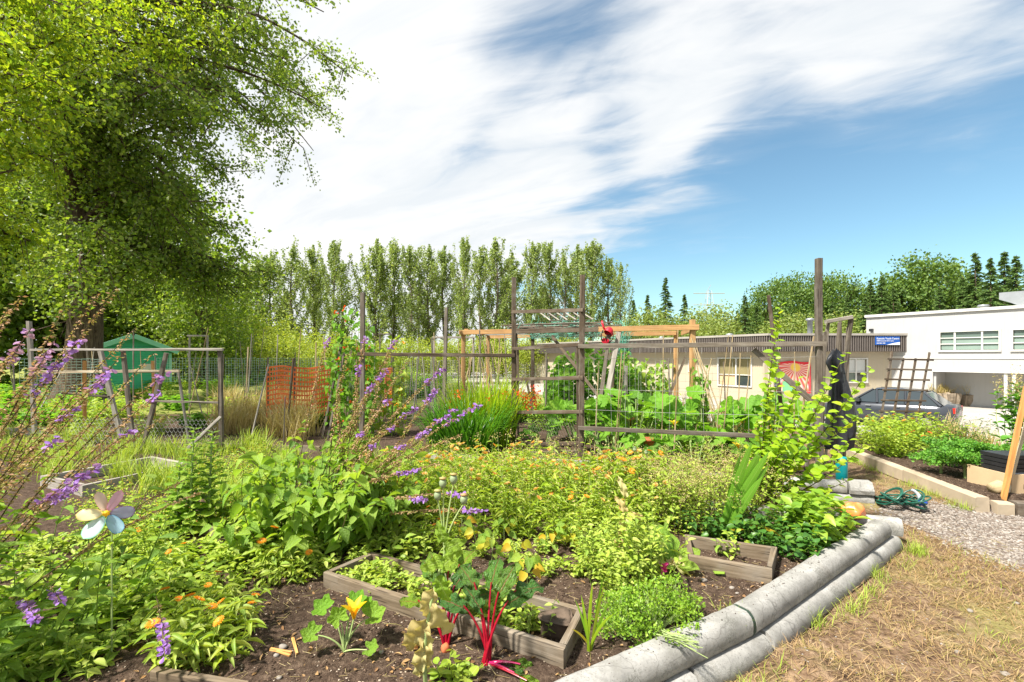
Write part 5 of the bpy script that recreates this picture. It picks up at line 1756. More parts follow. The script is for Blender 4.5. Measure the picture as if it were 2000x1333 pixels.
# arches of cane teepees behind the daylilies
for i in range(9):
    u = 925 + i * 7
    stake(u, 655 + (i % 3) * 6, u + (16 if i % 2 else -9), 745, 11.5, 11.0, 0.009, M['bamboo'], 'cane of the crossing row beneath the cedar frame', group='crossing canes under the cedar frame')

# pale-topped goal frames further back
def hoop_frame(u0, u1, vt, vb, Y, mat, label, r=0.02):
    t = thing('post_frame', label, 'frame', (P((u0 + u1) / 2, vb, Y)[0], Y, 0))
    for u in (u0, u1):
        a = P(u, vt, Y)
        beam(t, 'post', (a[0], Y, -0.1), a, r * 2, r * 2, mat, up=(0, 1, 0))
    a, b = P(u0 - 2, vt, Y), P(u1 + 2, vt, Y)
    beam(t, 'crossbar', a + np.array([0, -r * 2.1, -r]), b + np.array([0, -r * 2.1, -r]), r * 1.6, r * 2.2, mat)
    return t
hoop_frame(370, 405, 655, 740, 14, M['silver'], 'small goal-shaped timber frame left of the yellow shrubs', 0.022)
hoop_frame(847, 925, 658, 760, 11.5, M['silver'], 'pale goal-shaped timber frame left of the cedar posts', 0.022)
hoop_frame(742, 765, 652, 740, 13, M['grey'], 'narrow timber frame behind the runner beans', 0.016)
g = Geo()
tq = np.linspace(0, PI, 14)
c = P(828, 700, 12.5)
tube(g, np.stack([c[0] + 0.2 * np.cos(tq), np.full(14, 12.5), c[2] - 0.05 + 0.17 * np.sin(tq)], 1), 0.008, 5)
for s_ in (-1, 1):
    tube(g, [(c[0] + s_ * 0.2, 12.5, c[2] - 0.05), (c[0] + s_ * 0.2, 12.5, 0)], 0.008, 5)
single('wire_hoop', g, M['gauge'], 'bent wire hoop in the far plots', 'hoop')

# ------------------------------------------------------------------ new cedar frame
cf = thing('cedar_frame', 'new orange cedar frame with flat beams above the squash leaves', 'frame', (1.1, 9.5, 0))
ZC = 2.13
FR_, FL_, BL_, BR_ = np.array([3.33, 8.4]), np.array([-1.10, 10.3]), np.array([-0.66, 12.5]), np.array([3.80, 10.55])
for q in (FR_, FL_, BL_, BR_):
    beam(cf, 'post', (*q, -0.1), (*q, ZC + (0.09 if q is FR_ else 0)), 0.09, 0.09, M['new'], up=(0, 1, 0))
def lerp2(a, b, t):
    return a + (b - a) * t
mF0, mF1 = lerp2(FL_, FR_, 0.26), lerp2(FL_, FR_, 0.64)
mB0, mB1 = lerp2(BL_, BR_, 0.26), lerp2(BL_, BR_, 0.64)
off = np.array([-0.02, -0.075])
zz_ = ZC - 0.05
beam(cf, 'beam', (*(FL_ + off - np.array([0.06, 0])), zz_), (*(mF0 + off), zz_), 0.04, 0.10, M['new'])
beam(cf, 'beam', (*(mF1 + off), zz_), (*(FR_ + off + np.array([0.1, -0.04])), zz_), 0.04, 0.10, M['new'])
beam(cf, 'beam', (*(BL_ + off), zz_), (*(mB0 + off), zz_), 0.04, 0.10, M['new'])
beam(cf, 'beam', (*(mB1 + off), zz_), (*(BR_ + off), zz_), 0.04, 0.10, M['new'])
beam(cf, 'beam', (*(mF0 + off), zz_ - 0.004), (*(mF1 + off), zz_ - 0.004), 0.045, 0.09, M['brown'], label='old dark middle length of beam')
beam(cf, 'beam', (*(mB0 + off), zz_ - 0.004), (*(mB1 + off), zz_ - 0.004), 0.045, 0.09, M['brown'], label='old dark middle length of back beam')
beam(cf, 'tie', (*(FL_ + np.array([0.06, 0.05])), ZC + 0.022), (*(BL_ - np.array([0.02, 0.06])), ZC + 0.022), 0.09, 0.04, M['new'])
beam(cf, 'tie', (*(FR_ + np.array([0.12, 0.05])), ZC - 0.05), (*(BR_ + np.array([0.12, -0.05])), ZC - 0.05), 0.04, 0.10, M['new'])
for q, lab in ((lerp2(FL_, FR_, 0.265) + np.array([0, 0.02]), None), (lerp2(BL_, BR_, 0.27), None)):
    beam(cf, 'old_post', (*q, -0.1), (*q, ZC - 0.1), 0.09, 0.09, M['brown'], up=(0, 1, 0))
beam(cf, 'knee_brace', P(1028, 742, 9.8), P(1040, 800, 9.8), 0.05, 0.05, M['brown'])
g = Geo()
for i in range(13):
    t_ = (i + 0.5) / 13
    a, b = lerp2(FL_, BL_, t_), lerp2(mF0, mB0, t_)
    tube(g, [(*a, ZC - 0.02), (*b, ZC - 0.02)], 0.004, 4)
part(cf, 'wire', g, M['gauge'], kind='stuff')
# stacked sticks, lattice panel and netting lying on the middle of the frame
st_ = thing('stick_bundle', 'bundle of long sticks lying across the cedar frame', 'sticks', (0.75, 9.6, ZC))
for i in range(40):
    t0 = rng.uniform(0.02, 0.95)
    a = lerp2(mF0, mB0, t0) + rng.normal(0, 0.06, 2) - np.array([0.15, 0])
    b = lerp2(mF1, mB1, np.clip(t0 + rng.normal(0, 0.1), 0, 1)) + np.array([rng.uniform(-0.4, 0.5), 0])
    g = Geo()
    z0 = ZC + 0.012 + (i % 5) * 0.028
    pole(g, (*a, z0), (*b, z0 + rng.normal(0, 0.012)), rng.uniform(0.008, 0.015), None, 5, bow=rng.normal(0, 0.04), nseg=6)
    part(st_, 'stick', g, M['brown'] if i % 3 else M['grey'])
lp = thing('lattice_panel', 'slatted wooden lattice panel tilted on top of the sticks', 'lattice', (0.9, 10.4, ZC + 0.2))
la, lb_ = P(1055, 612, 10.6), P(1132, 609, 10.6)
lc, ld = P(1075, 627, 9.9), P(1158, 625, 9.9)
for i in range(6):
    t_ = i / 5
    beam(lp, 'slat', la + (lb_ - la) * t_ + np.array([0, 0, 0.012]), lc + (ld - lc) * t_ + np.array([0, 0, 0.012]), 0.03, 0.012, M['silver'])
for i in range(4):
    t_ = i / 3
    beam(lp, 'slat', la + (lc - la) * t_, lb_ + (ld - lb_) * t_, 0.03, 0.012, M['grey'])
g = Geo()
As, Bs = [], []
for i in range(650):
    t0, t1 = rng.random(), rng.random()
    c = lerp2(lerp2(mF0, mB0, t0), lerp2(mF1, mB1, t0), t1)
    p0 = np.array([*c, ZC + rng.uniform(-0.16, 0.16)])
    As.append(p0); Bs.append(p0 + nz(rng.normal(0, 1, 3) * np.array([1, 0.6, 0.35])) * rng.uniform(0.08, 0.25))
for i in range(240):
    p0 = P(rng.uniform(1205, 1225), rng.uniform(640, 690), 9.2) + rng.normal(0, 0.05, 3)
    As.append(p0); Bs.append(p0 + nz(rng.normal(0, 1, 3) * np.array([0.5, 0.5, 1.2])) * rng.uniform(0.08, 0.25))
tubes(g, np.array(As), np.array(Bs), 0.0035, 0.0035, 3)
single('garden_netting', g, M['tealnet'], 'crumpled teal bird netting heaped on the cedar frame', 'netting', kind='stuff')

# red cap hung from the beam
cp = P(1186, 652, 8.75)
cap = thing('red_hat', 'red cap with black straps hanging from the cedar beam', 'cap', cp - np.array([0, 0, 0.25]))
g = Geo()
lathe(g, [(0.0, 0.115), (0.05, 0.105), (0.085, 0.07), (0.10, 0.02), (0.10, -0.03)], (0, 0, 0), 18)
q = np.array(Matrix.Rotation(R(38), 3, 'Y') @ Matrix.Rotation(R(-20), 3, 'X'))
g.V[-1] = g.V[-1] @ q.T * np.array([1.1, 1, 1.25]) * 0.78 + cp + np.array([0.02, -0.02, 0.02])
part(cap, 'crown', g, M['redcap'], smooth=True)
g = Geo()
lathe(g, [(0.0, 0.0), (0.09, 0.01), (0.10, 0.0), (0.09, -0.012), (0, -0.01)], (0, 0, 0), 18)
q = np.array(Matrix.Rotation(R(75), 3, 'X') @ Matrix.Rotation(R(15), 3, 'Y'))
g.V[-1] = g.V[-1] @ q.T * np.array([1.0, 1, 0.72]) * 0.85 + cp + np.array([-0.04, -0.03, -0.145])
part(cap, 'peak', g, M['redcap'], smooth=True)
g = Geo()
tube(g, bez(cp + np.array([-0.09, -0.05, 0.06]), cp + np.array([-0.16, -0.08, -0.06]), cp + np.array([-0.1, -0.05, -0.15]), 7), 0.012, 5)
tube(g, bez(cp + np.array([0.1, -0.05, 0.0]), cp + np.array([0.12, -0.08, -0.12]), cp + np.array([0.02, -0.05, -0.17]), 7), 0.010, 5)
tube(g, bez(cp + np.array([-0.03, -0.08, -0.03]), cp + np.array([-0.02, -0.11, -0.1]), cp + np.array([-0.03, -0.06, -0.15]), 7), 0.010, 5)
part(cap, 'strap', g, M['black'], kind='stuff')
g = Geo()
tube(g, bez(cp + np.array([-0.05, 0.0, 0.08]), cp + np.array([-0.10, -0.05, 0.16]), cp + np.array([-0.09, 0.05, 0.24]), 7), 0.02, 6)
part(cap, 'hanging_loop', g, M['redcap'])

# ------------------------------------------------------------------ tripod of poles and black rain jacket
tp = thing('pole_tripod', 'frame of lashed grey poles carrying the black jacket', 'pole frame', (*P(1640, 800, 6.4)[:2], 0))
beam(tp, 'crossbar', P(1612, 629, 6.4), P(1664, 620, 6.4), 0.05, 0.05, M['silver'])
for (u0, v0, u1, v1, w, Y) in [(1618, 632, 1583, 858, 0.035, 6.45), (1640, 630, 1616, 860, 0.03, 6.6), (1641, 628, 1643, 850, 0.028, 6.7), (1662, 622, 1640, 800, 0.05, 6.42), (1657, 640, 1650, 830, 0.04, 6.6), (1611, 648, 1606, 860, 0.028, 6.3)]:
    a, b = P(u1, v1, Y), P(u0, v0, Y)
    d = nz(b - a)
    a = a + d * ((-0.1 - a[2]) / d[2])
    beam(tp, 'pole', a, b, w, w, M['grey'], up=(0, 1, 0), jit=0.003)
jk = thing('black_jacket', 'black rain jacket hanging from the lashed poles', 'jacket', (*P(1640, 860, 6.1)[:2], 0.4))
def drape(name, rows, Y, folds, seed, mat, dep=0.45):
    g = Geo()
    n = 44
    V, UV = [], []
    an = np.linspace(0, 2 * PI, n + 1)
    for j, (v, uc, wpx) in enumerate(rows):
        c = P(uc, v, Y)
        r = wpx / F * Y / 2
        f = 1 + (0.05 + 0.16 * min(1, j / 4)) * np.sin(an * folds + seed + j * 0.25) + 0.07 * np.sin(an * (folds * 2 + 1) + seed * 2 + j * 0.5)
        V.append(np.stack([c[0] + r * np.cos(an) * f, Y + r * dep * np.sin(an) * f, np.full(n + 1, c[2]) + 0.02 * np.sin(an * 3 + j)], 1))
        UV.append(np.stack([an, np.full(n + 1, j)], 1))
    V = np.array(V)
    i = np.arange(len(rows) - 1)[:, None] * (n + 1) + np.arange(n)[None]
    g.add(V, np.stack([i, i + 1, i + n + 2, i + n + 1], -1).reshape(-1, 4)[:, ::-1], np.array(UV))
    return part(jk, name, g, mat, smooth=True)
drape('hood', [(683, 1632, 4), (690, 1632, 18), (698, 1631, 27), (708, 1630, 30), (718, 1632, 25), (728, 1635, 24)], 6.15, 4, 1.0, M['cloth'], 0.8)
drape('body', [(722, 1636, 22), (740, 1637, 27), (760, 1636, 29), (780, 1637, 32), (800, 1638, 37), (820, 1640, 42), (840, 1640, 46), (860, 1639, 46), (876, 1638, 44)], 6.15, 6, 2.3, M['cloth'], 0.6)
drape('sleeve', [(745, 1650, 10), (765, 1653, 15), (790, 1658, 19), (815, 1660, 20), (840, 1661, 19), (852, 1660, 14)], 6.05, 4, 0.4, M['cloth'], 0.8)

# leaning lattice trellis
lt = thing('leaning_trellis', 'thin square-grid wooden trellis leaning in front of the car', 'trellis', (*P(1765, 840, 8.4)[:2], 0))
tl, tr_, bl_, br_ = P(1742, 690, 8.7), P(1815, 692, 8.7), P(1715, 850, 8.3), P(1786, 850, 8.3)
for i in range(4):
    t_ = i / 3
    ex = 0.02 if i in (0, 3) else -0.06
    a, b = tl + (tr_ - tl) * t_, bl_ + (br_ - bl_) * t_
    beam(lt, 'slat', a + (a - b) * ex, b + (b - a) * 0.2, 0.036, 0.02, M['brown'], up=(0, 1, 0))
for j in range(7):
    t_ = (702 - 690 + j * 20.5) / 160
    a, b = tl + (bl_ - tl) * t_, tr_ + (br_ - tr_) * t_
    beam(lt, 'slat', a - (b - a) * 0.10 + np.array([0, -0.018, 0]), b + (b - a) * 0.12 + np.array([0, -0.018, 0]), 0.018, 0.032, M['brown'])

# ------------------------------------------------------------------ small things by the path
bt_ = on(G(1668, 936, 0))
bt_[2] = 0.12
bt_ = np.array([4.02, 5.55, hz(4.02, 5.55)])
bo = thing('drink_bottle', 'teal steel flask with carrying ring on the concrete stack', 'flask', bt_)
g = Geo()
lathe(g, [(0.0, 0.0), (0.055, 0.0), (0.062, 0.008), (0.062, 0.25), (0.058, 0.268), (0.05, 0.275)], bt_, 24)
part(bo, 'body', g, M['teal'], smooth=True)
g = Geo()
lathe(g, [(0.05, 0.2752), (0.054, 0.28), (0.054, 0.315), (0.045, 0.33), (0.0, 0.332)], bt_, 24)
part(bo, 'lid', g, M['teal'], smooth=True)
g = Geo()
an = np.linspace(0, 2 * PI, 21)
tube(g, np.stack([bt_[0] + 0.068 * np.cos(an), bt_[1] + 0.068 * np.sin(an), bt_[2] + 0.300 + 0.006 * np.sin(an)], 1), 0.007, 6)
part(bo, 'carry_ring', g, M['black'], smooth=True)

hs_ = thing('garden_hose', 'coiled dark green garden hose heaped on the path', 'hose', on((4.36, 5.15)))
g = Geo()
pts = []
hb = on((4.36, 5.15))
for k in range(15):
    c = hb + np.array([-0.07 if k < 7 else 0.10, 0.0 if k < 7 else -0.10, 0.03]) + rng.normal(0, 0.018, 3) * np.array([1, 1, 0])
    tilt = rng.uniform(0.15, 0.9)
    ax = rng.uniform(0, 6.28)
    r0 = rng.uniform(0.075, 0.135)
    q = np.linspace(0, 2 * PI, 22)[:-1] + rng.uniform(0, 6)
    ring = np.stack([r0 * np.cos(q), r0 * np.sin(q) * math.cos(tilt), r0 * np.sin(q) * math.sin(tilt) + r0 * math.sin(tilt)], 1)
    cs_, sn_ = math.cos(ax), math.sin(ax)
    ring = np.stack([ring[:, 0] * cs_ - ring[:, 1] * sn_, ring[:, 0] * sn_ + ring[:, 1] * cs_, ring[:, 2]], 1) + c + np.array([0, 0, rng.uniform(0, 0.05)])
    ring = np.vstack([ring, ring[:1]])
    tube(g, ring, 0.0085, 7)
part(hs_, 'coil', g, M['hose'], smooth=True, kind='stuff')
g = Geo()
nb_ = hb + np.array([0.12, -0.14, 0.13])
tube(g, bez(nb_ + np.array([-0.04, 0.05, 0.09]), nb_ + np.array([0.0, 0.02, 0.08]), nb_ + np.array([0.02, 0.0, 0.0]), 8), [0.014, 0.015, 0.016, 0.016, 0.018, 0.02, 0.024, 0.026], 8)
nzl = part(hs_, 'nozzle', g, M['greyplastic'], smooth=True)
g = Geo()
lathe(g, [(0.0, 0.03), (0.03, 0.03), (0.045, 0.0), (0.045, -0.025), (0.035, -0.03), (0.03, -0.005), (0.0, -0.002)], nb_ + np.array([0.025, -0.01, -0.03]), 16, axis=(-0.2, 0.5, 0.8))
sc_ = part(hs_, 'spray_head', g, M['blueplastic'], smooth=True)
# crumpled orange lump in the corner
g = Geo()
c = np.array([3.16, 4.22, 0.03])
th_, ph_ = np.linspace(0, PI, 13), np.linspace(0, 2 * PI, 25)
T_, P_ = np.meshgrid(th_, ph_, indexing='ij')
rr = 0.085 * (1 + 0.16 * np.cos(P_ * 4 + 1) * np.sin(T_) + 0.10 * np.sin(P_ * 3 + T_ * 4) + 0.05 * np.cos(P_ * 7))
V = np.stack([rr * np.sin(T_) * np.cos(P_) * 1.15, rr * np.sin(T_) * np.sin(P_), rr * np.cos(T_) * 0.85 + 0.085], -1) + c
i = np.arange(12)[:, None] * 25 + np.arange(24)[None]
g.add(V, np.stack([i, i + 25, i + 26, i + 1], -1).reshape(-1, 4))
single('orange_ball', g, M['pumpkin'], 'dented orange ball-like lump wedged in the kerb corner', 'ball', smooth=True)

# plywood box, tray and cedar stake at the right margin
pb_ = thing('plywood_box', 'plywood box lettered R with black tray at the right edge', 'box', (5.95, 5.25, -0.02))
g = Geo()
box(g, (5.62, 5.12, -0.02), (6.5, 5.14, 0.215)); box(g, (5.62, 5.142, -0.02), (5.64, 5.6, 0.212)); box(g, (5.62, 5.602, -0.02), (6.5, 5.62, 0.214))
part(pb_, 'panel', g, M['kraft'], kind='stuff')
inst(pb_, 'lettering', text_mesh('R', 0.075, M['print']), Matrix.Translation((5.75 - 5.95, 5.118 - 5.25, 0.075)) @ Matrix.Rotation(R(90), 4, 'X'))
tray = thing('black_plant_tray', 'black ribbed plastic tray standing in the plywood box', 'tray', (5.9, 5.35, 0.1))
for i, zq in enumerate((0.22, 0.27, 0.32, 0.37)):
    g = Geo()
    box(g, (5.66 - 0.004 * i, 5.2, zq), (6.4, 5.24 + 0.25, zq + 0.042))
    part(tray, 'rim', g, M['black'])
g = Geo()
box(g, (5.70, 5.21, 0.0), (6.3, 5.48, 0.219))
part(tray, 'tub', g, M['greyplastic'])
stake(2006, 755, 1957, 990, 5.1, 5.05, 0.022, M['cedar'], 'orange cedar stake leaning before the plywood box', True)
stake(2012, 800, 1962, 985, 5.2, 5.12, 0.014, M['pale'], 'pale lath behind the orange cedar stake', True)
g = Geo()
lathe(g, [(0.0, 0.0), (0.06, 0.0), (0.075, 0.09), (0.08, 0.10), (0.07, 0.10), (0.06, 0.03)], (5.37, 5.12, -0.02), 16)
g.V[-1] = (g.V[-1] - np.array([5.37, 5.12, -0.02])) @ np.array(Matrix.Rotation(R(80), 3, 'Y')).T + np.array([5.42, 5.14, 0.055])
single('tipped_pot', g, M['bamboo'], 'small tipped plant pot beside the cedar stake', 'pot', smooth=True)

# terracotta pots among the squash
for (u, v, Y, r, lab) in ((1224, 822, 8.3, 0.13, 'wide terracotta pot half sunk among the squash leaves'), (1268, 862, 6.95, 0.09, 'small terracotta pot hanging below the lower rail')):
    c = P(u, v, Y)
    g = Geo()
    lathe(g, [(0.0, -0.16), (r * 0.65, -0.16), (r * 0.9, 0.0), (r * 1.05, 0.005), (r * 1.05, 0.05), (r * 0.9, 0.05), (r * 0.85, 0.0), (0, -0.02)], (c[0], c[1], max(c[2], 0.17)), 20)
    single('terracotta_pot', g, M['terracotta'], lab, 'pot', smooth=True)

# ------------------------------------------------------------------ left timber frame and nets
lf = thing('left_timber_frame', 'weathered grey timber frame with leaning posts at the left', 'frame', (-4.66, 7.3, 0))
def lfb(name, u0, v0, u1, v1, Y0, Y1, w, t, mat, ground=False):
    a, b = P(u0, v0, Y0), P(u1, v1, Y1)
    if ground:
        d = nz(a - b)
        b = b + (-d) * ((b[2] + 0.08) / d[2])
    beam(lf, name, a, b, w, t, mat, up=(0, 1, 0) if abs(a[0] - b[0]) < abs(a[2] - b[2]) else (0, 0, 1), jit=0.003)
lfb('post', 430, 682, 433, 880, 7.3, 7.3, 0.055, 0.055, M['grey'], True)
lfb('top_rail', 60, 684, 436, 683, 7.4, 7.25, 0.04, 0.035, M['silver'])
lfb('post', 196, 686, 226, 810, 7.5, 7.5, 0.06, 0.05, M['silver'], True)
lfb('post', 240, 686, 260, 865, 7.4, 7.4, 0.06, 0.05, M['grey'], True)
lfb('post', 57, 628, 66, 810, 7.6, 7.6, 0.055, 0.05, M['silver'], True)
lfb('post', 325, 690, 281, 868, 7.42, 7.35, 0.06, 0.045, M['grey'], True)
lfb('rail', 70, 727, 350, 725, 8.2, 8.0, 0.035, 0.045, M['pale'])
lfb('rail', 290, 784, 428, 787, 7.36, 7.34, 0.03, 0.03, M['grey'])
lfb('rail', 120, 768, 212, 775, 7.5, 7.46, 0.025, 0.025, M['brown'])
lfb('brace', 432, 815, 366, 878, 7.22, 7.0, 0.035, 0.07, M['silver'])
lfb('post', 348, 725, 356, 780, 8.1, 8.1, 0.03, 0.03, M['silver'], True)
g = Geo()
hexnet(g, P(140, 700, 7.55)[:2], P(425, 700, 7.38)[:2], 0.05, 0.55, 0.07, 0.0016)
part(lf, 'chicken_wire', g, M['gauge'], kind='stuff')
stake(165, 705, 165, 760, 9.0, 9.0, 0.03, M['cedar'], 'orange stake behind the left timber frame', True)
stake(298, 705, 300, 760, 9.3, 9.3, 0.025, M['cedar'], 'second orange stake behind the left timber frame', True)

def netpanel(u0, u1, v0, v1, Y0, Y1, cell, wd, mat, label, posts=True):
    a, b = P(u0, VH, Y0)[:2], P(u1, VH, Y1)[:2]
    zt_, zb_ = zrow(v0, (Y0 + Y1) / 2), max(0.0, zrow(v1, (Y0 + Y1) / 2))
    t = thing('net_fence', label, 'net fence', (*((a + b) / 2), 0))
    g = Geo()
    net(g, a, b, zb_, zt_, cell, wd, sag=0.05)
    part(t, 'mesh', g, mat, kind='stuff')
    if posts:
        n = max(2, int(np.linalg.norm(b - a) / 1.8) + 1)
        for q in np.linspace(0, 1, n):
            c = a + (b - a) * q
            g = Geo()
            pole(g, (c[0], c[1] + 0.03, -0.1), (c[0] + rng.normal(0, 0.04), c[1] + 0.03, zt_ + rng.uniform(0.02, 0.2)), 0.015, None, 6)
            part(t, 'post', g, M['grey'])
    return t
netpanel(436, 700, 700, 760, 13.5, 15.5, 0.07, 0.0045, M['net'], 'pale green garden net behind the orange mesh')
netpanel(300, 432, 700, 745, 12.5, 13.2, 0.07, 0.0045, M['net'], 'pale green garden net seen through the left timber frame')
netpanel(30, 200, 702, 770, 10.5, 11.5, 0.07, 0.004, M['net'], 'pale green garden net at the left margin')
netpanel(765, 895, 705, 785, 10.8, 11.6, 0.06, 0.004, M['greynet'], 'grey wire net left of the cedar frame')
netpanel(1065, 1310, 705, 790, 9.6, 10.0, 0.12, 0.003, M['gauge'], 'wire grid fence in front of the bean leaves')
netpanel(1310, 1420, 715, 790, 9.9, 9.4, 0.14, 0.003, M['gauge'], 'wire grid fence right of the cedar post')
netpanel(1010, 1065, 712, 775, 10.6, 10.3, 0.08, 0.003, M['greynet'], 'grey net seen through the gate')
# orange barrier mesh
om = thing('orange_barrier', 'torn orange plastic barrier mesh in the far plots', 'barrier mesh', (*P(585, VH, 9.6)[:2], 0))
g = Geo()
a, b = P(521, VH, 9.4)[:2], P(648, VH, 9.9)[:2]
d = nz(b - a)
L = np.linalg.norm(b - a)
z1_ = zrow(718, 9.6)
nx_ = int(L / 0.045)
As, Bs = [], []
for i in range(nx_ + 1):
    c = a + d * (L * i / nx_) + np.array([0, 0.05 * math.sin(i * 0.5)])
    wq = 0.010
    zb_ = 0.28 + 0.12 * math.sin(i * 0.4)
    g.add([(*(c - d * wq), zb_), (*(c + d * wq), zb_), (*(c + d * wq), z1_), (*(c - d * wq), z1_)], np.array([[0, 1, 2, 3]]))
for k in range(11):
    z = 0.35 + k * (z1_ - 0.35) / 10
    for i in range(nx_):
        c0 = a + d * (L * i / nx_) + np.array([0, 0.05 * math.sin(i * 0.5) - 0.002])
        c1 = a + d * (L * (i + 1) / nx_) + np.array([0, 0.05 * math.sin((i + 1) * 0.5) - 0.002])
        sg = 0.03 * math.sin(i * 0.3)
        g.add([(*c0, z - 0.017 + sg), (*c1, z - 0.017 + sg), (*c1, z + 0.017 + sg), (*c0, z + 0.017 + sg)], np.array([[0, 1, 2, 3]]))
part(om, 'mesh', g, M['orangenet'], kind='stuff')
for u, Y in ((521, 9.43), (573, 9.66), (648, 9.93)):
    c = P(u, 700, Y)
    beam(om, 'stake', (c[0], Y + 0.04, -0.1), (c[0], Y + 0.04, c[2]), 0.03, 0.03, M['grey'], up=(0, 1, 0))
g = Geo()
a, b = P(752, VH, 9.9)[:2], P(766, VH, 9.9)[:2]
for i in range(8):
    c = a + (b - a) * i / 7
    g.add([(c[0] - 0.01, c[1], 0.5), (c[0] + 0.01, c[1], 0.5), (c[0] + 0.01, c[1], 1.3), (c[0] - 0.01, c[1], 1.3)], np.array([[0, 1, 2, 3]]))
for i in range(18):
    z = 0.5 + i * 0.045
    g.add([(a[0], a[1] - 0.003, z), (b[0], b[1] - 0.003, z), (b[0], b[1] - 0.003, z + 0.03), (a[0], a[1] - 0.003, z + 0.03)], np.array([[0, 1, 2, 3]]))
single('red_netting', g, M['terracotta'], 'narrow strip of red netting left of the grey wire net', 'netting')

# ------------------------------------------------------------------ pinwheel
pc = P(208, 1004, 2.3)
pw = thing('pinwheel', 'pastel flower-shaped pinwheel with six coloured petals on a stick', 'pinwheel', (pc[0], pc[1], 0))
cols = [((0.70, 0.30, 0.40), (0.72, 0.42, 0.50), 62, 1.0, 0.36), ((0.74, 0.46, 0.34), (0.76, 0.56, 0.42), 108, 1.0, 0.36), ((0.80, 0.62, 0.20), (0.82, 0.72, 0.42), 172, 0.95, 0.55), ((0.30, 0.66, 0.45), (0.62, 0.76, 0.74), 232, 1.1, 0.56), ((0.22, 0.50, 0.70), (0.40, 0.62, 0.74), 300, 1.0, 0.5), ((0.36, 0.22, 0.44), (0.44, 0.44, 0.58), -5, 0.95, 0.52)]
nrm_p = nz(np.array([0.55, -0.75, 0.35]))
xx = nz(np.cross(nrm_p, np.array([0, 0, 1.0]))) * -1
yy = np.cross(nrm_p, xx) * -1
if yy[2] < 0: yy = -yy
if xx[0] < 0: xx = -xx
for k, (rim, core, ang, ls, wd) in enumerate(cols):
    a_ = R(ang)
    d = xx * math.cos(a_) + yy * math.sin(a_)
    s_ = np.cross(nrm_p, d)
    L = 0.108 * ls
    rows = []
    tt = np.linspace(0, 1, 12)
    hw = wd * L * 0.5 * np.sin(PI * tt ** 1.5) ** 0.7
    hw = wd * L * 0.55 * np.sqrt(np.maximum(0, 1 - ((tt - 0.62) / np.where(tt < 0.62, 0.62, 0.38)) ** 2)) 
    V, UV = [], []
    ctr = pc + d * (0.012)
    cc = ctr + d * L * 0.6 + nrm_p * 0.012
    ring = [ctr + d * (L * t) + s_ * h * sg + nrm_p * (0.018 * (1 if sg > 0 else -0.4)) for sg, seq in ((1, range(12)), (-1, range(10, 0, -1))) for t, h in [(tt[q], hw[q]) for q in seq]]
    ring = np.array(ring)
    inner = cc + (ring - cc) * 0.86
    n = len(ring)
    V = np.vstack([ring, inner, cc[None]])
    UV = np.concatenate([np.tile([[1.0, 0]], (n, 1)), np.tile([[0.82, 0]], (n, 1)), [[0, 0]]])
    i = np.arange(n)
    g = Geo()
    g.add(V, [np.stack([i, (i + 1) % n, (i + 1) % n + n, i + n], -1), np.stack([i + n, (i + 1) % n + n, np.full(n, 2 * n)], -1)], UV)
    part(pw, 'petal', g, petalmat('pinwheel_petal_%d' % k, rim, core), smooth=True)
g = Geo()
lathe(g, [(0, 0.018), (0.010, 0.016), (0.016, 0.0), (0.012, -0.02)], pc + nrm_p * 0.012, 12, axis=tuple(nrm_p))
part(pw, 'hub', g, M['yellowfl'], smooth=True)
g = Geo()
pole(g, (pc[0], pc[1] + 0.03, -0.05), (pc[0], pc[1] + 0.03, pc[2]), 0.004, None, 6)
part(pw, 'stick', g, M['palestem'])

# ------------------------------------------------------------------ plant kit
def leafmesh(name, T, mat, smooth=True):
    g = Geo()
    g.add(T[0], T[1], T[2])
    return g.mesh(name, mat, smooth=smooth)

def ruffle(nx_=7, ny_=9, shape=None, ruf=0.06, fr=9, curl=0.25, seed=0, puck=0.0):
    """crinkled broad leaf, x -.5...5, y 0..1"""
    r = np.random.default_rng(seed)
    ys_ = np.linspace(0, 1, ny_)
    hw = np.interp(ys_, *shape)
    V, UV = [], []
    ph = r.random() * 6
    for j, y in enumerate(ys_):
        for i in range(nx_):
            a = -1 + 2 * i / (nx_ - 1)
            x = a * hw[j] * (1 + 0.06 * math.sin(y * 17 + ph) * abs(a))
            z = ruf * abs(a) ** 1.5 * math.sin(y * fr + ph + (1.7 if a > 0 else 0)) + 0.10 * abs(a) * hw[j] - curl * y * y + r.normal(0, 0.006) + puck * math.sin(abs(a) * 9 + y * 4) * math.sin(y * 21 - abs(a) * 8 + ph)
            V.append((x, y, z)); UV.append((0.5 + 0.5 * a * 0.999, y))
    i = np.arange(ny_ - 1)[:, None] * nx_ + np.arange(nx_ - 1)[None]
    return np.array(V), np.stack([i, i + 1, i + nx_ + 1, i + nx_], -1).reshape(-1, 4), np.array(UV)
BROAD = ([0, 0.12, 0.35, 0.6, 0.85, 1.0], [0.06, 0.26, 0.46, 0.5, 0.32, 0.04])
TORN = ([0, 0.12, 0.3, 0.5, 0.62, 0.8, 0.9, 1.0], [0.08, 0.30, 0.44, 0.30, 0.42, 0.20, 0.26, 0.03])
SPOON = ([0, 0.2, 0.45, 0.7, 0.9, 1.0], [0.10, 0.17, 0.34, 0.48, 0.36, 0.08])

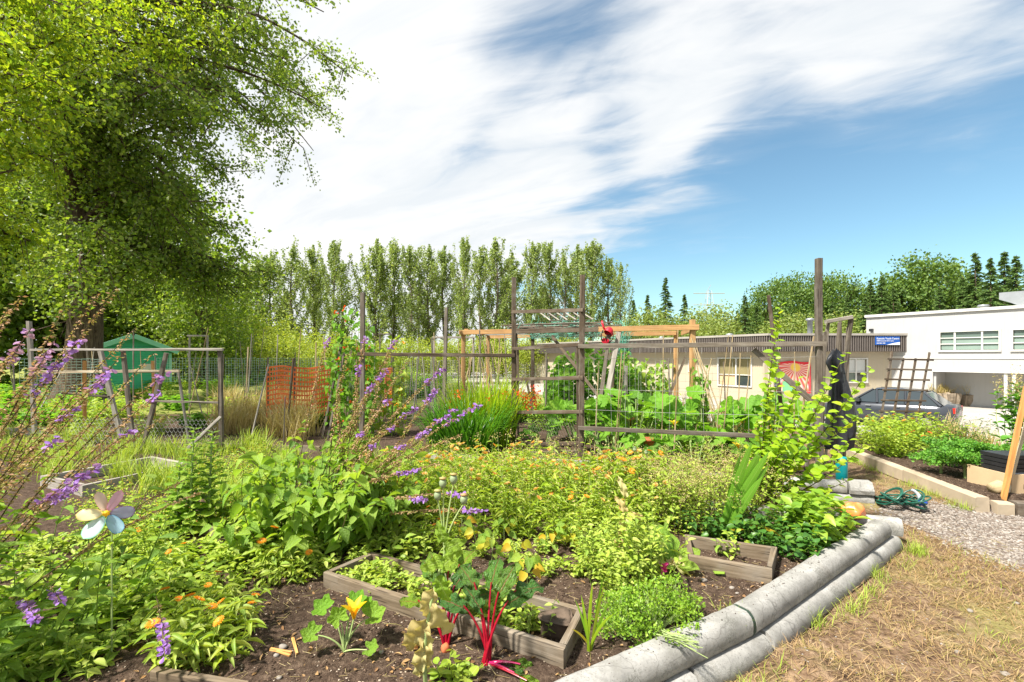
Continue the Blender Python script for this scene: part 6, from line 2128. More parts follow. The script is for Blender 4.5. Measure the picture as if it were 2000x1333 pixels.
def lobed(seed=0, lobes=5, deep=0.22, cup=0.25, na=30):
    """palmate squash leaf lying in xy, stalk joins at the origin side"""
    r = np.random.default_rng(seed)
    th = np.linspace(0, 2 * PI, na, endpoint=False)
    V, UV = [(0, 0.30, 0.0)], [(0.5, 0.5)]
    for ring in (0.35, 0.7, 1.0):
        for t in th:
            rad = 0.5 * (1 - deep * ring * (0.5 - 0.5 * math.cos(lobes * (t - PI / 2)))) * (1 + 0.04 * math.sin(13 * t) * ring)
            notch = 1 - 0.62 * ring * math.exp(-((((t - 1.5 * PI) + PI) % (2 * PI) - PI) / 0.28) ** 2)
            rr = rad * ring * notch
            V.append((rr * math.cos(t) * 1.05, 0.30 + rr * math.sin(t), cup * rr * rr * 1.6 + 0.035 * ring * math.sin(lobes * t * 2 + seed) + r.normal(0, 0.012) - 0.25 * max(0, rr * math.sin(t)) ** 2))
            UV.append((0.5 + 0.5 * ring * math.cos(t), 0.5 + 0.5 * ring * math.sin(t)))
    Ft = [(0, 1 + i, 1 + (i + 1) % na) for i in range(na)]
    Fq = [(1 + k * na + i, 1 + (k + 1) * na + i, 1 + (k + 1) * na + (i + 1) % na, 1 + k * na + (i + 1) % na) for k in range(2) for i in range(na)]
    return np.array(V, float), [np.array(Ft), np.array(Fq)], np.array(UV)
def lobemesh(name, mat, **k):
    V, Fs, UV = lobed(**k)
    g = Geo()
    g.add(V, Fs, UV)
    return g.mesh(name, mat, smooth=True)

ME = {}
ME['bell'] = leafmesh('leaf', HEART, M['bell'])
ME['sap'] = leafmesh('leaf', ROUND, M['sap'])
ME['lettuce'] = [(lambda g, t: (g.add(*t), g.mesh('leaf', M['lettuce'], smooth=True))[1])(Geo(), ruffle(7, 9, SPOON, 0.05, 10, 0.30, s)) for s in (1, 2)]
ME['chard'] = [(lambda g, t: (g.add(*t), g.mesh('leaf', M['chard'], smooth=True))[1])(Geo(), ruffle(13, 17, BROAD, 0.12, 17, 0.40, s, 0.03)) for s in (1, 2, 3)]
ME['wither'] = [(lambda g, t: (g.add(*t), g.mesh('withered_leaf', M['wither'], smooth=True))[1])(Geo(), ruffle(9, 13, TORN, 0.17, 15, 0.65, s, 0.03)) for s in (4, 5)]
ME['frilly'] = [(lambda g, t: (g.add(*t), g.mesh('leaf', M['lettuce'], smooth=True))[1])(Geo(), ruffle(11, 15, TORN, 0.16, 19, 0.45, s, 0.03)) for s in (6, 7)]
ME['squash'] = [lobemesh('leaf', M['squash'], seed=s) for s in (1, 2, 3)]
ME['zuke'] = [lobemesh('leaf', M['squash'], seed=s, deep=0.26, cup=0.7, na=40) for s in (7, 8)]
ME['yellow'] = leafmesh('yellow_leaf', HEART, M['yellowleaf'])

def flower_mesh(name, n, rings, mat, cmat, tilt=0.35, core=0.28):
    g = Geo()
    for k in range(rings):
        an = np.linspace(0, 2 * PI, n, endpoint=False) + k * PI / n
        D = np.stack([np.cos(an), np.sin(an), np.full(n, tilt * (0.5 + 0.8 * k))], 1)
        leaves(g, PETAL, np.stack([np.cos(an) * core * 0.4, np.sin(an) * core * 0.4, np.zeros(n)], 1), D, np.tile([[0, 0, 1.0]], (n, 1)), 0.5 - 0.1 * k, 1.8 / n * 1.25)
    lathe(g, [(0, 0.10), (core * 0.35, 0.085), (core * 0.5, 0.02), (core * 0.3, -0.08), (0.0, -0.1)], (0, 0, 0), 10, mi=1)
    return g.mesh(name, [mat, cmat], smooth=True)
ME['cal'] = flower_mesh('flower', 16, 2, M['orange'], M['amber'])
ME['cal2'] = flower_mesh('flower', 14, 2, M['amber'], M['orange'], 0.8)

def stems_leaves(g_st, g_lf, base, tips, nleaf, L, T=LEAF, asp=0.5, r=0.004, start=0.15, up=0.25, seg=6, bend=0.25):
    """stems from base points to tips with leaves set along them"""
    LPs, LD = [], []
    for a, b in zip(base, tips):
        mid = (a + b) / 2 + np.array([*rng.normal(0, 1, 2), 0.2]) * np.linalg.norm(b - a) * bend * 0.5
        q = bez(a, mid, b, seg)
        tube(g_st, q, np.linspace(r, r * 0.4, seg), 4)
        tt = np.linspace(start, 1.0, nleaf) + rng.normal(0, 0.02, nleaf)
        tt = np.clip(tt, 0, 1)
        LPs.append(np.stack([np.interp(tt, np.linspace(0, 1, seg), q[:, c]) for c in range(3)], 1))
        an = np.arange(nleaf) * 2.4 + rng.uniform(0, 6)
        LD.append(np.stack([np.cos(an), np.sin(an), rng.normal(up, 0.3, nleaf)], 1))
    Pn, Dn = np.concatenate(LPs), np.concatenate(LD)
    n = len(Pn)
    N = nz(rng.normal(0, 0.35, (n, 3)) + np.array([0, 0, 1]))
    Ls = L * rng.uniform(0.6, 1.25, n)
    leaves(g_lf, T, Pn, Dn, N, Ls, Ls * asp)
    return Pn, Dn, N, Ls

# ------------------------------------------------------------------ bellflower-like spikes
def spike_geo(base, tip, bow, fl, nseed, gs, gc, gf, r=0.005, size=0.022, leafg=None):
    L = np.linalg.norm(tip - base)
    mid = (base + tip) / 2 + bow
    q = bez(base, mid, tip, 12)
    tube(gs, q, np.linspace(r, r * 0.35, 12), 5)
    s12 = np.linspace(0, 1, 12)
    at = lambda tt: np.stack([np.interp(tt, s12, q[:, c]) for c in range(3)], 1)
    # dry seed capsules below, open bells at the tip
    tt = rng.uniform(0.42, 1.0 - fl * 0.7, nseed)
    an = rng.uniform(0, 6.28, nseed)
    D = np.stack([np.cos(an), np.sin(an), rng.uniform(-0.9, 0.3, nseed)], 1)
    Pn = at(tt) + nz(D) * 0.004
    leaves(gc, L2, Pn, D, rand_dirs(nseed), size * rng.uniform(0.7, 1.5, nseed), size * 0.62)
    nf = int(64 * fl / 0.2)
    if nf > 0:
        tt = rng.uniform(1.0 - fl, 1.0, nf)
        an = rng.uniform(0, 6.28, nf)
        D = np.stack([np.cos(an), np.sin(an), rng.uniform(-1.1, 0.5, nf)], 1)
        leaves(gf, PETAL, at(tt) + nz(D) * 0.006, D, rand_dirs(nf), size * rng.uniform(1.1, 1.8, nf), size * 1.05)
    if leafg is not None:
        nl = 16
        tt = rng.uniform(0.05, 0.5, nl)
        an = rng.uniform(0, 6.28, nl)
        D = np.stack([np.cos(an), np.sin(an), rng.uniform(-0.3, 0.5, nl)], 1)
        leaves(leafg, LANCE, at(tt), D, nz(rng.normal(0, 0.4, (nl, 3)) + np.array([0, 0, 1])), rng.uniform(0.04, 0.10, nl), rng.uniform(0.015, 0.03, nl))

def spike_part(root, base, tip, bow, fl, nseed, size=0.022, fm='purple', r=0.005):
    gs, gc, gf, gl = Geo(), Geo(), Geo(), Geo()
    spike_geo(base, tip, bow, fl, nseed, gs, gc, gf, r, size, gl)
    s = part(root, 'flower_spike', gs, M['brownstem'], smooth=True)
    for nm, g_, m_ in (('seed_capsules', gc, 'seed'), ('blossoms', gf, fm), ('stem_leaves', gl, 'mid')):
        if g_.n:
            o = part(root, nm, g_, M[m_], kind='stuff')
            o.parent = s
    return s

# central clump
cb = np.array([-1.62, 3.95, 0.0])
bf = thing('bellflower_clump', 'big bushy clump with heart leaves and purple flower spikes leaning right', 'plant', cb)
ns = 120
an = rng.uniform(0, 6.28, ns)
rr = 0.52 * np.sqrt(rng.random(ns))
base = cb + np.stack([rr * np.cos(an), rr * np.sin(an), np.zeros(ns)], 1)
tips = base + np.stack([rng.normal(0.10, 0.17, ns) + 0.5 * rr * np.cos(an), rng.normal(-0.06, 0.15, ns) + 0.5 * rr * np.sin(an), rng.uniform(0.30, 0.82, ns)], 1)
gs, gl = Geo(), Geo()
Pn, Dn, Nn, Ls = stems_leaves(gs, gl, base, tips, 14, 0.118, HEART, 0.60, 0.0045, 0.12, up=-0.3)
part(bf, 'stems', gs, M['brownstem'], kind='stuff')
near = np.argsort(Pn[:, 1] - 0.3 * Pn[:, 2])[:290]
L_ = root_loc(bf)
for i in near:
    inst(bf, 'leaf', ME['bell'], mat_at(Pn[i] - L_, Dn[i], Nn[i], Ls[i] * 0.64, Ls[i]))
g2 = Geo()
rest = np.setdiff1d(np.arange(len(Pn)), near)
leaves(g2, HEART, Pn[rest], Dn[rest], Nn[rest], Ls[rest], Ls[rest] * 0.62)
part(bf, 'foliage', g2, M['bell'], smooth=True, kind='stuff')
for (u, v, Y, fl) in [(938, 789, 3.55, 0.20), (868, 718, 3.9, 0.13), (772, 664, 4.1, 0.06), (757, 718, 3.9, 0.10), (700, 712, 3.9, 0.08), (642, 658, 4.2, 0.07), (890, 800, 3.5, 0.14), (852, 762, 3.7, 0.12), (815, 795, 3.6, 0.10), (838, 838, 3.4, 0.10), (760, 780, 3.7, 0.05), (728, 750, 3.8, 0.08), (818, 918, 3.3, 0.17), (840, 868, 3.4, 0.0), (800, 640 + 60, 4.1, 0.0), (715, 655, 4.0, 0.05), (680, 690, 4.0, 0.0), (760, 640 + 50, 4.2, 0.0), (900, 850, 3.45, 0.0), (790, 870, 3.4, 0.05), (730, 870, 3.5, 0.06), (860, 905, 3.35, 0.0), (945, 998, 3.1, 0.11), (830, 976, 3.2, 0.12), (905, 965, 3.15, 0.08), (705, 845, 3.6, 0.05), (765, 835, 3.55, 0.04), (660, 760, 4.0, 0.0)]:
    tip = P(u, v, Y)
    b0 = cb + np.array([rng.normal(0.05, 0.18), rng.normal(0, 0.15), 0.15])
    spike_part(bf, b0, tip, np.array([-0.06, 0.0, 0.10]) + rng.normal(0, 0.02, 3), fl, 230, 0.019)

# left tall clump, leaning in from the margin
lb = np.array([-2.55, 2.35, 0.0])
lc_ = thing('tall_spike_clump', 'tall clump of leaning brown seed spikes with mauve tips at the left edge', 'plant', lb)
for (u, v, Y, fl, b) in [(228, 560, 2.5, 0.0, (-2.5, 2.5)), (190, 575, 2.6, 0.0, (-2.7, 2.6)), (128, 598, 2.4, 0.0, (-2.6, 2.4)), (42, 578, 2.2, 0.0, (-2.7, 2.2)), (18, 600, 2.1, 0.0, (-2.6, 2.1)), (62, 640, 2.25, 0.12, (-2.75, 2.3)), (160, 660, 2.3, 0.22, (-2.65, 2.3)), (110, 660, 2.4, 0.14, (-2.7, 2.5)), (218, 718, 2.3, 0.08, (-2.6, 2.3)), (322, 730, 2.4, 0.05, (-2.5, 2.3)), (318, 762, 2.5, 0.06, (-2.4, 2.4)), (205, 740, 2.2, 0.05, (-2.5, 2.2)), (145, 795, 2.2, 0.05, (-2.6, 2.2)), (260, 838, 2.3, 0.04, (-2.45, 2.3)), (180, 830, 2.1, 0.0, (-2.5, 2.1)), (330, 810, 2.6, 0.0, (-2.6, 2.6)), (200, 905, 2.1, 0.2, (-2.5, 2.1)), (265, 640, 2.7, 0.0, (-2.8, 2.7)), (80, 720, 2.0, 0.0, (-2.5, 2.0)), (30, 690, 2.0, 0.0, (-2.5, 1.9)), (240, 690, 2.5, 0.0, (-2.6, 2.5)), (120, 850, 2.0, 0.06, (-2.4, 2.0)), (300, 690, 2.8, 0.0, (-2.8, 2.8)), (395, 960, 2.6, 0.0, (-2.3, 2.3)), (355, 940, 2.7, 0.0, (-2.2, 2.6)), (150, 745, 2.45, 0.0, (-2.75, 2.5)), (90, 800, 2.3, 0.0, (-2.7, 2.3))]:
    tip = P(u, v, Y)
    b0 = np.array([b[0] - 0.55, b[1] - 0.05, 0.0])
    spike_part(lc_, b0, tip, np.array([-0.12, 0.0, 0.10]) + rng.normal(0, 0.03, 3), fl, 230, 0.017, 'purple' if v > 700 or fl > 0.2 else 'mauve', 0.005)
ns = 34
base = lb + np.stack([rng.uniform(-0.45, 0.35, ns), rng.uniform(-0.5, 0.5, ns), np.zeros(ns)], 1)
tips = base + np.stack([rng.uniform(-0.05, 0.35, ns), rng.normal(-0.05, 0.12, ns), rng.uniform(0.25, 0.85, ns)], 1)
gs, gl = Geo(), Geo()
Pn, Dn, Nn, Ls = stems_leaves(gs, gl, base, tips, 13, 0.10, HEART, 0.45, 0.0045, 0.1)
part(lc_, 'stems', gs, M['stem'], kind='stuff')
L_ = root_loc(lc_)
vis = np.argsort(-Pn[:, 0] / Pn[:, 1])[:260]
for i in vis:
    inst(lc_, 'leaf', ME['bell'], mat_at(Pn[i] - L_, Dn[i], Nn[i], Ls[i] * 0.48, Ls[i]))
g2 = Geo()
rest = np.setdiff1d(np.arange(len(Pn)), vis)
leaves(g2, HEART, Pn[rest], Dn[rest], Nn[rest], Ls[rest], Ls[rest] * 0.45)
part(lc_, 'foliage', g2, M['bell'], smooth=True, kind='stuff')
# low fallen spike stalks in front
for (ub, vb, u, v, Y, fl, lab) in [(300, 1160, 322, 1282, 1.95, 0.3, 'fallen stalk with a purple tip near the bottom edge'), (0, 1180, 70, 1210, 1.95, 0.3, 'low purple flower stalk at the bottom left corner'), (40, 1130, 118, 1175, 2.1, 0.12, 'short purple flower stalk among the left leaves'), (20, 1080, 150, 950, 2.2, 0.25, 'purple flower stalk just above the pinwheel')]:
    t_ = thing('flower_stalk', lab, 'flower', on(G(ub, max(vb, 1100))))
    spike_part(t_, on(G(ub, max(vb, 1100))), P(u, v, Y), np.array([0, 0, 0.15]), fl, 40, 0.015)

# ------------------------------------------------------------------ generic clumps
def herb(name, label, cat, seed, ns, rad, h, nleaf, L, T, asp, mat, group=None, stem='stem', tops=None, lean=0.12, topn=0, tsize=0.02):
    global rng
    keep, rng = rng, np.random.default_rng(seed)
    t = thing(name, label, cat, (0, 0, 0), group)
    an = rng.uniform(0, 6.28, ns)
    rr = rad * np.sqrt(rng.random(ns))
    base = np.stack([0.6 * rr * np.cos(an), 0.6 * rr * np.sin(an), np.full(ns, -0.02)], 1)
    tips = np.stack([rr * np.cos(an) * 1.25 + rng.normal(0, lean * h, ns), rr * np.sin(an) * 1.25 + rng.normal(0, lean * h, ns), rng.uniform(0.55, 1.0, ns) * h], 1)
    gs, gl = Geo(), Geo()
    stems_leaves(gs, gl, base, tips, nleaf, L, T, asp, 0.003, 0.08)
    part(t, 'stems', gs, M[stem], world=False, kind='stuff')
    part(t, 'foliage', gl, M[mat], world=False, smooth=True, kind='stuff')
    if tops:
        g = Geo()
        n = topn * ns
        k = np.repeat(np.arange(ns), topn)
        Pn = tips[k] + rng.normal(0, 1, (n, 3)) * np.array([1, 1, 0.8]) * tsize * 2
        leaves(g, L2, Pn, rand_dirs(n, 0.4), rand_dirs(n), tsize * rng.uniform(0.6, 1.3, n), tsize * 0.8)
        part(t, 'seed_heads', g, M[tops], world=False, kind='stuff')
    t['tips'] = 0
    del t['tips']
    rng = keep
    return t, tips
def flowers_on(t, tips, k, mesh, size, seed):
    r = np.random.default_rng(seed)
    for q in tips[np.argsort(-tips[:, 2])[:k]]:
        M4 = Matrix.Translation(tuple(q)) @ Matrix.Rotation(r.uniform(-0.7, 0.7), 4, 'X') @ Matrix.Rotation(r.uniform(-0.7, 0.7), 4, 'Y') @ Matrix.Diagonal((size, size, size, 1))
        inst(t, 'flower', mesh, M4)

# marigolds (calendula): three builds, copied over the plot
gcal = 'marigolds massed in the middle of the plot'
cals = []
for s in (1, 2, 3):
    t, tips = herb('marigold', 'orange-flowered marigold plant in the massed patch', 'marigold', 100 + s, 16, 0.17, 0.40, 14, 0.07, LANCE, 0.20, 'lime', gcal, topn=7, tops='paleseed', tsize=0.012)
    flowers_on(t, tips, 3, ME['cal2'] if s != 2 else ME['cal'], 0.042, s)
    cals.append(t)
usedc = [False] * 3
def place(protos, used_, pts, smin=0.8, smax=1.2, label=None, group=None):
    for (x, y) in pts:
        k = int(rng.integers(len(protos)))
        dup(protos[k], on((x, y), -0.01), rng.uniform(0, 6.28), rng.uniform(smin, smax), label, group, first=not used_[k])
        used_[k] = True
def scatter_px(poly, n, dmin):
    """points on the ground inside a pixel polygon, spaced at least dmin apart"""
    poly = [G(u, v)[:2] for u, v in poly]
    pa = np.array(poly)
    lo, hi = pa.min(0), pa.max(0)
    out = []
    for _ in range(n * 60):
        q = rng.uniform(lo, hi)
        ins = False
        j = len(poly) - 1
        for i in range(len(poly)):
            (xi, yi), (xj, yj) = poly[i], poly[j]
            if (yi > q[1]) != (yj > q[1]) and q[0] < (xj - xi) * (q[1] - yi) / (yj - yi) + xi:
                ins = not ins
            j = i
        if ins and all((q[0] - o_[0]) ** 2 + (q[1] - o_[1]) ** 2 > dmin ** 2 for o_ in out):
            out.append(q)
            if len(out) >= n:
                break
    return out
place(cals, usedc, scatter_px([(700, 1030), (820, 935), (960, 915), (1240, 940), (1290, 1040), (1200, 1085), (980, 1060), (830, 1090)], 84, 0.15), 0.65, 1.5)
# nearer marigolds with larger single flowers
t, tips = herb('marigold', 'orange marigold plant in front of the heart-leaved clump', 'marigold', 120, 9, 0.15, 0.24, 11, 0.085, LANCE, 0.24, 'weed', 'marigolds in the near left corner', lean=0.25)
flowers_on(t, tips, 2, ME['cal'], 0.045, 5)
place([t], [False], [G(u, v)[:2] for (u, v) in [(590, 1130), (540, 1110), (430, 1180), (400, 1250), (440, 1290), (370, 1290), (330, 1130), (455, 1235), (250, 1090), (345, 1220)]], 0.8, 1.2)

# seeding herb (marjoram) mass
gm_ = 'seeding herbs behind the sword leaves'
ms = [herb('seeding_herb', 'pale-headed seeding herb in the patch behind the sword leaves', 'herb', 200 + s, 26, 0.22, 0.52, 16, 0.035, LEAF, 0.6, 'lime', gm_, 'brownstem', 'paleseed', 0.10, 22, 0.012)[0] for s in (1, 2)]
place(ms, [False, False], scatter_px([(1250, 985), (1260, 935), (1420, 925), (1500, 950), (1500, 1010), (1400, 1045), (1300, 1060)], 26, 0.24), 0.85, 1.2)
# leafy bush between marigolds and parsley
t, _ = herb('leafy_bush', 'fresh green leafy bush behind the small sword-leaf plant', 'plant', 230, 24, 0.20, 0.55, 16, 0.06, LEAF, 0.45, 'weed', 'fresh green leafy bushes beside the parsley')
place([t], [False], [G(1180, 1140)[:2], G(1215, 1170)[:2], G(1240, 1110)[:2], G(1160, 1100)[:2], G(1265, 1140)[:2]], 0.7, 1.05)
# broad-leaf plant beside the corner and dark low leaves beneath the herbs
t, _ = herb('broad_leaf_plant', 'lush broad-leaved plant beside the orange lump', 'plant', 240, 22, 0.22, 0.42, 13, 0.10, LEAF, 0.55, 'mid', 'lush broad-leaved plants near the far corner')
place([t], [False], [G(1590, 1058)[:2], G(1555, 1050)[:2], G(1612, 1040)[:2]], 0.8, 1.1)
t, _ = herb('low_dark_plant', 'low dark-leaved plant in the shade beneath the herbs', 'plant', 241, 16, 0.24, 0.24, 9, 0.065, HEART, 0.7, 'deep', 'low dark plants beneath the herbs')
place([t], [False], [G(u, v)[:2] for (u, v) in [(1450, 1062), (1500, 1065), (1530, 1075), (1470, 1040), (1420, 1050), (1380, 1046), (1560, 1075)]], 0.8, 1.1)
# tiny-leaved ground plants in the near plot
gw = 'weeds scattered over the near soil'
t, _ = herb('garden_weed', 'small green weed growing in the bare soil', 'weed', 250, 8, 0.08, 0.14, 7, 0.05, LEAF, 0.45, 'weed', gw)
t2, _ = herb('garden_weed', 'small green weed growing in the bare soil', 'weed', 251, 9, 0.10, 0.09, 6, 0.04, ROUND, 0.8, 'lime', gw)
wp = scatter_px([(0, 1333), (0, 1060), (300, 1040), (560, 1100), (470, 1230), (300, 1300), (200, 1333)], 110, 0.085) + [G(u, v)[:2] for (u, v) in [(880, 1332), (905, 1318), (930, 1215), (680, 1120), (750, 1130), (720, 1140), (1040, 1220), (1060, 1235), (1435, 1078), (1420, 1085), (1020, 1130), (1090, 1110), (1130, 1060), (780, 1110), (900, 1120), (1640, 1060), (1660, 1050), (980, 1190)]]
place([t, t2], [False, False], wp, 0.7, 1.3)
# leaf rosettes at the left
gr_ = 'broad leaf rosettes in the left corner'
t = thing('leaf_rosette', 'rosette of drooping pale green leaves in the left corner', 'plant', (0, 0, 0), gr_)
for k in range(9):
    a_ = k * 2.4
    d = np.array([math.cos(a_), math.sin(a_), rng.uniform(0.35, 1.1)])
    inst(t, 'leaf', ME['lettuce'][k % 2], mat_at((0.01 * math.cos(a_), 0.01 * math.sin(a_), 0.0), d, (0, 0, 1), 0.075, rng.uniform(0.14, 0.22)))
place([t], [False], [G(u, v)[:2] for (u, v) in [(235, 1270), (240, 1120), (90, 1330), (160, 1290), (210, 1210), (20, 1240), (330, 1100), (400, 1080), (300, 1070), (180, 1110), (120, 1240), (60, 1300), (40, 1180), (370, 1130), (470, 1100), (280, 1180), (150, 1190)]], 0.7, 1.1)

# bolting lettuce
for (u, v, hh, lab) in [(372, 1042, 0.92, 'tall bolting lettuce with ladder of bright leaves, left of the pair'), (408, 1036, 0.88, 'tall bolting lettuce with ladder of bright leaves, right of the pair'), (345, 1040, 0.60, 'shorter bolting lettuce beside the pale bed frame')]:
    c = on(G(u, v))
    t = thing('bolting_lettuce', lab, 'lettuce', c, 'bolting lettuces')
    g = Geo()
    tube(g, [c + np.array([0, 0, -0.02]), c + np.array([0.01, 0, hh * 0.5]), c + np.array([0.03, 0, hh])], [0.014, 0.010, 0.005], 6)
    part(t, 'stem', g, M['palestem'], smooth=True)
    n = 60
    for k in range(n):
        f = k / n
        a_ = k * 2.4
        z = 0.03 + f * (hh - 0.03)
        sz_ = np.interp(f, [0, 0.15, 0.5, 1], [0.24, 0.20, 0.14, 0.06])
        d = (math.cos(a_), math.sin(a_), 0.25 + 0.5 * f)
        inst(t, 'leaf', ME['lettuce'][k % 2], mat_at((0.03 * f, 0, z), d, (0, 0, 1), sz_ * 0.62, sz_))
# lettuce going to seed by the small box
c = on(G(1310, 1108))
t = thing('old_lettuce', 'ageing lettuce with upright pale leaves beside the small bed frame', 'lettuce', c)
for k, (a_, up_, s_) in enumerate([(1.9, 2.6, 0.30), (1.2, 1.3, 0.26), (0.2, 0.7, 0.26), (2.8, 0.8, 0.24), (4.2, 0.7, 0.20), (5.3, 0.6, 0.22), (2.3, 1.6, 0.24), (3.4, 0.4, 0.2)]):
    inst(t, 'leaf', ME['lettuce'][k % 2], mat_at((0, 0, 0.0), (math.cos(a_), math.sin(a_), up_), (0, -0.3, 1), s_ * 0.55, s_))
for k in range(4):
    a_ = k * 1.7
    inst(t, 'withered_leaf', ME['wither'][k % 2], mat_at((0, 0, 0.02), (math.cos(a_), math.sin(a_), 0.5), (0, -0.3, 1), 0.09, 0.16))

# ------------------------------------------------------------------ chard
def chard(pos, label, seed, spec):
    global rng
    keep, rng = rng, np.random.default_rng(seed)
    t = thing('red_chard', label, 'chard', pos)
    for k, (dx, dy, zt, lf, pink) in enumerate(spec):
        b0 = pos + np.array([rng.normal(0, 0.012), rng.normal(0, 0.012), -0.01])
        e = pos + np.array([dx, dy, zt])
        mid = (b0 + e) / 2 + np.array([-dx * 0.22, 0, 0.05 if zt > 0.1 else 0.03])
        q = bez(b0, mid, e, 8)
        g = Geo()
        tube(g, q, np.linspace(0.0085, 0.004, 8), 7)
        s_ = part(t, 'stalk', g, M['chardpink'] if pink else M['chardstem'], smooth=True)
        if lf:
            d = nz(q[-1] - q[-3]) + np.array([dx * 1.6, dy, -0.35])
            nrm_ = nz(np.array([-dx, -0.7 + dy, 0.8]) + rng.normal(0, 0.15, 3))
            inst(t, 'leaf', ME['chard'][k % 3], mat_at(q[-2] - pos, d, nrm_, lf * 0.52, lf * 0.95))
    rng = keep
    return t
chard(on(G(872, 1252)), 'red-stalked chard standing left in the long bed frame', 5, [(-0.16, 0.02, 0.22, 0.15, 0), (0.09, 0.06, 0.30, 0.15, 0), (-0.04, 0.03, 0.34, 0.19, 0), (0.0, 0.08, 0.36, 0.20, 0), (0.04, 0.02, 0.30, 0.17, 1), (0.13, -0.02, 0.26, 0.14, 0), (-0.02, -0.03, 0.28, 0.16, 1), (0.06, 0.10, 0.38, 0.18, 0), (-0.08, 0.08, 0.33, 0.17, 0)])
chard(on(G(950, 1296)), 'red-stalked chard with fallen pink stalks beside the kerb', 6, [(-0.12, 0.04, 0.27, 0.18, 0), (-0.03, 0.03, 0.26, 0.16, 0), (0.02, 0.10, 0.36, 0.20, 0), (0.06, 0.04, 0.34, 0.19, 0), (0.11, 0.03, 0.30, 0.17, 0), (0.15, 0.08, 0.33, 0.20, 0), (-0.07, 0.10, 0.36, 0.18, 0), (0.16, -0.03, 0.02, 0.15, 1), (0.14, -0.09, 0.015, 0.14, 1), (0.17, -0.05, 0.03, 0.13, 1), (0.20, -0.15, 0.02, 0.14, 0)])
# squash seedling with a yellow flower
c = on(G(672, 1272))
t = thing('courgette_plant', 'young courgette plant with one yellow flower in bare soil', 'courgette', c)
for k, (dx, dy, z, s_) in enumerate([(-0.10, 0.05, 0.19, 0.12), (-0.13, -0.02, 0.10, 0.11), (0.02, 0.08, 0.20, 0.11), (0.10, 0.06, 0.14, 0.13), (0.13, -0.03, 0.03, 0.09), (-0.02, 0.01, 0.15, 0.11), (0.05, 0.10, 0.17, 0.10)]):
    e = c + np.array([dx, dy, z])
    g = Geo()
    tube(g, bez(c, c + np.array([dx * 0.3, dy * 0.3, z * 0.8]), e, 7), np.linspace(0.006, 0.003, 7), 5)
    part(t, 'leaf_stalk', g, M['palestem'], smooth=True)
    inst(t, 'leaf', ME['zuke'][k % 2], mat_at(e - c, (dx * 4, dy * 3, 0.1), (dx * 2, -0.6, 1), s_, s_))
g = Geo()
an = np.linspace(0, 2 * PI, 5, endpoint=False)
leaves(g, LANCE, np.tile(c + np.array([0.045, 0.02, 0.16]), (5, 1)), np.stack([np.cos(an) * 0.25, np.sin(an) * 0.25, np.ones(5)], 1), np.stack([-np.cos(an), -np.sin(an), np.full(5, 0.2)], 1), 0.11, 0.045)
part(t, 'flower', g, M['yellowfl'], smooth=True)
g = Geo()
tube(g, [c, c + np.array([0.03, 0.01, 0.09]), c + np.array([0.045, 0.02, 0.165])], 0.005, 5)
part(t, 'flower_stalk', g, M['palestem'], smooth=True)

# ------------------------------------------------------------------ poppy stalk with pods
c = on(G(832, 1345))
t = thing('poppy_plant', 'withering poppy stalk with round seed pods and yellowed leaves in front', 'poppy', c)
st0 = [c, P(832, 1180, 2.08), P(868, 1090, 2.12)]
g = Geo()
tube(g, bez(c, P(818, 1230, 2.06), P(868, 1085, 2.12), 10), np.linspace(0.010, 0.006, 10), 7)
part(t, 'stem', g, M['palestem'], smooth=True)
for (u, v) in ((865, 952), (886, 944), (855, 976), (906, 984)):
    e = P(u, v, 2.12)
    g = Geo()
    tube(g, bez(P(868, 1085, 2.12), P(868, 1040, 2.12), e, 8), np.linspace(0.005, 0.0032, 8), 5)
    part(t, 'pod_stalk', g, M['palestem'], smooth=True)
    g = Geo()
    lathe(g, [(0.0, -0.006), (0.010, -0.002), (0.017, 0.012), (0.0175, 0.024), (0.012, 0.036), (0.0, 0.04)], e, 14)
    o = part(t, 'seed_pod', g, M['pod'], smooth=True)
    g = Geo()
    lathe(g, [(0.0, 0.040), (0.016, 0.0395), (0.0175, 0.044), (0.0, 0.048)], e, 14)
    o2 = part(t, 'pod_crown', g, M['wither'], smooth=True)
    o2.parent = o
for k, (u, v, dx, dz, s_, m_) in enumerate([(868, 1090, -0.5, -0.2, 0.11, 'frilly'), (862, 1110, 0.4, 0.5, 0.11, 'frilly'), (868, 1075, 0.5, 0.3, 0.10, 'frilly'), (856, 1125, 0.3, -0.9, 0.13, 'frilly'), (845, 1150, -0.3, -0.9, 0.13, 'wither'), (838, 1180, 0.5, -0.9, 0.17, 'wither'), (832, 1210, -0.6, -1.0, 0.19, 'wither'), (830, 1220, -0.15, -1.2, 0.17, 'wither'), (826, 1260, 0.1, -1.0, 0.15, 'wither'), (826, 1270, -0.3, -0.8, 0.13, 'wither'), (870, 1060, -0.3, 0.9, 0.09, 'frilly')]):
    inst(t, 'withered_leaf' if m_ == 'wither' else 'leaf', ME[m_][k % 2], mat_at(P(u, v, 2.09) - np.array(t.location), (dx, -0.25, dz), (0.2 * (-1) ** k, -1, 0.3), s_ * 0.72, s_))
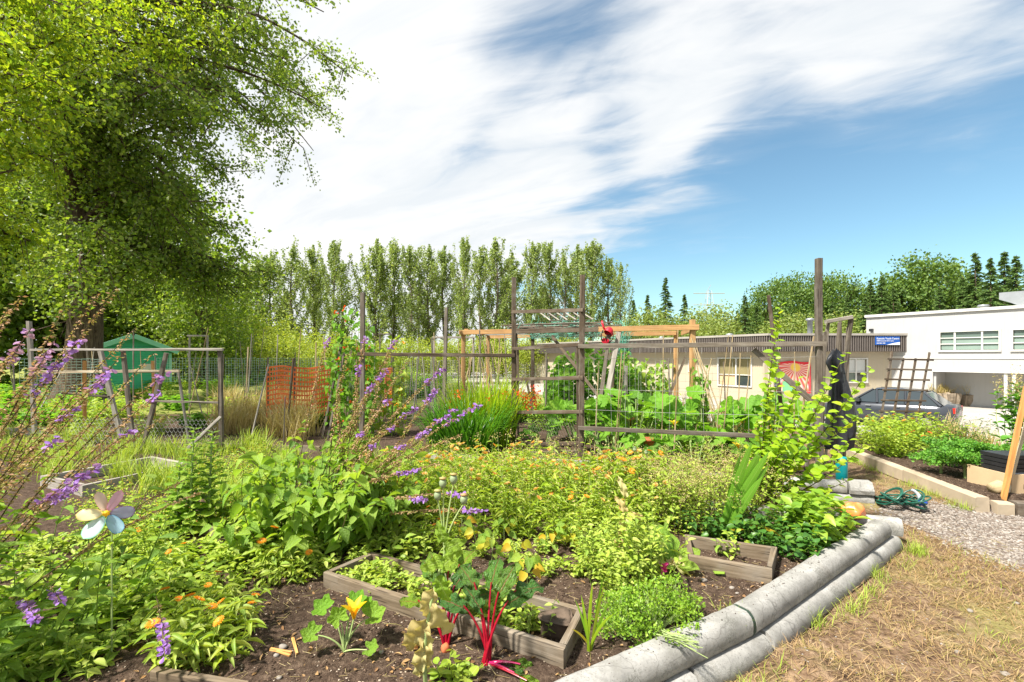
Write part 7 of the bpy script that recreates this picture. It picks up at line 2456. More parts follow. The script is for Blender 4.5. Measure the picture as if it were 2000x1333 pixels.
# second withered stalk
c = on(G(1208, 1110))
t = thing('withered_stalk', 'straw-coloured withered stalk above the leafy bush', 'plant', c)
g = Geo()
tube(g, bez(c, P(1212, 1060, 3.2), P(1222, 965, 3.2), 8), np.linspace(0.006, 0.003, 8), 5)
part(t, 'stem', g, M['wither'], smooth=True)
for k, (u, v, dx, dz, s_) in enumerate([(1222, 970, -0.2, 0.9, 0.12), (1222, 1000, -0.3, 0.6, 0.11), (1224, 1005, 0.9, -0.1, 0.12), (1220, 1010, -0.1, -0.6, 0.14), (1212, 1050, -0.4, -0.9, 0.13), (1210, 1070, 0.1, -1, 0.11)]):
    inst(t, 'withered_leaf', ME['wither'][k % 2], mat_at(P(u, v, 3.19) - np.array(t.location), (dx, -0.2, dz), (0.1, -1, 0.3), s_ * 0.55, s_))
# more poppy pods by the herbs
for (u, v, vb, Y, lab) in [(1240, 882, 1020, 4.6, 'poppy pod on a bare stalk above the herbs, left of the two'), (1262, 888, 1010, 4.8, 'poppy pod on a bare stalk above the herbs, right of the two')]:
    e = P(u, v, Y)
    b0 = on((e[0] - 0.03, Y))
    t = thing('poppy_pod', lab, 'poppy', b0)
    g = Geo()
    tube(g, [b0, (b0 + e) / 2 + np.array([0.02, 0, 0]), e], [0.005, 0.004, 0.003], 5)
    part(t, 'stalk', g, M['palestem'])
    g = Geo()
    lathe(g, [(0.0, -0.006), (0.012, 0.0), (0.02, 0.014), (0.02, 0.026), (0.012, 0.04), (0.018, 0.044), (0.0, 0.048)], e, 12)
    part(t, 'seed_pod', g, M['pod'], smooth=True)

# ------------------------------------------------------------------ sword-leaved plants
def swords(label, c, specs, mat, name='sword_leaf_plant'):
    t = thing(name, label, 'plant', c)
    for (az, lean, ln, wd, dr, m_) in specs:
        g = Geo()
        blades(g, c[None] + rng.normal(0, 0.01, (1, 3)) * np.array([1, 1, 0]), az, lean, ln, wd, dr, 9, prof=([0, 0.1, 0.5, 0.85, 1.0], [0.45, 0.65, 1.0, 0.72, 0.03]), fan=True)
        part(t, 'blade', g, M[m_], smooth=True)
    return t
c = on(G(1408, 1050))
swords('large clump of broad sword leaves leaning right behind the small bed frame', c, [(0.1, 0.42, 0.80, 0.085, 0.08, 'glad'), (0.25, 0.50, 0.80, 0.09, 0.06, 'glad'), (-0.1, 0.56, 0.74, 0.085, 0.08, 'glad'), (0.5, 0.36, 0.76, 0.07, 0.1, 'glad'), (0.0, 0.32, 0.86, 0.08, 0.06, 'glad'), (0.3, 0.62, 0.66, 0.07, 0.15, 'glad'), (-0.3, 0.46, 0.62, 0.07, 0.1, 'glad'), (-0.15, 0.48, 0.84, 0.08, 0.05, 'glad'), (-0.5, 0.9, 0.5, 0.035, 1.3, 'yellowleaf'), (0.2, 0.24, 0.6, 0.045, 0.1, 'glad')], 'glad')
c = on(G(1152, 1272))
swords('small fan of upright sword leaves beside the long bed frame', c, [(0.0, 0.05, 0.36, 0.018, 0.05, 'limeblade'), (0.3, 0.18, 0.34, 0.018, 0.15, 'limeblade'), (0.1, 0.28, 0.30, 0.016, 0.3, 'blade'), (3.0, 0.10, 0.30, 0.016, 0.1, 'limeblade'), (0.5, 0.14, 0.40, 0.016, 0.2, 'blade'), (2.6, 0.22, 0.26, 0.014, 0.3, 'blade'), (-0.4, 0.35, 0.26, 0.015, 0.5, 'limeblade'), (3.4, 0.5, 0.18, 0.012, 0.6, 'yellowleaf')], 'limeblade')

# parsley: finely divided leaves
def parsley(c, rad, h, n, label, seed):
    t = thing('parsley', label, 'parsley', c)
    an = rng.uniform(0, 6.28, n)
    rr = rad * rng.random(n) ** 0.6 * 1.1
    tips = c + np.stack([rr * np.cos(an), rr * np.sin(an), h * rng.uniform(0.2, 1.35, n) * (1 - 0.55 * (rr / rad) ** 2)], 1)
    g = Geo()
    tubes(g, np.tile(c, (n, 1)) + rng.normal(0, 0.02, (n, 3)) * np.array([1, 1, 0]), tips, 0.0022, 0.0012, 3)
    part(t, 'stems', g, M['palestem'], kind='stuff')
    g = Geo()
    k = 16
    Pn = np.repeat(tips, k, 0) + rng.normal(0, 0.021, (n * k, 3)) * np.array([1, 1, 0.35])
    leaves(g, L2, Pn, rand_dirs(n * k, 0.2), rand_dirs(n * k, 1.5), rng.uniform(0.012, 0.024, n * k), rng.uniform(0.010, 0.018, n * k))
    part(t, 'foliage', g, M['mid'], kind='stuff')
parsley(on(G(1275, 1235)), 0.22, 0.22, 120, 'curly parsley clump spilling over the concrete kerb', 1)
parsley(on(G(1215, 1240)), 0.14, 0.20, 90, 'curly parsley clump beside the small sword-leaf plant', 2)
parsley(on(G(1310, 1215)) + np.array([0.02, 0.03, 0]), 0.15, 0.20, 90, 'curly parsley leaning on the kerb top', 3)
g = Geo()
cc = P(1300, 1230, 2.35)
A_ = np.stack([rng.normal(cc[0], 0.03, 26), rng.normal(cc[1], 0.03, 26), np.full(26, 0.12)], 1)
B_ = A_ + np.stack([rng.uniform(0.06, 0.16, 26), rng.uniform(-0.12, -0.02, 26), rng.uniform(-0.03, 0.02, 26)], 1)
tubes(g, A_, B_, 0.002, 0.0014, 4)
single('cut_parsley_stalks', g, M['palestem'], 'loose green parsley stalks lying over the kerb', 'stalks')

# yellowing bean plants
def beanlet(u, v, lab, yel):
    c = on(G(u, v))
    t = thing('bean_plant', lab, 'bean plant', c, 'yellowing beans in the middle of the plot')
    g = Geo()
    e = c + np.array([rng.normal(0, 0.03), rng.normal(0, 0.03), 0.2])
    tube(g, [c, (c + e) / 2, e], [0.004, 0.003, 0.002], 5)
    part(t, 'stem', g, M['palestem'])
    for k in range(11):
        a_ = k * 2.4
        z = 0.06 + 0.15 * rng.random()
        d = (math.cos(a_), math.sin(a_) - 0.3, -0.8 * rng.random())
        s_ = rng.uniform(0.055, 0.09)
        inst(t, 'leaf', ME['yellow'] if rng.random() < yel else ME['bell'], mat_at((0.05 * math.cos(a_), 0.05 * math.sin(a_), z), d, (0.2, -0.7, 0.7), s_ * 0.75, s_))
for (u, v, y_, lab) in [(1030, 1140, 0.5, 'yellowing bean plant above the chard'), (1010, 1115, 0.6, 'bean plant with orange leaves beside the chard'), (1075, 1080, 0.6, 'yellowing bean plant at the front of the marigolds'), (935, 1080, 0.4, 'bean plant with a yellow leaf behind the poppy stalk'), (1115, 1070, 0.5, 'yellowing bean plant left of the leafy bush'), (985, 1060, 0.3, 'greenish bean plant in front of the marigolds'), (900, 1065, 0.35, 'bean plant left of the poppy pods'), (960, 1100, 0.3, 'low bean plant just behind the long bed frame')]:
    beanlet(u, v, lab, y_)

# ------------------------------------------------------------------ sapling with round leaves
c = on((2.62, 4.75))
t = thing('young_fruit_tree', 'young fruit tree with long wands of round bright leaves', 'sapling', c)
wands = [((1527, 592), 4.9, 34), ((1515, 700), 4.8, 20), ((1650, 690), 4.4, 22), ((1612, 760), 4.3, 22), ((1700, 720), 4.3, 26), ((1690, 800), 4.3, 20), ((1660, 860), 4.2, 20), ((1560, 740), 4.6, 22), ((1575, 790), 4.5, 20), ((1500, 760), 4.8, 20), ((1480, 820), 4.8, 18), ((1530, 850), 4.4, 20), ((1600, 830), 4.3, 22), ((1640, 900), 4.2, 20), ((1580, 880), 4.4, 20), ((1690, 870), 4.3, 16), ((1550, 900), 4.4, 20), ((1460, 870), 4.8, 16), ((1620, 960), 4.2, 16), ((1500, 890), 4.6, 18), ((1655, 940), 4.25, 14)]
g = Geo()
tube(g, [c, c + np.array([0.02, 0, 0.25]), c + np.array([0.0, 0, 0.5])], [0.022, 0.018, 0.014], 8)
tr0 = part(t, 'trunk', g, M['brownstem'], smooth=True)
L_ = np.array(t.location)
cnt = 0
gx_ = Geo()
for (uv_, Y, n) in wands:
    tip = P(uv_[0], uv_[1], Y)
    a = c + np.array([rng.normal(0, 0.02), rng.normal(0, 0.02), rng.uniform(0.1, 0.45)])
    mid = (a + tip) / 2 + np.array([rng.normal(0, 0.05), 0, -0.04 - 0.06 * rng.random()])
    q = bez(a, mid, tip, 10)
    g = Geo()
    tube(g, q, np.linspace(0.008, 0.002, 10), 5)
    w_ = part(t, 'branch', g, M['brownstem'], smooth=True)
    n = int(n * 1.6)
    tt = np.linspace(0.22, 1.0, n)
    pts = np.stack([np.interp(tt, np.linspace(0, 1, 10), q[:, k]) for k in range(3)], 1)
    for k in range(n):
        a_ = k * 2.4 + rng.normal(0, 0.3)
        d = np.array([math.cos(a_), math.sin(a_) * 0.8, rng.uniform(-0.1, 0.7)])
        s_ = rng.uniform(0.07, 0.105) * np.interp(tt[k], [0, 0.8, 1], [1, 1, 0.6])
        nn = nz(np.array([0, -0.6, 1]) + rng.normal(0, 0.4, 3))
        if cnt < 300:
            inst(t, 'leaf', ME['sap'], mat_at(pts[k] - L_, d, nn, s_ * 0.8, s_))
        else:
            leaves(gx_, ROUND, pts[k][None], d[None], nn[None], s_, s_ * 0.8)
        cnt += 1
if gx_.n:
    part(t, 'foliage', gx_, M['sap'], smooth=True, kind='stuff')

# ------------------------------------------------------------------ strap-leaved clump with orange-red flowers
def strap_clump(c, rad, n, ln, mat, label, name, seed, dr=(0.3, 1.5), wd=0.022, extra=None):
    t = thing(name, label, 'plant', c)
    an = rng.uniform(0, 6.28, n)
    rr = rad * np.sqrt(rng.random(n))
    B_ = c + np.stack([rr * np.cos(an), rr * np.sin(an) * 0.7, np.zeros(n)], 1)
    g = Geo()
    blades(g, B_, an + rng.normal(0, 0.6, n), rng.uniform(0.02, 0.30, n), ln * rng.uniform(0.65, 1.15, n), wd * rng.uniform(0.7, 1.2, n), rng.uniform(dr[0], dr[1], n), 7)
    part(t, 'blades', g, M[mat], smooth=True, kind='stuff')
    return t
c1 = on((-0.75, 7.2))
t = strap_clump(c1, 0.55, 420, 0.98, 'deepblade', 'dense fountain of green strap leaves behind the dark kerb', 'strap_leaf_clump', 1, (0.5, 1.9), 0.026)
c2 = on((-0.5, 7.95))
t2 = strap_clump(c2, 0.55, 420, 1.22, 'limeblade', 'yellow-green strap-leaved clump with orange flowers at the gate post', 'strap_leaf_clump', 2, (0.1, 0.8), 0.028)
for (u, v) in [(1035, 780), (1042, 765), (1028, 790), (1048, 772), (1022, 775), (930, 795), (878, 800), (960, 780), (985, 770), (1015, 770), (895, 770), (1046, 790), (1034, 800)]:
    e = P(u, v, 7.75)
    g = Geo()
    tube(g, bez(c2 + np.array([0, 0, 0.1]), (c2 + e) / 2 + np.array([0, 0, 0.25]), e, 7), 0.004, 4)
    s_ = part(t2, 'flower_stem', g, M['stem'])
    g = Geo()
    n = 30
    leaves(g, PETAL, e + rng.normal(0, 1, (n, 3)) * np.array([0.045, 0.04, 0.045]), rand_dirs(n, 0.5), rand_dirs(n), rng.uniform(0.025, 0.05, n), 0.022)
    o = part(t2, 'flowers', g, M['redflower'], kind='stuff')
    o.parent = s_

# ------------------------------------------------------------------ squash, rhubarb-like leaves behind the rails
def squash(c, rad, h, n, label, seed, size=(0.22, 0.40), fl=0):
    t = thing('squash_plant', label, 'squash', c, 'squash plants behind the rails')
    L_ = np.array(t.location)
    for k in range(n):
        a_ = rng.uniform(0, 6.28)
        r_ = rad * math.sqrt(rng.random())
        e = c + np.array([r_ * math.cos(a_), r_ * math.sin(a_) * 0.8, h * rng.uniform(0.45, 1.0) * (1 - 0.3 * (r_ / rad) ** 2)])
        b0 = c + np.array([0.5 * r_ * math.cos(a_), 0.4 * r_ * math.sin(a_), 0])
        g = Geo()
        tube(g, bez(b0, (b0 + e) / 2 + np.array([0, 0, 0.1]), e, 6), np.linspace(0.012, 0.006, 6), 5)
        part(t, 'leaf_stalk', g, M['palestem'], smooth=True)
        s_ = rng.uniform(*size)
        d = np.array([math.cos(a_), math.sin(a_) - 0.2, rng.uniform(-0.1, 0.7)])
        inst(t, 'leaf', ME['squash'][k % 3], mat_at(e - L_, d, nz(np.array([0.2 * math.cos(a_), -0.55, 0.8]) + rng.normal(0, 0.25, 3)), s_, s_))
    for k in range(fl):
        e = c + np.array([rng.uniform(-rad, rad), -0.3, h * 0.5])
        g = Geo()
        an = np.linspace(0, 6.28, 5, endpoint=False)
        leaves(g, LANCE, np.tile(e, (5, 1)), np.stack([np.cos(an) * 0.5, np.sin(an) * 0.5, np.ones(5)], 1), np.stack([-np.cos(an), -np.sin(an), np.full(5, 0.2)], 1), 0.12, 0.06)
        part(t, 'flower', g, M['yellowfl'], smooth=True)
    return t
squash(on((2.15, 8.0)), 0.75, 0.95, 46, 'bright squash leaves left of the bundle of canes', 1, fl=1)
squash(on((3.2, 7.5)), 0.75, 0.9, 44, 'bright squash leaves in front of the cedar post', 2, fl=2)
squash(on((4.0, 7.2)), 0.7, 0.85, 36, 'bright squash leaves beneath the banner', 3, fl=1)
squash(on((1.35, 8.2)), 0.6, 0.85, 34, 'bright squash leaves right of the gate post', 4)
squash(on((1.55, 7.1)), 0.5, 0.42, 22, 'low squash leaves at the foot of the gate post', 5, (0.16, 0.28))
squash(on((2.7, 6.75)), 0.6, 0.48, 24, 'low squash leaves below the lower rail', 6, (0.18, 0.3), 1)
squash(on((0.55, 7.9)), 0.32, 0.42, 12, 'greyish squash leaves inside the gate', 7, (0.18, 0.28))
squash(on((3.6, 6.3)), 0.4, 0.5, 16, 'squash leaves beside the tall post', 8, (0.16, 0.26))

# climbing bean masses
def vine_mass(c, size, n, label, mat, name, seed, flower=None, nf=0, L=0.11):
    t = thing(name, label, 'climber', c)
    m = n
    q = rng.uniform(-1, 1, (m, 3))
    bump = 1 + 0.25 * np.sin(q[:, 0] * 6) * np.cos(q[:, 1] * 4)
    Pn = np.asarray(c) + np.stack([q[:, 0] * size[0], q[:, 1] * size[1], (q[:, 2] * 0.5 + 0.5) * size[2] * (bump if size[2] > 0.8 else 1) * (1 - 0.22 * np.abs(q[:, 0]) ** 3)], 1)
    g = Geo()
    D = rand_dirs(m)
    D[:, 2] -= 0.5
    D[:, 1] -= 0.3
    N = nz(rng.normal(0, 0.5, (m, 3)) + np.array([0, -0.7, 0.8]))
    Ls = L * rng.uniform(0.6, 1.2, m)
    leaves(g, HEART, Pn, D, N, Ls, Ls * 0.8)
    part(t, 'foliage', g, M[mat], smooth=True, kind='stuff')
    g = Geo()
    k = 26
    A_ = np.asarray(c) + np.stack([rng.uniform(-1, 1, k) * size[0], rng.uniform(-1, 1, k) * size[1], np.zeros(k)], 1)
    tubes(g, A_, A_ + np.stack([rng.normal(0, 0.06, k), rng.normal(0, 0.06, k), rng.uniform(0.6, 1, k) * size[2]], 1), 0.006, 0.004, 4)
    part(t, 'vines', g, M['stem'], kind='stuff')
    if flower:
        g = Geo()
        i = rng.choice(m, nf)
        Q = np.repeat(Pn[i] + np.array([0, -0.05, 0.02]), 6, 0) + rng.normal(0, 0.02, (nf * 6, 3))
        leaves(g, PETAL, Q, rand_dirs(nf * 6), rand_dirs(nf * 6), 0.035, 0.03)
        part(t, 'flowers', g, M[flower], kind='stuff')
    return t
vine_mass((1.9, 10.6, 0), (0.95, 0.45, 1.55), 1500, 'dense climbing bean leaves behind the wire grid', 'squash', 'climbing_beans', 1, L=0.15)
vine_mass((3.0, 10.9, 0), (0.75, 0.4, 1.30), 1000, 'darker climbing bean leaves left of the cedar post', 'mid', 'climbing_beans', 2, L=0.14)
vine_mass((1.2, 10.9, 0), (0.4, 0.35, 1.25), 500, 'climbing bean leaves seen through the gate', 'squash', 'climbing_beans', 3, L=0.14)
vine_mass((-3.05, 8.7, 0), (0.42, 0.28, 2.15), 620, 'runner beans with red flowers climbing the poles', 'squash', 'runner_beans', 4, 'redflower', 40, 0.12)
vine_mass((-2.35, 8.9, 0), (0.3, 0.2, 1.75), 260, 'thin runner beans with orange flowers by the trellis post', 'lime', 'runner_beans', 5, 'orange', 20, 0.10)
vine_mass((3.35, 8.15, 0), (0.16, 0.14, 1.35), 90, 'bean shoot climbing the cedar post', 'squash', 'climbing_beans', 6, L=0.12)

# ------------------------------------------------------------------ far plots on the left and in the middle
gp = 'leafy crops of the far plots'
crops = [herb('far_crop', 'leafy green crop in the far plots', 'crop', 300 + s, 26, 0.40, h_, 12, L_, T_, a_, m_, gp)[0] for s, h_, L_, T_, a_, m_ in ((1, 0.55, 0.10, LEAF, 0.5, 'lime'), (2, 0.75, 0.09, LANCE, 0.3, 'mid'), (3, 0.40, 0.14, HEART, 0.7, 'squash'))]
pts = scatter_px([(0, 870), (0, 755), (430, 745), (700, 742), (880, 745), (820, 835), (700, 870), (440, 860), (250, 860)], 120, 0.55)
place(crops, [False] * 3, pts, 0.7, 1.3)
place(crops, [True] * 3, scatter_px([(430, 755), (430, 735), (1000, 733), (1000, 752)], 40, 0.8), 0.9, 1.5)
place(crops, [True] * 3, [(rng.uniform(-0.6, 4.2), rng.uniform(9.2, 11.5)) for _ in range(12)], 0.8, 1.2)
place(crops, [True] * 3, scatter_px([(1180, 880), (1200, 860), (1560, 880), (1560, 905)], 12, 0.3), 0.5, 0.8)
# straw grass
gst = 'dry straw grasses in the far plots'
tg = thing('straw_grass', 'tuft of dry straw-coloured grass in the far plots', 'grass tuft', (0, 0, 0), gst)
g = Geo()
n = 130
B_ = np.stack([rng.normal(0, 0.10, n), rng.normal(0, 0.10, n), np.zeros(n)], 1)
blades(g, B_, rng.uniform(0, 6.28, n), rng.uniform(0.03, 0.4, n), rng.uniform(0.4, 0.85, n), 0.012, rng.uniform(0.2, 1.3, n), 5)
part(tg, 'blades', g, M['straw'], world=False, kind='stuff')
place([tg], [False], scatter_px([(440, 862), (440, 800), (600, 790), (600, 862)], 26, 0.25), 0.8, 1.2)
place([tg], [True], [G(u, v)[:2] for (u, v) in [(1795, 852), (1812, 850), (1826, 852), (1838, 850), (1850, 856), (1880, 858), (1905, 856), (1930, 860), (1780, 856), (1960, 862)]], 0.6, 1.0, 'tuft of tall bleached grass at the edge of the yard', 'bleached grasses along the yard edge')
place([tg], [True], [(rng.uniform(3.8, 5.4), rng.uniform(8.5, 10.5)) for _ in range(8)], 0.8, 1.2, 'tuft of dry grass between the squash and the yard', 'dry grasses behind the squash')
gf_ = 'fresh grasses between the plots'
tg2 = thing('green_grass_tuft', 'tuft of fresh green grass between the plots', 'grass tuft', (0, 0, 0), gf_)
g = Geo()
blades(g, B_, rng.uniform(0, 6.28, n), rng.uniform(0.03, 0.5, n), rng.uniform(0.15, 0.45, n), 0.010, rng.uniform(0.2, 1.3, n), 4)
part(tg2, 'blades', g, M['weed'], world=False, kind='stuff')
place([tg2], [False], scatter_px([(0, 900), (0, 850), (440, 880), (620, 880), (820, 890), (700, 930), (440, 960), (200, 980)], 40, 0.28) + scatter_px([(440, 1030), (440, 960), (560, 930), (520, 1040)], 10, 0.18), 0.7, 1.2)
# filling herbs in the mid-left
gh = 'small-leaved herbs left of the heart-leaved clump'
hh, _ = herb('small_herb', 'small-leaved yellow-green herb left of the heart-leaved clump', 'herb', 330, 22, 0.20, 0.34, 13, 0.035, LEAF, 0.55, 'lime', gh, tops='amber', topn=3, tsize=0.012)
place([hh], [False], scatter_px([(430, 1060), (420, 930), (530, 900), (500, 1070)], 16, 0.2) + scatter_px([(180, 1060), (200, 985), (340, 1010), (330, 1090)], 8, 0.18) + scatter_px([(760, 920), (820, 890), (960, 905), (940, 935), (800, 960)], 9, 0.25), 0.7, 1.1)
# big grey-green leaves
for (u, v, lab) in [(1270, 905, 'dark blue-green cabbage-like plant below the small pot'), (1300, 890, 'dark leafy plant behind the seeding herbs')]:
    c = on(G(u, v))
    t = thing('brassica_plant', lab, 'brassica', c)
    for k in range(12):
        a_ = k * 2.4
        s_ = rng.uniform(0.2, 0.32)
        inst(t, 'leaf', ME['chard'][k % 3] if False else ME['zuke'][k % 2], mat_at((0, 0, 0.03), (math.cos(a_), math.sin(a_), 0.4 + 0.8 * rng.random()), (0, -0.4, 1), s_, s_))

# ------------------------------------------------------------------ right-hand plot: kale, marigolds, seeding crop
def kale(c, label, seed, r=0.26, h=0.34):
    t = thing('curly_kale', label, 'kale', c, 'curly kale row')
    g = Geo()
    tube(g, [c, c + np.array([0, 0, h * 0.5])], [0.018, 0.014], 6)
    part(t, 'stem', g, M['palestem'], smooth=True)
    gs, gl = Geo(), Geo()
    for k in range(18):
        a_ = k * 2.4
        d = np.array([math.cos(a_), math.sin(a_), 0])
        rr_ = r * rng.uniform(0.55, 1.05)
        b0 = c + np.array([0, 0, h * rng.uniform(0.25, 0.55)])
        e = c + d * rr_ + np.array([0, 0, h * rng.uniform(0.55, 1.05)])
        q = bez(b0, (b0 + e) / 2 + np.array([0, 0, 0.09]), e + np.array([0, 0, -0.03]), 7)
        tube(gs, q, np.linspace(0.006, 0.002, 7), 4)
        m = 95
        tt = rng.uniform(0.25, 1.05, m)
        Q = np.stack([np.interp(tt, np.linspace(0, 1, 7), q[:, j]) for j in range(3)], 1)
        sd_ = np.array([-d[1], d[0], 0])
        w_ = 0.085 * np.sin(np.clip(tt, 0, 1) * PI * 0.8) + 0.02
        Q = Q + sd_ * (rng.uniform(-1, 1, m) * w_)[:, None] + rng.normal(0, 0.012, (m, 3))
        leaves(gl, L2, Q, rand_dirs(m), rand_dirs(m, 0.8), rng.uniform(0.022, 0.042, m), rng.uniform(0.02, 0.038, m))
    part(t, 'leaf_stalks', gs, M['palestem'], kind='stuff')
    part(t, 'foliage', gl, M['kale'], kind='stuff')
for (u, v, lab, r_, h_) in [(1838, 928, 'curly kale plant nearest the timber edging', 0.25, 0.26), (1885, 938, 'second curly kale plant from the timber edging', 0.30, 0.36), (1905, 925, 'curly kale plant behind the bare stems', 0.26, 0.38), (1942, 930, 'curly kale plant with a bare stem beside the cedar stake', 0.28, 0.36), (1860, 915, 'curly kale plant at the back of the row', 0.28, 0.36), (2010, 930, 'curly kale plant cut by the right edge', 0.28, 0.36)]:
    kale(on(G(u, v, -0.02)), lab, u, r_ * 1.25, h_ * 1.15)
gy_ = 'yellow-green plants at the back of the kale plot'
hy, tipsy = herb('yellow_green_plant', 'yellow-green leafy plant at the back of the kale plot', 'plant', 340, 24, 0.32, 0.55, 14, 0.075, LEAF, 0.5, 'lime', gy_, lean=0.18)
flowers_on(hy, tipsy, 1, ME['cal'], 0.05, 9)
place([hy], [False], [on(G(u, v, -0.02))[:2] for (u, v) in [(1705, 885), (1735, 892), (1765, 890), (1722, 868), (1750, 872), (1790, 880), (1775, 868), (1700, 870), (1740, 858), (1815, 875), (1795, 862)]], 0.7, 1.15)
hb_, tb_ = herb('red_flowered_plant', 'small plant with dull red flowers beside the kale', 'plant', 341, 12, 0.2, 0.40, 10, 0.05, LEAF, 0.5, 'weed')
flowers_on(hb_, tb_, 4, flower_mesh('flower', 12, 2, M['redflower'], M['deadleaf']), 0.06, 3)
dup(hb_, on(G(1792, 893, -0.02)), 0.3, 1.0, first=True)
sb_, _ = herb('scabious_bush', 'rounded fine-leaved bush dotted with dark purple heads behind the kale', 'bush', 342, 60, 0.36, 0.55, 12, 0.05, LEAF, 0.35, 'oak', None, 'stem', 'mauve', 0.05, 3, 0.014)
dup(sb_, on(G(1872, 885, -0.02)), 0.0, 1.05, first=True)
c = on((7.12, 6.4))
t = thing('seeding_brassica', 'tall bolting leafy crop with pale seed heads behind the cedar stake', 'plant', c)
gs, gl, gt = Geo(), Geo(), Geo()
base = c + rng.normal(0, 0.05, (16, 3)) * np.array([1, 1, 0])
tips = c + np.stack([rng.normal(0.02, 0.09, 16), rng.normal(0, 0.09, 16), rng.uniform(0.75, 1.15, 16)], 1)
stems_leaves(gs, gl, base, tips, 18, 0.115, LEAF, 0.5, 0.006, 0.05, up=0.5)
for e in tips:
    n = 60
    leaves(gt, L2, e + rng.normal(0, 1, (n, 3)) * np.array([0.03, 0.03, 0.09]) + np.array([0, 0, 0.05]), rand_dirs(n, 0.8), rand_dirs(n), 0.022, 0.015)
part(t, 'stems', gs, M['palestem'], kind='stuff')
part(t, 'foliage', gl, M['kale'], smooth=True, kind='stuff')
part(t, 'seed_heads', gt, M['paleseed'], kind='stuff')

# magenta poppies
for (u, v, Y, lab) in [(1172, 902, 5.2, 'single magenta flower at the back of the marigolds'), (1295, 1110, 3.1, 'fallen magenta petal beside the old lettuce')]:
    e = P(u, v, Y)
    b0 = on((e[0], e[1]))
    t = thing('magenta_flower', lab, 'flower', b0)
    g = Geo()
    tube(g, [b0, (b0 + e) / 2 + np.array([0.01, 0, 0.0]), e], 0.003, 4)
    part(t, 'stem', g, M['palestem'])
    g = Geo()
    leaves(g, PETAL, np.tile(e, (7, 1)), rand_dirs(7, 0.4), rand_dirs(7), 0.05, 0.045)
    part(t, 'petals', g, M['magenta'], smooth=True, kind='stuff')

# fill: more growth through the middle of the plot and inside the bed frames
place([t_ for t_ in (hh,)], [True], scatter_px([(760, 1010), (840, 950), (960, 930), (1240, 930), (1230, 1000), (900, 1050)], 22, 0.22), 1.0, 1.5, 'small-leaved yellow-green herb growing up among the marigolds', 'herbs among the marigolds')
gs3 = 'tall seeding stems above the marigolds'
ts, _ = herb('seedhead_plant', 'slender seeding stems standing above the marigolds', 'plant', 360, 5, 0.05, 0.62, 9, 0.05, LANCE, 0.25, 'lime', gs3, 'palestem', 'paleseed', 0.08, 16, 0.014)
place([ts], [False], scatter_px([(800, 1000), (880, 930), (1250, 930), (1290, 1010), (1150, 1060), (900, 1060)], 26, 0.22), 0.8, 1.2)
t, _ = herb('bed_weed', 'leafy green growth inside the long bed frame', 'weed', 361, 10, 0.10, 0.17, 9, 0.055, LEAF, 0.45, 'weed', 'leafy growth inside the long bed frame')
cfl, cfr, cbr, cbl = np.array([-1.27, 3.06]), np.array([0.257, 2.258]), np.array([0.423, 2.63]), np.array([-1.04, 3.39])
place([t], [False], [lerp2(lerp2(cfl, cfr, a_), lerp2(cbl, cbr, a_), b_) for a_, b_ in ((0.06, 0.3), (0.10, 0.7), (0.17, 0.45), (0.24, 0.3), (0.27, 0.7), (0.36, 0.6), (0.62, 0.5), (0.70, 0.7), (0.74, 0.35), (0.80, 0.25), (0.52, 0.4))], 0.7, 1.15)
place([t], [True], [G(u, v)[:2] for (u, v) in [(620, 1095), (650, 1075), (690, 1060), (600, 1085), (740, 1050), (780, 1080), (820, 1075), (560, 1085), (520, 1080), (700, 1100)]], 0.9, 1.4, 'leafy green growth at the foot of the heart-leaved clump', 'leafy growth below the heart-leaved clump')

place([t], [True], scatter_px([(430, 1120), (440, 1060), (700, 1010), (860, 1080), (760, 1100), (560, 1130)], 26, 0.13), 0.8, 1.3, 'leafy green weed between the heart-leaved clump and the bed frame', 'weeds around the heart-leaved clump')
place([t], [True], scatter_px([(880, 1110), (930, 1060), (1130, 1060), (1180, 1120), (1150, 1150), (1000, 1100)], 14, 0.16), 0.5, 0.9, 'small leafy weed in the soil behind the long bed frame', 'weeds behind the long bed frame')

# ------------------------------------------------------------------ small stuff on the ground
def stone(name, c, s, mat, label, cat, seed, q=0.25, cuts=9):
    r = np.random.default_rng(seed)
    th_, ph_ = np.linspace(0, PI, cuts), np.linspace(0, 2 * PI, 2 * cuts)
    T_, P_ = np.meshgrid(th_, ph_[:-1], indexing='ij')
    k = [r.normal(0, 1, 3) for _ in range(6)]
    d = np.stack([np.sin(T_) * np.cos(P_), np.sin(T_) * np.sin(P_), np.cos(T_)], -1)
    rad = 1 + sum(q * 0.35 * np.sin(d @ (kk * 2.2) + i) for i, kk in enumerate(k)) + r.normal(0, 0.012, T_.shape)
    V = d * rad[..., None] * np.asarray(s) + np.asarray(c)
    n = 2 * cuts - 1
    i = np.arange(cuts - 1)[:, None] * n
    j = np.arange(n)[None]
    g = Geo()
    g.add(V, np.stack([i + j, i + n + j, i + n + (j + 1) % n, i + (j + 1) % n], -1).reshape(-1, 4))
    return single(name, g, mat, label, cat, smooth=True)
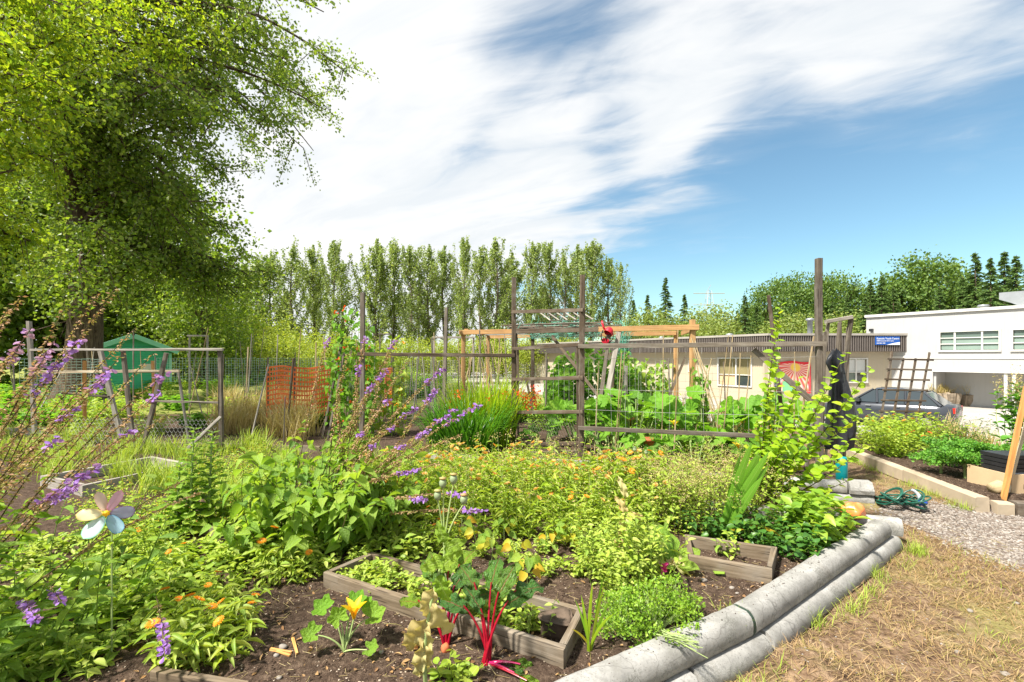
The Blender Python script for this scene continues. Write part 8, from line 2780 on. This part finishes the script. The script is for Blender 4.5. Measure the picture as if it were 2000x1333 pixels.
# stone block with a rope-like rim inside the long bed
sb0 = on(G(1085, 1235))
t = thing('stone_block', 'brown weathered stone block with a hollow inside the long bed frame', 'stone', sb0)
g = Geo()
n = 24
an = np.linspace(0, 2 * PI, n + 1)
V = []
prof = [(0.02, -0.03), (0.085, -0.03), (0.095, 0.02), (0.09, 0.07), (0.10, 0.085), (0.095, 0.10), (0.08, 0.108), (0.05, 0.106), (0.001, 0.104)]
for (r_, z_) in prof:
    f = 0.86 / (np.abs(np.cos(an)) ** 4 + np.abs(np.sin(an)) ** 4) ** 0.25 + 0.04 * np.sin(an * 9 + z_ * 40)
    V.append(np.stack([sb0[0] + r_ * f * np.cos(an) * 1.05, sb0[1] + r_ * f * np.sin(an) * 0.75, sb0[2] + z_ + 0.012 * np.sin(an * 2)], 1))
i = np.arange(len(prof) - 1)[:, None] * (n + 1) + np.arange(n)[None]
g.add(np.array(V), np.stack([i, i + 1, i + n + 2, i + n + 1], -1).reshape(-1, 4))
part(t, 'body', g, M['rock'], smooth=True)
g = Geo()
sq = 0.86 / (np.abs(np.cos(an)) ** 4 + np.abs(np.sin(an)) ** 4) ** 0.25
q = np.stack([sb0[0] + 0.098 * sq * np.cos(an) * 1.08, sb0[1] + 0.098 * sq * np.sin(an) * 0.78, sb0[2] + 0.092 + 0.012 * np.sin(an * 2)], 1)
tube(g, q, 0.008 + 0.002 * np.sin(an * 24), 6)
part(t, 'rim', g, M['rock'], smooth=True)
stone('brown_stone', on(G(808, 1262), 0.03), (0.04, 0.04, 0.065), M['cedar'], 'rough orange-brown stump left of the poppy stalk', 'stump', 3)
stone('round_root', on(G(870, 1270), 0.015), (0.022, 0.022, 0.024), M['terracotta'], 'small round root on the soil behind the poppy stalk', 'root', 5)
for k, (u, v, s_) in enumerate([(553, 1266, 0.022), (540, 1282, 0.016), (726, 1278, 0.016), (745, 1275, 0.014), (545, 1325, 0.014), (1375, 1135, 0.022), (1430, 1150, 0.018), (1560, 1060, 0.015), (1440, 1160, 0.012), (1895, 1195, 0.018), (1870, 1275, 0.016), (1965, 1320, 0.024), (1985, 1180, 0.018), (1840, 1260, 0.012)]):
    p = G(u, v)
    z_ = hz(p[0], p[1])
    p = G(u, v, z_)
    stone('pebble', (p[0], p[1], z_ + s_ * 0.25), (s_, s_ * 0.8, s_ * 0.6), M['pebble'], 'grey pebble lying loose on the ground', 'pebble', 20 + k, 0.2, 7)['group'] = 'loose pebbles'
for k, (a, b) in enumerate((((528, 1272), (570, 1278)), ((572, 1250), (580, 1280)), ((540, 1276), (566, 1284)))):
    pa, pb = on(G(*a), 0.008), on(G(*b), 0.008)
    g = Geo()
    board(g, pa, pb, 0.012, 0.006)
    single('wood_splinter', g, M['cedar'], 'orange wood splinter lying on the bare soil', 'splinter', 'wood splinters')
g = Geo()
p = on(G(1405, 1124), 0.02)
g.add([p + np.array(q) for q in ((-0.04, -0.02, 0), (0.02, -0.035, 0.005), (0.05, 0.02, 0.012), (0.0, 0.045, 0.006), (-0.035, 0.03, 0.0))], np.array([[0, 1, 2, 3, 4]]))
V = g.V[0]
g.add(V - np.array([0, 0, 0.002]), np.array([[4, 3, 2, 1, 0]]))
single('plant_label', g, M['lettuce'], 'pale green seed packet scrap lying on the soil', 'packet')

def inpoly(x, y, poly):
    ins = np.zeros(len(x), bool)
    j = len(poly) - 1
    for i in range(len(poly)):
        (xi, yi), (xj, yj) = poly[i], poly[j]
        c = ((yi > y) != (yj > y)) & (x < (xj - xi) * (y - yi) / (yj - yi + 1e-12) + xi)
        ins ^= c
        j = i
    return ins
def ground_pts(n, lo, hi, fn):
    x, y = rng.uniform(lo[0], hi[0], n), rng.uniform(lo[1], hi[1], n)
    # more of them close to the camera
    keep = rng.random(n) < np.clip(3.2 / y, 0, 1) ** 1.2
    x, y = x[keep], y[keep]
    m = fn(x, y)
    x, y = x[m], y[m]
    return np.stack([x, y, height(x, y)], 1)
bedf = lambda x, y: regions(x, y)[0] > 0.85
pathf = lambda x, y: regions(x, y)[0] < 0.1
def gravmask(x, y):
    return sstep(0.5, 1.0, x - 3.4 + 0.35 * wob(x, y, 1.5)) * sstep(0, 0.7, y - 3.35 - 0.35 * (x - 4) * 0.4 + 0.3 * wob(x, y, 2.1, 6)) * sstep(0.0, 0.6, 5.5 - y + 0.2 * wob(x, y, 2.4, 12))
OCT = (np.array([[1, 0, 0], [-1, 0, 0], [0, 1, 0], [0, -1, 0], [0, 0, 1], [0, 0, -1]], float) * 0.5, np.array([[0, 2, 4], [2, 1, 4], [1, 3, 4], [3, 0, 4], [2, 0, 5], [1, 2, 5], [3, 1, 5], [0, 3, 5]]), np.zeros((6, 2)))
def lumps(Pn, size, flat, mat, name, label, cat):
    n = len(Pn)
    V0, F0, U0 = OCT
    an = rng.uniform(0, 6.28, n)
    s = size * rng.uniform(0.5, 1.5, n)
    ca, sa = np.cos(an), np.sin(an)
    J = V0[None] + rng.normal(0, 0.13, (n, 6, 3))
    J = J * np.stack([s, s * rng.uniform(0.5, 1, n), s * flat], -1)[:, None]
    V = np.stack([J[..., 0] * ca[:, None] - J[..., 1] * sa[:, None], J[..., 0] * sa[:, None] + J[..., 1] * ca[:, None], J[..., 2]], -1) + Pn[:, None]
    g = Geo()
    g.add(V, (np.arange(n)[:, None, None] * 6 + F0[None]).reshape(-1, 3))
    return single(name, g, mat, label, cat, kind='stuff')
lumps(ground_pts(120000, (-3.5, 1.3), (6.5, 8), bedf), 0.013, 0.6, M['clod'], 'soil_clods', 'loose crumbs of dark soil over the plots', 'soil')
lumps(ground_pts(70000, (-3, 1.3), (6.5, 7.5), bedf), 0.009, 0.4, M['chip'], 'bark_mulch', 'flecks of bark and chaff on the soil', 'mulch')
lumps(ground_pts(60000, (3.2, 3), (7, 5.8), lambda x, y: pathf(x, y) & (rng.random(len(x)) < gravmask(x, y))), 0.026, 0.5, M['gravelstone'], 'gravel', 'grey gravel at the bend of the path', 'gravel')
lumps(ground_pts(5000, (1, 1.4), (5, 4.5), pathf), 0.010, 0.5, M['gravelstone'], 'grit', 'small grit scattered over the dry turf', 'grit')
# dead leaves on the soil
Q = ground_pts(2600, (-2.5, 1.5), (3.5, 6), bedf)
g = Geo()
n = len(Q)
leaves(g, LEAF, Q + np.array([0, 0, 0.006]), rand_dirs(n) * np.array([1, 1, 0.2]), nz(rng.normal(0, 0.3, (n, 3)) + np.array([0, 0, 1])), rng.uniform(0.015, 0.045, n), rng.uniform(0.01, 0.02, n))
single('leaf_litter', g, M['deadleaf'], 'dead brown leaves lying on the soil', 'leaf litter', kind='stuff')
Q = ground_pts(5000, (-2.5, 1.4), (4.5, 6.5), lambda x, y: np.ones(len(x), bool))
n = len(Q)
g = Geo()
an = rng.uniform(0, 6.28, n)
D = np.stack([np.cos(an), np.sin(an), rng.normal(0.02, 0.08, n)], 1)
tubes(g, Q + np.array([0, 0, 0.005]), Q + np.array([0, 0, 0.007]) + D * rng.uniform(0.02, 0.09, n)[:, None], 0.0011, 0.0008, 3)
single('straw_bits', g, M['straw'], 'bits of straw lying on the ground', 'straw', kind='stuff')
# dry turf blades
Q = ground_pts(170000, (0.2, 1.3), (6.5, 6.5), lambda x, y: pathf(x, y) & (gravmask(x, y) < 0.35) & (wob(x, y, 3.4, 3) + rng.normal(0, 0.35, len(x)) > -0.22))
n = len(Q)
g = Geo()
blades(g, Q - np.array([0, 0, 0.004]), rng.uniform(0, 6.28, n), rng.uniform(0.7, 1.45, n), rng.uniform(0.03, 0.10, n), rng.uniform(0.0025, 0.0045, n), rng.uniform(0, 0.6, n), 2)
single('dry_turf', g, M['turf'], 'flattened dry turf along the path', 'turf', kind='stuff')
Q = ground_pts(16000, (0.2, 1.3), (6.5, 7.5), lambda x, y: pathf(x, y) & (gravmask(x, y) < 0.35) & (wob(x, y, 3.3, 9) + rng.normal(0, 0.2, len(x)) > 0.28))
n = len(Q)
g = Geo()
blades(g, Q - np.array([0, 0, 0.004]), rng.uniform(0, 6.28, n), rng.uniform(0.2, 1.0, n), rng.uniform(0.03, 0.11, n), rng.uniform(0.002, 0.0035, n), rng.uniform(0, 1.0, n), 3)
single('green_turf', g, M['weed'], 'patches of greener grass in the dry turf', 'turf', kind='stuff')
# grass and weeds hugging the kerb and timber
def along(a, b, n, off, spread_):
    t_ = rng.random(n)
    d = nz(b - a)
    nn = np.array([d[1], -d[0]])
    q = a + (b - a) * t_[:, None] + nn * (off + np.abs(rng.normal(0, spread_, n)))[:, None]
    return np.column_stack([q, height(q[:, 0], q[:, 1])])
K = np.concatenate([along(CJ + dj * 0.5, CE, 900, 0.20, 0.05), along(TB, TA, 1300, 0.08, 0.07), along(CN, CJ, 600, 0.20, 0.05)])
k_ = (wob(K[:, 0], K[:, 1], 6, 2) + rng.normal(0, 0.2, len(K))) > 0.05
K = K[k_]
n = len(K)
g = Geo()
blades(g, K - np.array([0, 0, 0.004]), rng.uniform(0, 6.28, n), rng.uniform(0.1, 0.9, n), rng.uniform(0.04, 0.14, n), rng.uniform(0.002, 0.005, n), rng.uniform(0, 1.0, n), 3)
single('edge_grass', g, M['weed'], 'fringe of green grass along the kerb and the timber', 'grass', kind='stuff')
for (u, v) in [(1485, 1262), (1585, 1215), (1435, 1265), (1700, 1120), (1790, 1080)]:
    p = G(u, v, -0.16)
    place([tg2], [True], [(p[0], p[1])], 0.25, 0.4, 'small green grass tuft beside the concrete kerb', 'grass tufts beside the kerb')

for grp, ph in (('marigolds in the near left corner', 'marigold from the left among those in the near left corner'), ('fresh green leafy bushes beside the parsley', 'leafy bush from the left beside the parsley'),
                ('lush broad-leaved plants near the far corner', 'lush broad-leaved plant from the left by the far kerb corner'), ('low dark plants beneath the herbs', 'low dark plant from the left beneath the herbs'),
                ('broad leaf rosettes in the left corner', 'rosette of drooping leaves from the left in the near corner'), ('yellow-green plants at the back of the kale plot', 'yellow-green plant from the left behind the kale'),
                ('bleached grasses along the yard edge', 'bleached grass tuft from the left along the yard edge'), ('dry grasses behind the squash', 'dry grass tuft from the left behind the squash'),
                ('bundle of canes at the cedar post', 'cane from the left in the bundle at the cedar post'), ('crossing canes under the cedar frame', 'cane from the left in the crossing row under the cedar frame'),
                ('canes tied along the trellis', 'slim cane from the left between gate and tall post'), ('loose pebbles', 'loose grey pebble from the left on the ground'),
                ('grass tufts beside the kerb', 'small grass tuft from the left beside the kerb'), ('leafy growth inside the long bed frame', 'leafy weed from the left inside the long bed frame'),
                ('leafy growth below the heart-leaved clump', 'leafy weed from the left below the heart-leaved clump'), ('wood splinters', 'orange wood splinter from the left on the soil')):
    count_off('', grp, ph)

# crumbs of soil lying on the kerb tops
Q = []
for a, b, m in ((CN, CJ, 260), (CJ, CE, 340)):
    t_ = rng.random(m)
    d = nz(b - a)
    p = a + (b - a) * t_[:, None] + np.array([-d[1], d[0]]) * rng.uniform(-0.03, 0.055, m)[:, None]
    Q.append(np.column_stack([p, np.full(m, 0.081)]))
Q = np.concatenate(Q)
k_ = wob(Q[:, 0], Q[:, 1], 7, 5) + rng.normal(0, 0.25, len(Q)) > 0.05
lumps(Q[k_], 0.007, 0.5, M['clod'], 'kerb_crumbs', 'crumbs of soil spilled on the concrete kerb', 'soil')
